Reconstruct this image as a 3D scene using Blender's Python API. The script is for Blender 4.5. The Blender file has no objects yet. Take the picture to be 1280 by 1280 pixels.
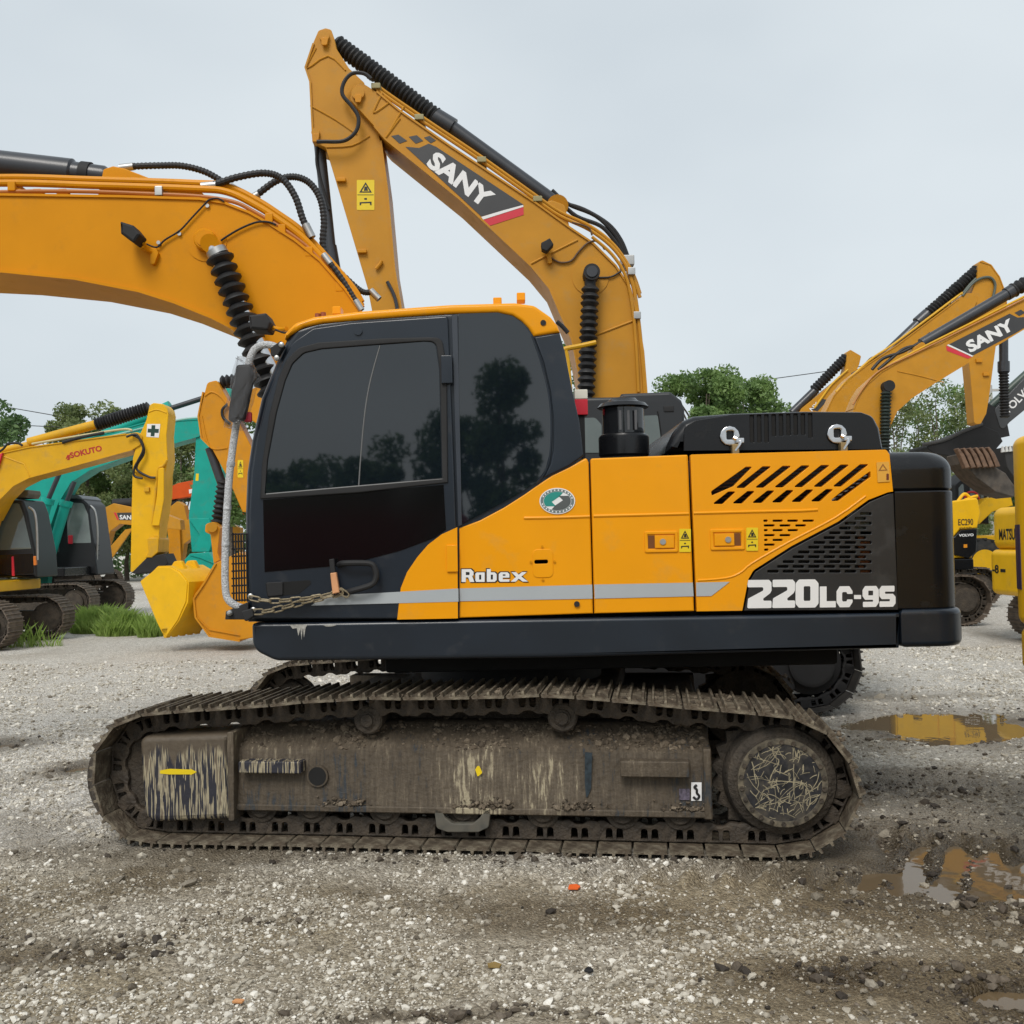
import bpy, bmesh, math, random
import numpy as np
from mathutils import Vector, Matrix

random.seed(7)
S = bpy.context.scene
COL = S.collection

# ------------------------------------------------------------------ camera
FPX, HY, ROLL, H = 1300.0, 680.0, 0.019, 1.70        # focal length, horizon row, roll, eye height
_p = math.atan((HY - 640) / FPX)
CF = np.array([0, math.cos(_p), math.sin(_p)])
_U0 = np.array([0, -math.sin(_p), math.cos(_p)])
_R0 = np.array([1.0, 0, 0])
CU = math.cos(ROLL) * _U0 + math.sin(ROLL) * _R0
CR = math.cos(ROLL) * _R0 - math.sin(ROLL) * _U0
CO = np.array([0, 0, H])
cam = bpy.data.cameras.new('camera')
cam.sensor_width = 36.0
cam.lens = 36.0 * FPX / 1280.0
cam.clip_start = 0.05
cam.clip_end = 2000
camo = bpy.data.objects.new('camera', cam)
COL.objects.link(camo)
camo.matrix_world = Matrix(((CR[0], CU[0], -CF[0], 0), (CR[1], CU[1], -CF[1], 0), (CR[2], CU[2], -CF[2], H), (0, 0, 0, 1)))
S.camera = camo

# ------------------------------------------------------------------ light
SUN_EL, SUN_AZ = math.radians(48), math.radians(197)     # direction the light comes from: behind the camera, a little left
W = bpy.data.worlds.new('World')
S.world = W
W.use_nodes = True
wn, wl = W.node_tree.nodes, W.node_tree.links
wn.clear()
wout = wn.new('ShaderNodeOutputWorld')
wbg = wn.new('ShaderNodeBackground')
sky = wn.new('ShaderNodeTexSky')
sky.sky_type = 'NISHITA'
sky.sun_disc = False
sky.sun_elevation = SUN_EL
sky.sun_rotation = SUN_AZ
sky.dust_density = 4.0
wbg.inputs['Strength'].default_value = 0.08
tc = wn.new('ShaderNodeTexCoord')
cn = wn.new('ShaderNodeTexNoise')
cn.inputs['Scale'].default_value = 1.6
cn.inputs['Detail'].default_value = 4
cn.inputs['Roughness'].default_value = 0.45
cr = wn.new('ShaderNodeValToRGB')
cr.color_ramp.elements[0].position = 0.34
cr.color_ramp.elements[0].color = (5.15, 5.75, 6.2, 1)
cr.color_ramp.elements[1].position = 0.66
cr.color_ramp.elements[1].color = (6.6, 7.15, 7.45, 1)
cm = wn.new('ShaderNodeMapping')
cm.inputs['Scale'].default_value = (1, 1, 2.2)
wl.new(tc.outputs['Generated'], cm.inputs['Vector'])
wl.new(cm.outputs['Vector'], cn.inputs['Vector'])
wl.new(cn.outputs['Fac'], cr.inputs['Fac'])
mx = wn.new('ShaderNodeMixRGB')
mx.inputs['Fac'].default_value = 0.9                     # an overcast deck over most of the clear sky
wl.new(sky.outputs['Color'], mx.inputs['Color1'])
wl.new(cr.outputs['Color'], mx.inputs['Color2'])
wl.new(mx.outputs['Color'], wbg.inputs['Color'])
wl.new(wbg.outputs['Background'], wout.inputs['Surface'])
sun = bpy.data.lights.new('sun', 'SUN')
sun.energy = 1.42
sun.angle = math.radians(25)
sun.color = (1.0, 0.96, 0.9)
suno = bpy.data.objects.new('sun', sun)
COL.objects.link(suno)
_sd = Vector((math.sin(SUN_AZ) * math.cos(SUN_EL), math.cos(SUN_AZ) * math.cos(SUN_EL), math.sin(SUN_EL)))
suno.rotation_euler = _sd.to_track_quat('Z', 'Y').to_euler()
S.view_settings.view_transform = 'Standard'
S.view_settings.look = 'None'
S.view_settings.exposure = 0.56
S.view_settings.gamma = 1.0
S.view_settings.use_curve_mapping = False
S.cycles.use_denoising = True
S.cycles.max_bounces = 6
S.cycles.diffuse_bounces = 3
S.cycles.transparent_max_bounces = 6

# ------------------------------------------------------------------ pixel rays -> real planes
def ray(x, y):
    return CF + CR * (x - 640) / FPX + CU * (640 - y) / FPX

def ground_at(x, y, z=0.0):
    d = ray(x, y)
    t = (z - H) / d[2]
    return CO + d * t

class Fr:
    """A machine's own frame: origin on the ground, u along it, v across it (negative towards the camera), z up."""
    def __init__(s, x, y, yaw=0.0):
        s.x, s.y, s.yaw = x, y, yaw
        s.c, s.s = math.cos(yaw), math.sin(yaw)
    def p(s, px, py, v):
        n = np.array([-s.s, s.c, 0.0])
        p0 = np.array([s.x, s.y, 0.0]) + n * v
        d = ray(px, py)
        t = np.dot(p0 - CO, n) / np.dot(d, n)
        q = CO + d * t - p0
        return Vector((q[0] * s.c + q[1] * s.s, v, q[2]))
    def uz(s, px, py, v):
        q = s.p(px, py, v)
        return (q.x, q.z)
    def poly(s, pts, v):
        return [s.uz(q[0], q[1], v) for q in fillet(pts)]
    def pts(s, pts, v):
        return [s.p(q[0], q[1], q[2] if len(q) > 2 else v) for q in pts]
    def k(s, px, v, x=640, y=640):
        a, b = s.p(x, y, v), s.p(x + px, y, v)
        return (b - a).length

def fillet(pts, n=6):
    out = []
    m = len(pts)
    for i, q in enumerate(pts):
        r = q[2] if len(q) > 2 else 0
        P = Vector(q[:2])
        if not r:
            out.append((P.x, P.y)); continue
        A, B = Vector(pts[i - 1][:2]) - P, Vector(pts[(i + 1) % m][:2]) - P
        la, lb = A.length, B.length
        A.normalize(); B.normalize()
        ang = A.angle(B)
        if ang > 3.1:
            out.append((P.x, P.y)); continue
        t = min(r / math.tan(ang / 2), la * 0.48, lb * 0.48)
        rr = t * math.tan(ang / 2)
        C = P + (A + B).normalized() * (rr / math.sin(ang / 2))
        a0, a1 = P + A * t - C, P + B * t - C
        t0, t1 = math.atan2(a0.y, a0.x), math.atan2(a1.y, a1.x)
        dt = (t1 - t0 + math.pi) % (2 * math.pi) - math.pi
        for k in range(n + 1):
            a = t0 + dt * k / n
            out.append((C.x + rr * math.cos(a), C.y + rr * math.sin(a)))
    return out

def smooth_path(pts, n=6, closed=False):
    P = [Vector(p) for p in pts]
    if len(P) < 3:
        return P
    out = []
    m = len(P)
    rng = range(m if closed else m - 1)
    for i in rng:
        if closed:
            a, b, c, d = P[i - 1], P[i], P[(i + 1) % m], P[(i + 2) % m]
        else:
            a, b, c, d = P[max(i - 1, 0)], P[i], P[i + 1], P[min(i + 2, m - 1)]
        for k in range(n):
            t = k / n
            out.append(0.5 * ((2 * b) + (c - a) * t + (2 * a - 5 * b + 4 * c - d) * t * t + (3 * b - a - 3 * c + d) * t ** 3))
    if not closed:
        out.append(P[-1])
    return out

# ------------------------------------------------------------------ materials
def new_mat(name):
    m = bpy.data.materials.new(name)
    m.use_nodes = True
    return m, m.node_tree.nodes, m.node_tree.links, m.node_tree.nodes['Principled BSDF']

def mat(name, col, rough=0.5, metal=0.0, coat=0.0, var=0.08, vscale=3.0, bump=0.0, bscale=60.0, dirt=None, ior=1.5, dirt_scale=5.0, spec=None):
    m, n, l, b = new_mat(name)
    b.inputs['Roughness'].default_value = rough
    b.inputs['Metallic'].default_value = metal
    b.inputs['Coat Weight'].default_value = coat
    b.inputs['Coat Roughness'].default_value = 0.08
    b.inputs['IOR'].default_value = ior
    b.inputs['Specular IOR Level'].default_value = spec if spec is not None else (0.22 if 'paint' in name and max(col) > .2 else 0.5)
    tcn = n.new('ShaderNodeTexCoord')
    nz = n.new('ShaderNodeTexNoise')
    nz.inputs['Scale'].default_value = vscale
    nz.inputs['Detail'].default_value = 6
    l.new(tcn.outputs['Object'], nz.inputs['Vector'])
    rp = n.new('ShaderNodeValToRGB')
    rp.color_ramp.elements[0].position = 0.3
    rp.color_ramp.elements[1].position = 0.7
    rp.color_ramp.elements[0].color = tuple(c * (1 - var) for c in col) + (1,)
    rp.color_ramp.elements[1].color = tuple(min(1, c * (1 + var)) for c in col) + (1,)
    l.new(nz.outputs['Fac'], rp.inputs['Fac'])
    out = rp.outputs['Color']
    if dirt:
        dc, amt = dirt
        n2 = n.new('ShaderNodeTexNoise')
        n2.inputs['Scale'].default_value = dirt_scale
        n2.inputs['Detail'].default_value = 9
        n2.inputs['Roughness'].default_value = 0.65
        l.new(tcn.outputs['Object'], n2.inputs['Vector'])
        r2 = n.new('ShaderNodeValToRGB')
        r2.color_ramp.elements[0].position = max(0.0, 0.62 - amt * 0.5)
        r2.color_ramp.elements[1].position = min(1.0, 0.80 - amt * 0.35)
        r2.color_ramp.elements[0].color = (0, 0, 0, 1)
        g = min(1.0, 0.35 + amt * 0.8)
        r2.color_ramp.elements[1].color = (g, g, g, 1)
        l.new(n2.outputs['Fac'], r2.inputs['Fac'])
        mixn = n.new('ShaderNodeMixRGB')
        l.new(r2.outputs['Color'], mixn.inputs['Fac'])
        l.new(out, mixn.inputs['Color1'])
        mixn.inputs['Color2'].default_value = tuple(dc) + (1,)
        out = mixn.outputs['Color']
        mr = n.new('ShaderNodeMapRange')
        mr.inputs['To Min'].default_value = rough
        mr.inputs['To Max'].default_value = 0.9
        l.new(r2.outputs['Color'], mr.inputs['Value'])
        l.new(mr.outputs['Result'], b.inputs['Roughness'])
    l.new(out, b.inputs['Base Color'])
    if bump:
        n3 = n.new('ShaderNodeTexNoise')
        n3.inputs['Scale'].default_value = bscale
        n3.inputs['Detail'].default_value = 5
        l.new(tcn.outputs['Object'], n3.inputs['Vector'])
        bp = n.new('ShaderNodeBump')
        bp.inputs['Strength'].default_value = bump
        bp.inputs['Distance'].default_value = 0.02
        l.new(n3.outputs['Fac'], bp.inputs['Height'])
        l.new(bp.outputs['Normal'], b.inputs['Normal'])
    return m

DUST = (0.30, 0.25, 0.19)
MUDC = (0.105, 0.080, 0.055)
ORANGE = mat('orange_paint', (0.84, 0.335, 0.004), 0.32, coat=0.08, var=0.03, dirt=((0.55, 0.30, 0.06), 0.10), bump=0.02, bscale=3)
BOOMO = mat('boom_orange_paint', (0.66, 0.262, 0.004), 0.36, coat=0.0, spec=0.15, var=0.05, dirt=((0.44, 0.20, 0.02), 0.08), bump=0.03, bscale=4)  # a darker tone than the body orange
NAVY = mat('navy_black_paint', (0.0105, 0.0165, 0.026), 0.30, coat=0.12, var=0.15, dirt=((0.045, 0.044, 0.043), 0.10), bump=0.02, bscale=3)
BLACKP = mat('black_paint', (0.008, 0.0085, 0.010), 0.26, coat=0.04, spec=0.36, var=0.15, dirt=((0.035, 0.034, 0.032), 0.10), bump=0.02, bscale=3)
MATTE = mat('matte_black', (0.012, 0.012, 0.013), 0.7, var=0.3)
DARKIN = mat('dark_interior_and_shade', (0.008, 0.008, 0.008), 0.9, var=0.3)  # near-black stands for the shade inside openings and under the deck
RUBBER = mat('black_rubber', (0.012, 0.012, 0.013), 0.55, var=0.25, dirt=((0.05, 0.047, 0.042), 0.12))
BARREL = mat('dark_grey_cylinder_paint', (0.032, 0.035, 0.042), 0.36, coat=0.15, var=0.2)
STEEL = mat('bright_steel', (0.62, 0.62, 0.63), 0.22, metal=1.0, var=0.1)
ZINC = mat('dull_zinc', (0.45, 0.45, 0.44), 0.42, metal=0.9, var=0.2, dirt=(DUST, 0.1))
GLASS = mat('tinted_window_glass', (0.006, 0.0095, 0.0135), 0.025, var=0.1, ior=1.75, bump=0.010, bscale=1.3)
GLASS2 = mat('grey_reflection_glass', (0.10, 0.125, 0.12), 0.05, var=0.1, ior=1.7)  # opaque pane; grey base stands in for reflected sky
GREYS = mat('silver_grey_stripe', (0.40, 0.43, 0.45), 0.4, var=0.03)
WHITEP = mat('white_lettering', (0.80, 0.80, 0.80), 0.4, var=0.03)
BLACKL = mat('black_lettering', (0.012, 0.012, 0.012), 0.4, var=0.05)
REDP = mat('red_decal', (0.62, 0.03, 0.05), 0.4, var=0.05)
DECAL = mat('charcoal_decal', (0.045, 0.045, 0.047), 0.4, var=0.08)
STICKY = mat('yellow_sticker', (0.80, 0.58, 0.01), 0.4, var=0.04)
OCHRE = mat('ochre_paint', (0.53, 0.245, 0.022), 0.42, coat=0.03, var=0.06, dirt=((0.40, 0.25, 0.09), 0.16), bump=0.03, bscale=4)
OCHRED = mat('deep_ochre_paint', (0.60, 0.25, 0.012), 0.42, coat=0.03, var=0.06, dirt=((0.35, 0.2, 0.07), 0.2))
YELLOW = mat('yellow_paint', (0.78, 0.44, 0.010), 0.42, coat=0.03, var=0.06, dirt=((0.5, 0.33, 0.08), 0.16))
YELLOW2 = mat('warm_yellow_paint', (0.66, 0.36, 0.014), 0.42, coat=0.03, var=0.06, dirt=((0.40, 0.26, 0.08), 0.2))
TEAL = mat('teal_paint', (0.012, 0.33, 0.265), 0.42, coat=0.03, var=0.07, dirt=((0.10, 0.22, 0.17), 0.16))
REDO = mat('red_orange_paint', (0.62, 0.085, 0.012), 0.42, var=0.06)
TAPE = mat('orange_tape', (0.62, 0.30, 0.14), 0.6, var=0.15)
PLASTIC = mat('clear_wrap_plastic', (0.45, 0.46, 0.47), 0.18, var=0.25, vscale=30, bump=0.6, bscale=45)
BUBBLE = mat('bubble_wrap', (0.60, 0.61, 0.62), 0.3, var=0.4, vscale=120, bump=0.8, bscale=160)
MUD = mat('dried_mud', MUDC, 0.9, var=0.35, vscale=9, dirt=((0.17, 0.135, 0.095), 0.35), dirt_scale=14, bump=0.9, bscale=55)
MUDDARK = mat('damp_dark_mud', (0.05, 0.04, 0.03), 0.8, var=0.4, vscale=9, dirt=(MUDC, 0.3), bump=0.8, bscale=45)
SHOE = mat('muddy_shoe_steel', (0.088, 0.066, 0.044), 0.66, var=0.3, vscale=7, dirt=((0.29, 0.25, 0.18), 0.40), dirt_scale=11, bump=0.7, bscale=50)
SHOEBG = mat('rusty_shoe_steel', (0.13, 0.10, 0.075), 0.7, var=0.3, vscale=7, dirt=((0.24, 0.19, 0.14), 0.3), bump=0.3)
RUST = mat('rusty_bucket_steel', (0.16, 0.095, 0.06), 0.75, var=0.3, vscale=12)
RUBWHITE = mat('cream_lamp', (0.75, 0.72, 0.62), 0.4, var=0.04)
TYRE = mat('tyre_rubber', (0.02, 0.02, 0.02), 0.8, var=0.3, dirt=((0.09, 0.08, 0.065), 0.3))
BARK = mat('bark', (0.11, 0.09, 0.07), 0.9, var=0.3, vscale=8, bump=0.6, bscale=30)
CONCRETE = mat('concrete_pole', (0.42, 0.41, 0.39), 0.85, var=0.1)

def drip_mat():
    """Guard plate: mud baked on at the top, cream and navy paint showing through in runs below."""
    m, n, l, b = new_mat('mud_washed_off_in_streaks')
    b.inputs['Roughness'].default_value = 0.62
    t = n.new('ShaderNodeTexCoord')
    mp = n.new('ShaderNodeMapping')
    mp.inputs['Scale'].default_value = (1, 0.2, 0.055)
    l.new(t.outputs['Object'], mp.inputs['Vector'])
    a = n.new('ShaderNodeTexNoise'); a.inputs['Scale'].default_value = 88; a.inputs['Detail'].default_value = 2
    l.new(mp.outputs['Vector'], a.inputs['Vector'])
    r = n.new('ShaderNodeValToRGB')
    e = r.color_ramp.elements
    e[0].position = 0.0; e[0].color = (0.018, 0.018, 0.028, 1)
    e[1].position = 0.50; e[1].color = (0.022, 0.022, 0.032, 1)
    q = e.new(0.525); q.color = (0.33, 0.28, 0.185, 1)
    q = e.new(0.60); q.color = (0.38, 0.33, 0.22, 1)
    q = e.new(0.64); q.color = (0.13, 0.10, 0.07, 1)
    l.new(a.outputs['Fac'], r.inputs['Fac'])
    sx = n.new('ShaderNodeSeparateXYZ'); l.new(t.outputs['Object'], sx.inputs[0])
    b2 = n.new('ShaderNodeTexNoise'); b2.inputs['Scale'].default_value = 16; b2.inputs['Detail'].default_value = 5
    mp2 = n.new('ShaderNodeMapping'); mp2.inputs['Scale'].default_value = (1, 1, 0.25)
    l.new(t.outputs['Object'], mp2.inputs['Vector']); l.new(mp2.outputs['Vector'], b2.inputs['Vector'])
    ad = n.new('ShaderNodeMath'); ad.operation = 'MULTIPLY_ADD'
    ad.inputs[1].default_value = 0.30
    l.new(b2.outputs['Fac'], ad.inputs[0]); l.new(sx.outputs['Z'], ad.inputs[2])
    r3 = n.new('ShaderNodeMapRange'); r3.inputs['From Min'].default_value = 0.655; r3.inputs['From Max'].default_value = 0.70
    l.new(ad.outputs[0], r3.inputs['Value'])
    c2 = n.new('ShaderNodeTexNoise'); c2.inputs['Scale'].default_value = 25; c2.inputs['Detail'].default_value = 6
    l.new(t.outputs['Object'], c2.inputs['Vector'])
    r4 = n.new('ShaderNodeValToRGB'); r4.color_ramp.elements[0].color = (0.068, 0.051, 0.034, 1); r4.color_ramp.elements[1].color = (0.125, 0.098, 0.068, 1)
    l.new(c2.outputs['Fac'], r4.inputs['Fac'])
    mxn = n.new('ShaderNodeMixRGB')
    l.new(r3.outputs['Result'], mxn.inputs['Fac']); l.new(r.outputs['Color'], mxn.inputs['Color1']); l.new(r4.outputs['Color'], mxn.inputs['Color2'])
    l.new(mxn.outputs['Color'], b.inputs['Base Color'])
    bp = n.new('ShaderNodeBump'); bp.inputs['Strength'].default_value = 0.5; bp.inputs['Distance'].default_value = 0.01
    l.new(c2.outputs['Fac'], bp.inputs['Height']); l.new(bp.outputs['Normal'], b.inputs['Normal'])
    return m
DRIP = drip_mat()

def frame_mat():
    """Track frame: brown mud film with vertical runs, patches of cream and dark blue paint."""
    m, n, l, b = new_mat('muddy_frame_with_runs')
    b.inputs['Roughness'].default_value = 0.7
    t = n.new('ShaderNodeTexCoord')
    mp = n.new('ShaderNodeMapping'); mp.inputs['Scale'].default_value = (1, 0.3, 0.12)
    l.new(t.outputs['Object'], mp.inputs['Vector'])
    a = n.new('ShaderNodeTexNoise'); a.inputs['Scale'].default_value = 55; a.inputs['Detail'].default_value = 5; a.inputs['Roughness'].default_value = 0.7
    l.new(mp.outputs['Vector'], a.inputs['Vector'])
    g = n.new('ShaderNodeTexNoise'); g.inputs['Scale'].default_value = 2.6; g.inputs['Detail'].default_value = 3
    l.new(t.outputs['Object'], g.inputs['Vector'])
    mg = n.new('ShaderNodeMath'); mg.operation = 'MULTIPLY_ADD'; mg.inputs[1].default_value = 0.62
    l.new(a.outputs['Fac'], mg.inputs[0])
    mg2 = n.new('ShaderNodeMath'); mg2.operation = 'MULTIPLY_ADD'; mg2.inputs[1].default_value = 0.45; mg2.inputs[2].default_value = -0.03
    l.new(g.outputs['Fac'], mg2.inputs[0]); l.new(mg2.outputs[0], mg.inputs[2])
    r = n.new('ShaderNodeValToRGB')
    e = r.color_ramp.elements
    e[0].position = 0.20; e[0].color = (0.018, 0.030, 0.045, 1)
    e[1].position = 0.375; e[1].color = (0.035, 0.04, 0.045, 1)
    q = e.new(0.43); q.color = (0.066, 0.050, 0.033, 1)
    q = e.new(0.56); q.color = (0.098, 0.076, 0.052, 1)
    q = e.new(0.63); q.color = (0.15, 0.12, 0.083, 1)
    q = e.new(0.675); q.color = (0.36, 0.31, 0.21, 1)
    sx = n.new('ShaderNodeSeparateXYZ'); l.new(t.outputs['Object'], sx.inputs[0])
    px_ = n.new('ShaderNodeValToRGB'); pe_ = px_.color_ramp.elements
    stops = ((0.0, .50), (.10, .44), (.165, .30), (.215, .34), (.25, .52), (.36, .60), (.42, .78), (.475, .72), (.52, .52), (.60, .56), (.70, .47), (.74, .36), (.78, .50), (.93, .42), (1.0, .52))
    while len(pe_) < len(stops): pe_.new(.5)
    for k, (p, v) in enumerate(stops): pe_[k].position = p; pe_[k].color = (v, v, v, 1)
    mr_ = n.new('ShaderNodeMapRange'); mr_.inputs['From Min'].default_value = -1.42; mr_.inputs['From Max'].default_value = 1.25
    l.new(sx.outputs['X'], mr_.inputs['Value']); l.new(mr_.outputs['Result'], px_.inputs['Fac'])
    zf = n.new('ShaderNodeMapRange'); zf.inputs['From Min'].default_value = .62; zf.inputs['From Max'].default_value = .50; zf.inputs['To Min'].default_value = 0.0; zf.inputs['To Max'].default_value = .62
    l.new(sx.outputs['Z'], zf.inputs['Value'])
    of = n.new('ShaderNodeMath'); of.operation = 'SUBTRACT'; of.inputs[1].default_value = .5
    l.new(px_.outputs['Color'], of.inputs[0])
    om = n.new('ShaderNodeMath'); om.operation = 'MULTIPLY'; l.new(of.outputs[0], om.inputs[0]); l.new(zf.outputs['Result'], om.inputs[1])
    fa = n.new('ShaderNodeMath'); fa.operation = 'ADD'; l.new(mg.outputs[0], fa.inputs[0]); l.new(om.outputs[0], fa.inputs[1])
    l.new(fa.outputs[0], r.inputs['Fac'])
    l.new(r.outputs['Color'], b.inputs['Base Color'])
    c2 = n.new('ShaderNodeTexNoise'); c2.inputs['Scale'].default_value = 40; c2.inputs['Detail'].default_value = 6
    l.new(t.outputs['Object'], c2.inputs['Vector'])
    bp = n.new('ShaderNodeBump'); bp.inputs['Strength'].default_value = 0.6; bp.inputs['Distance'].default_value = 0.012
    l.new(c2.outputs['Fac'], bp.inputs['Height']); l.new(bp.outputs['Normal'], b.inputs['Normal'])
    return m
FRAMEM = frame_mat()


# ------------------------------------------------------------------ object helpers
def shade(me, ang=32):
    me.polygons.foreach_set('use_smooth', [True] * len(me.polygons))
    me.set_sharp_from_angle(angle=math.radians(ang))

def obj(name, data, material=None, parent=None, **props):
    if isinstance(data, bmesh.types.BMesh):
        me = bpy.data.meshes.new(name)
        data.to_mesh(me); data.free()
        shade(me)
        data = me
        o = bpy.data.objects.new(name, data)
        wn_ = o.modifiers.new('even_faces', 'WEIGHTED_NORMAL'); wn_.keep_sharp = True; wn_.weight = 80
    else:
        o = bpy.data.objects.new(name, data)
    COL.objects.link(o)
    if material:
        if data.materials: data.materials[0] = material
        else: data.materials.append(material)
    if parent: o.parent = parent
    for k, v in props.items(): o[k] = v
    return o

def thing(name, label, cat, x=0, y=0, yaw=0, group=None, z=0):
    o = bpy.data.objects.new(name, None)
    o.empty_display_size = 0.3
    COL.objects.link(o)
    o.location = (x, y, z); o.rotation_euler = (0, 0, yaw)
    o['label'] = label; o['category'] = cat
    if group: o['group'] = group
    return o

def inst(src, name, parent, M):
    o = bpy.data.objects.new(name, src.data)
    COL.objects.link(o)
    o.parent = parent
    o.matrix_local = M
    return o

_tmp = None
def curve_mesh(loops, half, bevel, res=2):
    cu = bpy.data.curves.new('outline', 'CURVE')
    cu.dimensions = '2D'; cu.fill_mode = 'BOTH'
    for lp in loops:
        sp = cu.splines.new('POLY')
        sp.points.add(len(lp) - 1)
        sp.points.foreach_set('co', [c for q in lp for c in (q[0], q[1], 0, 1)])
        sp.use_cyclic_u = True
    bevel = min(bevel, half * 0.95)
    cu.extrude = half - bevel; cu.bevel_depth = bevel; cu.bevel_resolution = res; cu.offset = -bevel
    ob = bpy.data.objects.new('outline', cu)
    me = bpy.data.meshes.new_from_object(ob)
    bpy.data.objects.remove(ob); bpy.data.curves.remove(cu)
    return me

def to_bm(me, M=None):
    bm = bmesh.new(); bm.from_mesh(me); bpy.data.meshes.remove(me)
    bmesh.ops.remove_doubles(bm, verts=bm.verts, dist=1e-5)
    if M is not None: bm.transform(M)
    bmesh.ops.recalc_face_normals(bm, faces=bm.faces)
    return bm

def plate(poly, v0, v1, bevel=0.0, holes=(), res=2):
    """Side outline (u,z) with real thickness from v0 to v1."""
    me = curve_mesh([poly] + list(holes), abs(v1 - v0) / 2, bevel, res)
    vm = (v0 + v1) / 2
    return to_bm(me, Matrix(((1, 0, 0, 0), (0, 0, -1, vm), (0, 1, 0, 0), (0, 0, 0, 1))))

def slab(poly, z0, z1, bevel=0.0, res=2, holes=()):
    """Plan outline (u,v) from z0 to z1."""
    me = curve_mesh([poly] + list(holes), abs(z1 - z0) / 2, bevel, res)
    return to_bm(me, Matrix.Translation((0, 0, (z0 + z1) / 2)))

def section(poly, u0, u1, bevel=0.0, res=2):
    """Cross outline (v,z) drawn along u."""
    me = curve_mesh([poly], abs(u1 - u0) / 2, bevel, res)
    return to_bm(me, Matrix(((0, 0, 1, (u0 + u1) / 2), (1, 0, 0, 0), (0, 1, 0, 0), (0, 0, 0, 1))))

def join(*bms):
    a = bms[0]
    for b in bms[1:]:
        me = bpy.data.meshes.new('j'); b.to_mesh(me); b.free(); a.from_mesh(me); bpy.data.meshes.remove(me)
    return a

def box(u0, u1, v0, v1, z0, z1, bevel=0.0, seg=2):
    bm = bmesh.new()
    bmesh.ops.create_cube(bm, size=1)
    bm.transform(Matrix.Translation(((u0 + u1) / 2, (v0 + v1) / 2, (z0 + z1) / 2)) @ Matrix.Diagonal((abs(u1 - u0), abs(v1 - v0), abs(z1 - z0), 1)))
    if bevel:
        bmesh.ops.bevel(bm, geom=bm.edges[:], offset=bevel, segments=seg, affect='EDGES', profile=0.5)
    return bm

def basis(d):
    d = d.normalized()
    a = Vector((0, 0, 1)) if abs(d.z) < 0.9 else Vector((0, 1, 0))
    x = d.cross(a).normalized()
    return x, d.cross(x).normalized()

def sweep(rings, closed=False, caps=True, bm=None):
    bm = bm or bmesh.new()
    vs = [[bm.verts.new(p) for p in r] for r in rings]
    n = len(vs[0])
    m = len(vs)
    for i in range(m if closed else m - 1):
        A, B = vs[i], vs[(i + 1) % m]
        for k in range(n):
            bm.faces.new((A[k], A[(k + 1) % n], B[(k + 1) % n], B[k]))
    if caps and not closed:
        bm.faces.new(vs[0][::-1]); bm.faces.new(vs[-1])
    bmesh.ops.recalc_face_normals(bm, faces=bm.faces)
    return bm

def tube(pts, r, n=10, closed=False, sm=6, bm=None):
    P = smooth_path(pts, sm, closed) if sm else [Vector(p) for p in pts]
    m = len(P)
    rings = []
    prev = None
    for i, p in enumerate(P):
        d = (P[(i + 1) % m] - P[i - 1]) if closed else (P[min(i + 1, m - 1)] - P[max(i - 1, 0)])
        d.normalize()
        if prev is None: x, _ = basis(d)
        else: x = (prev - d * prev.dot(d)).normalized()
        prev = x
        y = d.cross(x)
        rr = r[min(i, len(r) - 1)] if isinstance(r, (list, tuple)) else r
        rings.append([p + (x * math.cos(2 * math.pi * k / n) + y * math.sin(2 * math.pi * k / n)) * rr for k in range(n)])
    return sweep(rings, closed, True, bm)

def lathe(p0, p1, prof, n=20, bm=None):
    """prof: (t, r) with t a share of p0->p1."""
    p0, p1 = Vector(p0), Vector(p1)
    x, y = basis(p1 - p0)
    rings = [[p0.lerp(p1, t) + (x * math.cos(2 * math.pi * k / n) + y * math.sin(2 * math.pi * k / n)) * max(r, 1e-4) for k in range(n)] for t, r in prof]
    return sweep(rings, False, True, bm)

def cyl(p0, p1, r, r1=None, n=20, bm=None):
    return lathe(p0, p1, [(0, r), (1, r if r1 is None else r1)], n, bm)

def bellows(p0, p1, r, depth, n, seg=18, bm=None):
    pr = []
    for i in range(n):
        pr += [(i / n, r - depth), ((i + 0.42) / n, r * random.uniform(0.94, 1.05)), ((i + 0.58) / n, r)]
    pr.append((1, r - depth))
    return lathe(p0, p1, pr, seg, bm)

def ribbon(path, v0, v1, t):
    """A bent strip of plate following (u,z) points."""
    P = [Vector(p) for p in path]
    rings = []
    for i, p in enumerate(P):
        d = (P[min(i + 1, len(P) - 1)] - P[max(i - 1, 0)]).normalized()
        nrm = Vector((-d.y, d.x)) * t / 2
        a, b = p + nrm, p - nrm
        rings.append([(a.x, v0, a.y), (a.x, v1, a.y), (b.x, v1, b.y), (b.x, v0, b.y)])
    return sweep(rings)

def text_mesh(s, bold=0.0, shear=0.0, spacing=1.0):
    cu = bpy.data.curves.new('t', 'FONT')
    cu.body = s; cu.size = 1.0; cu.offset = bold; cu.shear = shear; cu.space_character = spacing
    cu.extrude = 0.0
    cu.resolution_u = 3
    ob = bpy.data.objects.new('t', cu)
    me = bpy.data.meshes.new_from_object(ob)
    bpy.data.objects.remove(ob); bpy.data.curves.remove(cu)
    return me

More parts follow.
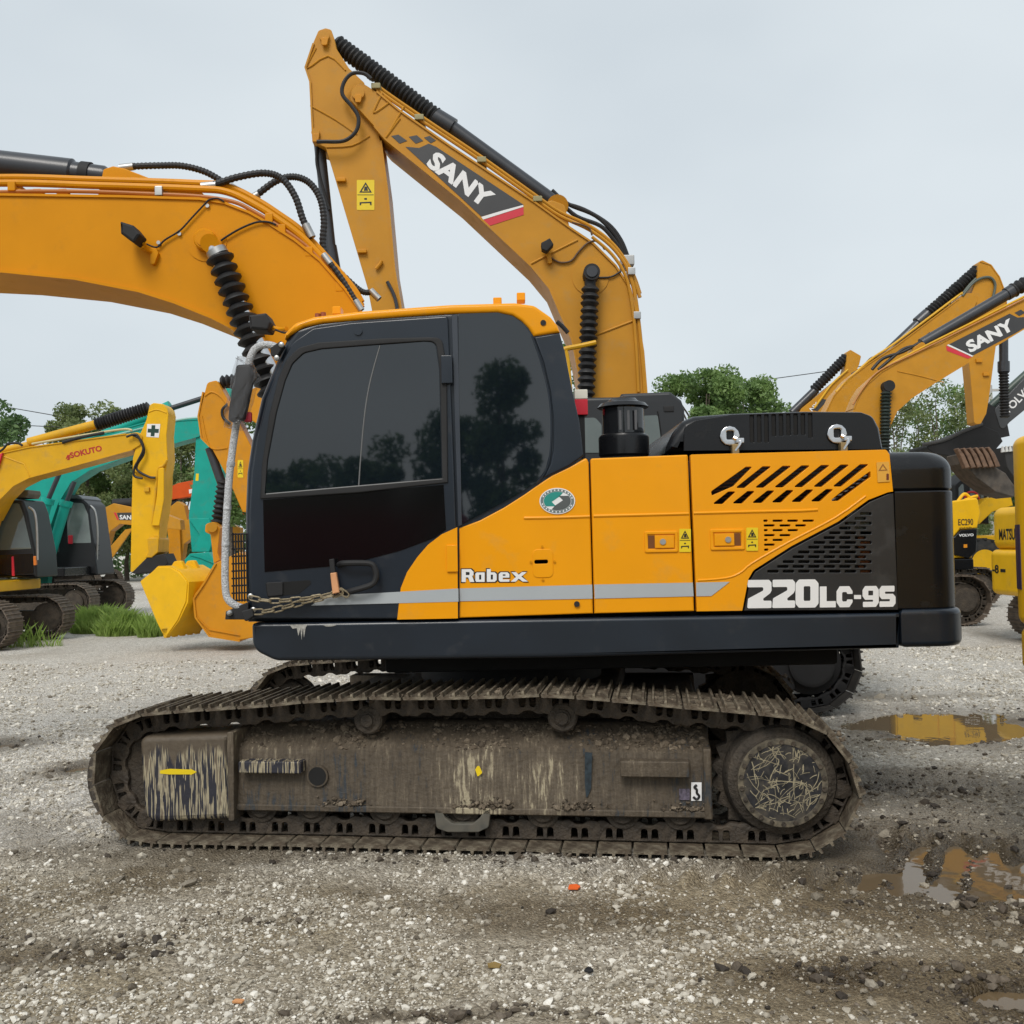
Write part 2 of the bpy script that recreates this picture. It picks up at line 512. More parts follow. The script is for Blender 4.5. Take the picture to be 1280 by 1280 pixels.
def put_flat(name, me, fr, bl, br, tl, v, material, parent, t=0.0015):
    """Fit a flat drawing into the parallelogram of three pixels on the plane v, as a thin sheet lying on it."""
    n = len(me.vertices)
    co = np.empty(n * 3); me.vertices.foreach_get('co', co); co = co.reshape(-1, 3)
    lo, hi = co.min(0), co.max(0)
    a, b, c = fr.p(*bl, v), fr.p(*br, v), fr.p(*tl, v)
    s = (co[:, 0] - lo[0]) / (hi[0] - lo[0]); q = (co[:, 1] - lo[1]) / (hi[1] - lo[1])
    out = np.array(a)[None] + s[:, None] * np.array(b - a)[None] + q[:, None] * np.array(c - a)[None]
    out[:, 1] -= 0.0
    me.vertices.foreach_set('co', out.ravel()); me.update()
    bm = bmesh.new(); bm.from_mesh(me); bpy.data.meshes.remove(me)
    bmesh.ops.recalc_face_normals(bm, faces=bm.faces)
    r = bmesh.ops.extrude_face_region(bm, geom=bm.faces[:])
    for e in r['geom']:
        if isinstance(e, bmesh.types.BMVert): e.co.y -= t
    bmesh.ops.recalc_face_normals(bm, faces=bm.faces)
    return obj(name, bm, material, parent)

def letters(name, s, fr, bl, br, tl, v, material, parent, bold=0.0, shear=0.0, t=0.0015, spacing=1.0):
    return put_flat(name, text_mesh(s, bold, shear, spacing), fr, bl, br, tl, v, material, parent, t)

def flat(name, fr, pts, v, material, parent, t=0.002, holes=()):
    return obj(name, plate(fr.poly(pts, v), v - t, v, 0, [fr.poly(h, v) for h in holes]), material, parent)

# ------------------------------------------------------------------ ground
def hash2(ix, iy, seed):
    h = (ix.astype(np.int64) * 374761393 + iy.astype(np.int64) * 668265263 + seed * 69069) & 0xffffffff
    h = ((h ^ (h >> 13)) * 1274126177) & 0xffffffff
    return ((h ^ (h >> 16)) & 0xffffff) / float(0xffffff)

def vnoise(x, y, seed=0):
    ix, iy = np.floor(x), np.floor(y)
    fx, fy = x - ix, y - iy
    fx = fx * fx * (3 - 2 * fx); fy = fy * fy * (3 - 2 * fy)
    a, b = hash2(ix, iy, seed), hash2(ix + 1, iy, seed)
    c, d = hash2(ix, iy + 1, seed), hash2(ix + 1, iy + 1, seed)
    return (a * (1 - fx) + b * fx) * (1 - fy) + (c * (1 - fx) + d * fx) * fy

def fbm(x, y, seed=0, octv=4):
    s, a, t = 0, 1.0, 0
    for i in range(octv):
        s = s + a * vnoise(x * 2 ** i + 17 * i, y * 2 ** i - 9 * i, seed + i); t += a; a *= 0.5
    return s / t

G = lambda x, y: ground_at(x, y)
WATER = -0.040
# puddles: left, right, top and bottom pixel -> an ellipse on the ground
PUD = []
for (xl, xr, yt, yb) in ((1055, 1330, 883, 928), (1050, 1350, 1046, 1134), (-60, 35, 926, 936), (80, 118, 953, 964), (1215, 1330, 1228, 1262)):
    a, b = G((xl + xr) / 2, yt), G((xl + xr) / 2, yb)
    c, d = G(xl, (yt + yb) / 2), G(xr, (yt + yb) / 2)
    PUD.append(((c[0] + d[0]) / 2, (a[1] + b[1]) / 2, (d[0] - c[0]) / 2, (a[1] - b[1]) / 2))

YAW_T = math.radians(-7.8)
_a, _b = G(200, 1061), G(1000, 1079)
YAW_T = math.atan2(_b[1] - _a[1], _b[0] - _a[0])
_c, _d = G(112, 1055), G(1080, 1081)
_mid = G(596, 1070)
HALFW = 1.495
TX, TY = _mid[0] - math.sin(YAW_T) * HALFW, _mid[1] + math.cos(YAW_T) * HALFW
FT = Fr(TX, TY, YAW_T)

def rough_field(x, y):
    """0 stony .. 1 muddy"""
    m = fbm(x * 0.75 + 3, y * 1.25 + 1, 11, 4)
    m = (m - 0.47) * 3.2 + 0.30
    m = m + np.clip((x - 0.9) / 2.0, 0, 1) * np.clip((7.5 - y) / 2, 0, 1) * 0.45
    m = m - np.clip((y - 7.5) / 4.0, 0, 0.8)
    m = m - 0.45 * np.exp(-(((x + 0.5) / 1.6) ** 2 + ((y - 5.45) / 0.35) ** 2)) - 0.5 * np.exp(-(((x - 0.35) / 0.9) ** 2 + ((y - 3.95) / 0.5) ** 2))
    m = m + 0.35 * np.exp(-(((x + 0.9) / 0.8) ** 2 + ((y - 4.35) / 0.35) ** 2))
    for (cx, cy, rx, ry) in PUD:
        q = np.sqrt(((x - cx) / (rx + 0.15)) ** 2 + ((y - cy) / (ry + 0.12)) ** 2)
        m = m + np.clip(1.7 - q, 0, 0.8)
    m = m - 0.12 * np.clip((1.2 - x) / 1.0, 0, 1)
    for (cx, cy, rx, ry, k) in HOLES:
        m = m + k * np.exp(-((x - cx) / rx) ** 2 - ((y - cy) / ry) ** 2)
    return np.clip(m, 0, 1)

HOLES = [tuple(G(px, py)[:2]) + (rx, ry, k) for px, py, rx, ry, k in ((545, 1268, .42, .055, 1.3), (1050, 1225, .40, .16, .8), (1235, 1225, .25, .14, 1.0), (150, 1190, .45, .16, .5), (1160, 985, .8, .3, .7), (330, 1150, .4, .08, .5))]
def damp_field(x, y):
    d = np.clip((6.6 - y) / 1.5, 0, 1) + (fbm(x * 1.1, y * 1.6, 55, 4) - .5) * 1.5 * np.clip((8.5 - y) / 2, 0, 1)
    d = d + .5 * np.clip((x - 1.6) / 1.5, 0, 1) * np.clip((9.5 - y) / 2.5, 0, 1)
    return np.clip(d, 0, 1)
def wet_field(x, y):
    w = np.zeros_like(x)
    for (cx, cy, rx, ry) in PUD:
        q = np.sqrt(((x - cx) / (rx + .06)) ** 2 + ((y - cy) / (ry + .05)) ** 2)
        w = np.maximum(w, np.clip(1.45 - q + (fbm(x * 5, y * 8, 77, 3) - .5) * .9, 0, 1))
    for (cx, cy, rx, ry, k) in HOLES:
        w = np.maximum(w, k * np.exp(-((x - cx) / rx) ** 2 - ((y - cy) / ry) ** 2) * np.clip((fbm(x * 7, y * 9, 78, 3) - .25) * 2.6, 0, 1.1))
    ux = (x - TX) * math.cos(YAW_T) + (y - TY) * math.sin(YAW_T)
    vx = -(x - TX) * math.sin(YAW_T) + (y - TY) * math.cos(YAW_T)
    w = np.maximum(w, .75 * np.exp(-((ux - 2.4) / .35) ** 2 - ((vx + 1.25) / .4) ** 2))
    w = np.maximum(w, .55 * np.clip((2.2 - np.abs(ux)) / .2, 0, 1) * np.exp(-((vx + 1.56) / .10) ** 2))
    return np.clip(w, 0, 1)

def height(x, y):
    m = rough_field(x, y)
    h = (fbm(x * 0.9, y * 0.9, 3, 3) - 0.5) * 0.035
    h = h + (fbm(x * 9, y * 9, 5, 3) - 0.5) * (0.016 + 0.022 * m)
    h = h + (fbm(x * 30, y * 30, 8, 2) - 0.5) * (0.012 + 0.010 * m)
    for (cx, cy, rx, ry, k) in HOLES:
        h = h + k * np.exp(-((x - cx) / rx) ** 2 - ((y - cy) / ry) ** 2) * (fbm(x * 14, y * 14, 90, 3) - .62) * .07
    # prints left by the shoes: a run beside and behind the near track
    ux = (x - TX) * math.cos(YAW_T) + (y - TY) * math.sin(YAW_T)
    vx = -(x - TX) * math.sin(YAW_T) + (y - TY) * math.cos(YAW_T)
    pr = np.clip((ux - 0.3) / 0.5, 0, 1) * np.exp(-((vx + 1.74) / 0.17) ** 4) + np.clip((ux - 2.05) / 0.15, 0, 1) * np.clip((3.3 - ux) / 0.5, 0, 1) * np.exp(-((vx + 1.25) / 0.32) ** 4)
    h = h + pr * 0.036 * np.sin((ux - vx * 0.35) * 2 * math.pi / 0.19)
    h = h + 0.05 * np.exp(-((ux - 2.42) / 0.12) ** 2 - ((vx + 1.2) / 0.45) ** 2)
    # the machine stands in a flat bed, with a little mud squeezed out at its edge
    bed = np.clip(1.15 - np.abs(ux) / 2.05, 0, 0.15) / 0.15 * np.clip((0.36 - np.abs(np.abs(vx) - 1.195)) / 0.06, 0, 1)
    edge = np.exp(-((vx + 1.545) / 0.05) ** 2) * np.clip((2.1 - np.abs(ux)) / 0.2, 0, 1)
    h = h + edge * 0.035 * (fbm(ux * 5, vx * 5, 21, 3) * 1.4)
    lim = np.maximum(h, -0.034)
    for i, (cx, cy, rx, ry) in enumerate(PUD):
        q = np.sqrt(((x - cx) / rx) ** 2 + ((y - cy) / ry) ** 2) + (fbm(x * 2.6, y * 5.0, 40 + i, 3) - 0.5) * 0.75
        dip = np.clip(1.12 - q, 0, 0.5) * 0.17
        lim = lim - dip
    return lim * (1 - bed) + np.minimum(lim, 0.0) * 0 * bed

def axis_pts(lo, hi, step, out, grow=1.22):
    a = list(np.arange(lo, hi, step)) + [hi]
    s, p = step, hi
    while p < out:
        s *= grow; p += s; a.append(p)
    s, p = step, lo
    while p > -out:
        s *= grow; p -= s; a.insert(0, p)
    return np.array(a)

def grid_mesh(name, X, Y, Z):
    ny, nx = X.shape
    me = bpy.data.meshes.new(name)
    me.vertices.add(nx * ny)
    me.vertices.foreach_set('co', np.stack([X, Y, Z], -1).astype(np.float32).ravel())
    i = (np.arange(ny - 1)[:, None] * nx + np.arange(nx - 1)[None]).ravel()
    q = np.stack([i, i + 1, i + 1 + nx, i + nx], 1)
    me.loops.add(q.size); me.polygons.add(len(q))
    me.loops.foreach_set('vertex_index', q.ravel().astype(np.int32))
    me.polygons.foreach_set('loop_start', (np.arange(len(q)) * 4).astype(np.int32))
    me.polygons.foreach_set('use_smooth', np.ones(len(q), dtype=bool))
    me.update(calc_edges=True)
    return me

def ground_material():
    m, n, l, b = new_mat('wet_gravel_and_mud')
    t = n.new('ShaderNodeTexCoord')
    at = n.new('ShaderNodeAttribute'); at.attribute_name = 'mud'
    def noise(sc, det=5, ro=0.6):
        z = n.new('ShaderNodeTexNoise'); z.inputs['Scale'].default_value = sc; z.inputs['Detail'].default_value = det; z.inputs['Roughness'].default_value = ro
        l.new(t.outputs['Object'], z.inputs['Vector']); return z
    def ramp(src, *st):
        r = n.new('ShaderNodeValToRGB'); e = r.color_ramp.elements
        while len(e) < len(st): e.new(0.5)
        for k, (p, c) in enumerate(st): e[k].position = p; e[k].color = tuple(c) + (1,)
        l.new(src, r.inputs['Fac']); return r.outputs['Color']
    vo = n.new('ShaderNodeTexVoronoi'); vo.inputs['Scale'].default_value = 75; vo.feature = 'F1'
    l.new(t.outputs['Object'], vo.inputs['Vector'])
    vc = n.new('ShaderNodeSeparateColor'); l.new(vo.outputs['Color'], vc.inputs[0])
    stone = ramp(vc.outputs[0], (0.0, (0.31, 0.28, 0.24)), (0.35, (0.53, 0.50, 0.44)), (0.75, (0.70, 0.67, 0.61)), (1.0, (0.82, 0.80, 0.76)))
    big = noise(0.45, 4)
    st2 = n.new('ShaderNodeMixRGB'); st2.blend_type = 'MULTIPLY'; st2.inputs['Fac'].default_value = 0.75
    l.new(stone, st2.inputs['Color1']); l.new(ramp(big.outputs['Fac'], (0.3, (0.86, 0.83, 0.79)), (0.65, (1, 1, 1))), st2.inputs['Color2'])
    fine = noise(95, 7, 0.8)
    mud = ramp(fine.outputs['Fac'], (0.36, (0.12, 0.098, 0.072)), (0.50, (0.30, 0.262, 0.205)), (0.64, (0.56, 0.51, 0.43)))
    md = noise(2.2, 8, 0.7)
    ad = n.new('ShaderNodeMath'); ad.operation = 'ADD'; l.new(at.outputs['Fac'], ad.inputs[0])
    sb = n.new('ShaderNodeMath'); sb.operation = 'MULTIPLY_ADD'; sb.inputs[1].default_value = 1.2; sb.inputs[2].default_value = -0.6
    l.new(md.outputs['Fac'], sb.inputs[0]); l.new(sb.outputs[0], ad.inputs[1])
    fac = n.new('ShaderNodeMapRange'); fac.inputs['From Min'].default_value = 0.1; fac.inputs['From Max'].default_value = 0.8
    l.new(ad.outputs[0], fac.inputs['Value'])
    mix = n.new('ShaderNodeMixRGB'); l.new(fac.outputs['Result'], mix.inputs['Fac']); l.new(st2.outputs['Color'], mix.inputs['Color1']); l.new(mud, mix.inputs['Color2'])
    da = n.new('ShaderNodeAttribute'); da.attribute_name = 'damp'
    dm = n.new('ShaderNodeMixRGB'); dm.blend_type = 'MULTIPLY'
    l.new(da.outputs['Fac'], dm.inputs['Fac']); l.new(mix.outputs['Color'], dm.inputs['Color1']); dm.inputs['Color2'].default_value = (0.58, 0.51, 0.385, 1)
    mix = dm
    sp_ = noise(11, 9, 0.85)
    sm_ = n.new('ShaderNodeMixRGB'); sm_.blend_type = 'MULTIPLY'; sm_.inputs['Fac'].default_value = 1
    l.new(mix.outputs['Color'], sm_.inputs['Color1']); l.new(ramp(sp_.outputs['Fac'], (0.34, (0.50, 0.48, 0.45)), (0.48, (0.95, 0.95, 0.95)), (0.66, (1.25, 1.25, 1.25))), sm_.inputs['Color2'])
    mix = sm_
    wa = n.new('ShaderNodeAttribute'); wa.attribute_name = 'wet'
    wm = n.new('ShaderNodeMixRGB'); wm.blend_type = 'MULTIPLY'
    l.new(wa.outputs['Fac'], wm.inputs['Fac']); l.new(mix.outputs['Color'], wm.inputs['Color1']); wm.inputs['Color2'].default_value = (0.36, 0.33, 0.29, 1)
    l.new(wm.outputs['Color'], b.inputs['Base Color'])
    rr = n.new('ShaderNodeMapRange'); rr.inputs['To Min'].default_value = 0.88; rr.inputs['To Max'].default_value = 0.55
    l.new(fac.outputs['Result'], rr.inputs['Value'])
    rw = n.new('ShaderNodeMath'); rw.operation = 'MULTIPLY_ADD'; rw.inputs[1].default_value = -0.30
    l.new(wa.outputs['Fac'], rw.inputs[0]); l.new(rr.outputs['Result'], rw.inputs[2]); l.new(rw.outputs[0], b.inputs['Roughness'])
    bp = n.new('ShaderNodeBump'); bp.inputs['Strength'].default_value = 0.7; bp.inputs['Distance'].default_value = 0.02
    l.new(vo.outputs['Distance'], bp.inputs['Height'])
    bp.invert = True
    bp2 = n.new('ShaderNodeBump'); bp2.inputs['Strength'].default_value = 0.6; bp2.inputs['Distance'].default_value = 0.015
    l.new(fine.outputs['Fac'], bp2.inputs['Height']); l.new(bp.outputs['Normal'], bp2.inputs['Normal'])
    l.new(bp2.outputs['Normal'], b.inputs['Normal'])
    return m

gx = axis_pts(-4.6, 4.6, 0.022, 400)
gy = axis_pts(3.4, 9.0, 0.020, 400)
GX, GY = np.meshgrid(gx, gy)
far = np.clip((np.maximum(np.abs(GX) - 4.6, 0) + np.maximum(GY - 9, 0) + np.maximum(3.4 - GY, 0)) / 10, 0, 1)
GZ = height(GX, GY) * (1 - far)
gme = grid_mesh('ground', GX, GY, GZ)
ga = gme.attributes.new('mud', 'FLOAT', 'POINT')
ga.data.foreach_set('value', rough_field(GX, GY).astype(np.float32).ravel())
gd_ = gme.attributes.new('damp', 'FLOAT', 'POINT')
gd_.data.foreach_set('value', damp_field(GX, GY).astype(np.float32).ravel())
gw = gme.attributes.new('wet', 'FLOAT', 'POINT')
gw.data.foreach_set('value', (wet_field(GX, GY) * (1 - far)).astype(np.float32).ravel())
ground = obj('ground', gme, ground_material(), kind='structure')

# water in the hollows
def water_material():
    m, n, l, b = new_mat('muddy_water')
    b.inputs['Base Color'].default_value = (0.15, 0.108, 0.062, 1)
    b.inputs['Roughness'].default_value = 0.02
    b.inputs['IOR'].default_value = 1.33
    t = n.new('ShaderNodeTexCoord'); z = n.new('ShaderNodeTexNoise'); z.inputs['Scale'].default_value = 6
    l.new(t.outputs['Object'], z.inputs['Vector'])
    bp = n.new('ShaderNodeBump'); bp.inputs['Strength'].default_value = 0.03; bp.inputs['Distance'].default_value = 0.02
    l.new(z.outputs['Fac'], bp.inputs['Height']); l.new(bp.outputs['Normal'], b.inputs['Normal'])
    return m
WATERM = water_material()
for ip, (cx, cy, rx, ry) in enumerate(PUD):
    bm = bmesh.new()
    vs = [bm.verts.new((cx + 1.5 * (rx + 0.05) * math.cos(t), cy + 1.5 * (ry + 0.05) * math.sin(t), WATER + 0.0015 * ip)) for t in np.linspace(0, 2 * math.pi, 40, endpoint=False)]
    bm.faces.new(vs)
    obj('puddle', bm, WATERM, kind='structure')

# loose stones: nobody could count them
def stones(name, pos, size, tone, material, parent=None, flatn=0.65, seed=1):
    rs = np.random.RandomState(seed)
    bm = bmesh.new(); bmesh.ops.create_icosphere(bm, subdivisions=1, radius=1.0)
    base = np.array([v.co[:] for v in bm.verts]); tri = np.array([[v.index for v in f.verts] for f in bm.faces]); bm.free()
    T = 8
    tem = np.stack([base * (1 + rs.uniform(-0.28, 0.28, (len(base), 1))) for _ in range(T)])
    n = len(pos)
    k = rs.randint(0, T, n)
    V = tem[k]
    a = rs.uniform(0, 2 * math.pi, n)
    sc = np.stack([rs.uniform(0.75, 1.35, n), rs.uniform(0.7, 1.1, n), rs.uniform(0.45, 0.85, n) * flatn / 0.65], 1) * size[:, None]
    V = V * sc[:, None, :]
    c, s_ = np.cos(a)[:, None], np.sin(a)[:, None]
    X = V[:, :, 0] * c - V[:, :, 1] * s_; Y = V[:, :, 0] * s_ + V[:, :, 1] * c
    tilt = rs.uniform(-0.5, 0.5, (n, 1))
    Z = V[:, :, 2] + tilt * X * 0.6
    V = np.stack([X, Y, Z], -1) + pos[:, None, :]
    F = (tri[None] + (np.arange(n) * len(base))[:, None, None]).reshape(-1, 3)
    me = bpy.data.meshes.new(name)
    me.vertices.add(n * len(base)); me.vertices.foreach_set('co', V.astype(np.float32).ravel())
    me.loops.add(F.size); me.polygons.add(len(F))
    me.loops.foreach_set('vertex_index', F.astype(np.int32).ravel())
    me.polygons.foreach_set('loop_start', (np.arange(len(F)) * 3).astype(np.int32))
    me.polygons.foreach_set('use_smooth', np.zeros(len(F), dtype=bool))
    me.update(calc_edges=True)
    at = me.attributes.new('tone', 'FLOAT', 'POINT')
    at.data.foreach_set('value', np.repeat(tone, len(base)).astype(np.float32))
    return obj(name, me, material, parent, kind='stuff')

def stone_material(name, stops, rough=0.75):
    m, n, l, b = new_mat(name)
    at = n.new('ShaderNodeAttribute'); at.attribute_name = 'tone'
    r = n.new('ShaderNodeValToRGB'); e = r.color_ramp.elements
    while len(e) < len(stops): e.new(0.5)
    for k, (p, c) in enumerate(stops): e[k].position = p; e[k].color = tuple(c) + (1,)
    l.new(at.outputs['Fac'], r.inputs['Fac'])
    t = n.new('ShaderNodeTexCoord'); z = n.new('ShaderNodeTexNoise'); z.inputs['Scale'].default_value = 90; z.inputs['Detail'].default_value = 4
    l.new(t.outputs['Object'], z.inputs['Vector'])
    mm = n.new('ShaderNodeMixRGB'); mm.blend_type = 'OVERLAY'; mm.inputs['Fac'].default_value = 0.5
    l.new(r.outputs['Color'], mm.inputs['Color1']); l.new(z.outputs['Fac'], mm.inputs['Color2'])
    l.new(mm.outputs['Color'], b.inputs['Base Color'])
    b.inputs['Roughness'].default_value = rough
    return m

STONEM = stone_material('pale_crushed_stone', ((0.0, (0.10, 0.082, 0.058)), (0.3, (0.245, 0.214, 0.165)), (0.65, (0.45, 0.41, 0.335)), (1.0, (0.76, 0.725, 0.65))))
rs = np.random.RandomState(3)
NS = 230000
yy = 3.3 * (16.0 / 3.3) ** rs.uniform(0, 1, NS)
xx = rs.uniform(-1, 1, NS) * (0.52 * yy + 0.8)
mm_ = rough_field(xx, yy)
patch = fbm(xx * 2.4, yy * 2.4, 61, 3)
keep = rs.uniform(0, 1, NS) < np.clip(1.15 - 1.05 * mm_, 0.30, 1) * np.clip((patch - 0.28) * 3.5, 0.15, 1)
ux_ = (xx - TX) * math.cos(YAW_T) + (yy - TY) * math.sin(YAW_T)
vx_ = -(xx - TX) * math.sin(YAW_T) + (yy - TY) * math.cos(YAW_T)
keep &= ~((np.abs(ux_) < 2.2) & (np.abs(np.abs(vx_) - 1.195) < 0.33))
hz_ = height(xx, yy)
keep &= ~((ux_ > .4) & (ux_ < 2.2) & (np.abs(vx_ + 1.74) < .17) & (rs.uniform(0, 1, NS) < .55))
keep &= hz_ > WATER - 0.002
keep &= rs.uniform(0, 1, NS) > .5 * wet_field(xx, yy)
xx, yy, mm_, hz_ = xx[keep], yy[keep], mm_[keep], hz_[keep]
sz = 0.0034 * np.minimum(rs.pareto(2.6, len(xx)) + 1, 5.2) * (0.85 + 0.06 * yy)
tone = np.clip(rs.normal(0.74, 0.24, len(xx)) - 0.34 * mm_ - 0.17 * damp_field(xx, yy), 0.02, 1)
sz = sz * np.where((mm_ > .6) & (rs.uniform(0, 1, len(xx)) < .12), 1.9, 1.0)
stones('gravel', np.stack([xx, yy, hz_ + sz * 0.18], 1), sz, tone, STONEM, seed=4)
NC = 48000
yc = 3.3 * (10.5 / 3.3) ** rs.uniform(0, 1, NC)
xc = rs.uniform(-1, 1, NC) * (0.52 * yc + 0.8)
wc = np.maximum(wet_field(xc, yc), .55 * np.clip(rough_field(xc, yc) * 1.6 - .9, 0, 1) * np.clip((xc + .2) / 1.2, .12, 1))
hc = height(xc, yc)
uc = (xc - TX) * math.cos(YAW_T) + (yc - TY) * math.sin(YAW_T); vc_ = -(xc - TX) * math.sin(YAW_T) + (yc - TY) * math.cos(YAW_T)
kc = (rs.uniform(0, 1, NC) < wc * np.clip((fbm(xc * 4, yc * 5, 101, 3) - .33) * 4, .05, 1)) & (hc > WATER - .006) & ~((np.abs(uc) < 2.2) & (np.abs(np.abs(vc_) - 1.195) < .33))
sc_ = 0.0056 * np.minimum(rs.pareto(2.1, NC) + 1, 5.0)
GCLOD = stone_material('damp_mud_clods', ((0.0, (0.030, 0.023, 0.017)), (0.5, (0.085, 0.066, 0.047)), (1.0, (0.20, 0.165, 0.125))), 0.75)
stones('mud_clods', np.stack([xc, yc, hc + sc_ * .25], 1)[kc], sc_[kc], rs.uniform(0, .9, NC)[kc] ** 1.4, GCLOD, seed=14)

# ------------------------------------------------------------------ tracks (shared by all machines)
def shoe_mesh(pitch, width, name='track_shoe'):
    p = pitch * 0.5
    prof = [(-p * 0.90, -0.012), (p * 0.94, -0.012), (p * 1.00, 0.002), (p * 0.80, 0.002), (p * 0.77, 0.028), (p * 0.66, 0.028), (p * 0.62, 0.002),
            (p * 0.10, 0.002), (p * 0.07, 0.024), (-p * 0.05, 0.024), (-p * 0.09, 0.002), (-p * 0.62, 0.002), (-p * 0.65, 0.028), (-p * 0.78, 0.028), (-p * 0.82, 0.002), (-p * 0.90, 0.002)]
    bm = plate(prof, -width / 2, width / 2)
    me = bpy.data.meshes.new(name); bm.to_mesh(me); bm.free(); shade(me, 20)
    return me

def link_mesh(pitch):
    p = pitch * 0.5
    out = fillet([(-p * 1.15, -0.020, 0.01), (p * 1.1, -0.020, 0.01), (p * 1.30, -0.070, 0.03), (p * 1.12, -0.125, 0.03), (p * 0.55, -0.130, 0.03), (p * .2, -0.108, 0.03), (-p * .2, -0.108, 0.03), (-p * 0.55, -0.130, 0.03), (-p * 1.05, -0.125, 0.03), (-p * 1.25, -0.070, 0.03)])
    hole = [fillet([(c - p * 0.20, -0.030), (c + p * 0.20, -0.030), (c + p * 0.17, -0.088, 0.014), (c - p * 0.17, -0.088, 0.014)]) for c in (-p * 0.30, p * 0.30)]
    a = plate(out, -0.135, -0.095, 0.004, hole, 1)
    b = plate(out, 0.095, 0.135, 0.004, hole, 1)
    c = cyl((p, -0.125, -0.062), (p, 0.125, -0.062), 0.028, n=12)
    bm = join(a, b, c)
    me = bpy.data.meshes.new('track_link'); bm.to_mesh(me); bm.free(); shade(me, 25)
    return me

def walk(path, n):
    """n evenly spaced (point, tangent) along a closed (u,z) path."""
    P = np.array([p[:2] for p in path]); Q = np.vstack([P, P[:1]])
    L = np.r_[0, np.cumsum(np.linalg.norm(np.diff(Q, axis=0), axis=1))]
    at = np.linspace(0, L[-1], n, endpoint=False)
    f = lambda s: np.stack([np.interp(s % L[-1], L, Q[:, 0]), np.interp(s % L[-1], L, Q[:, 1])], -1)
    h = L[-1] / n * 0.5
    a, b = f(at - h), f(at + h)
    return (a + b) / 2, b - a, L[-1] / n

def lay_shoes(parent, path, vc, n, width, material, linkm=None, jitter=0.0):
    pts, tan, pitch = walk(path, n)
    me = shoe_mesh(pitch, width)
    me.materials.append(material)
    lm = None
    if linkm:
        lm = link_mesh(pitch); lm.materials.append(linkm)
    for (q, t) in zip(pts, tan):
        t = t / np.linalg.norm(t)
        nrm = np.array([t[1], -t[0]])         # outwards when the path runs anticlockwise seen from -v
        M = Matrix(((t[0], 0, nrm[0], q[0]), (0, 1, 0, vc + random.uniform(-jitter, jitter)), (t[1], 0, nrm[1], q[1]), (0, 0, 0, 1)))
        o = bpy.data.objects.new('track_shoe', me); COL.objects.link(o); o.parent = parent; o.matrix_local = M
        if lm:
            o = bpy.data.objects.new('track_link', lm); COL.objects.link(o); o.parent = parent; o.matrix_local = M
    return pitch

# ------------------------------------------------------------------ the orange excavator in front
exc = thing('excavator', 'large orange and black excavator in the middle with 220LC-9S on its side', 'excavator', TX, TY, 0)
FU = Fr(TX, TY, 0.0)
VN = -1.37

# lower frame turned against the upper one: its meshes are drawn in the track's own axes
lower = bpy.data.objects.new('undercarriage', None)
RT = Matrix.Rotation(YAW_T, 4, 'Z')
def put_t(name, bm, material, parent, **kw):
    """A mesh drawn in track axes, hung on a part of the excavator."""
    if isinstance(bm, bmesh.types.BMesh) and parent is exc: bm.transform(RT)
    return obj(name, bm, material, parent, **kw)

OUT = [(137, 909), (162, 894.5), (184, 892.5), (212, 889.5), (257, 886.5), (297, 884), (336, 881), (378, 877), (418, 874.5), (460, 872), (506, 872.5), (551, 872), (595, 871.5), (640, 870), (684, 868.5), (732, 872), (779, 876), (825, 881), (872, 885), (920, 889), (971, 893.5), (1002, 898), (1024, 906), (1047, 927), (1063, 951), (1073, 973), (1078, 997), (1058, 1041), (1007, 1077), (957, 1078), (900, 1077), (800, 1075), (600, 1070), (400, 1065), (250, 1061), (165, 1056), (139, 1038), (123, 1014), (116, 988), (113.5, 956), (117, 940), (126, 921)]
path = [FT.uz(x, y, -HALFW) for x, y in OUT]
path = [(u, max(z, 0.030)) for u, z in path]
path = [(u, 0.030 if z < 0.06 and -1.9 < u < 1.75 else z) for u, z in path]
path = path[::-1]                                         # anticlockwise seen from the camera
NSHOE = 49
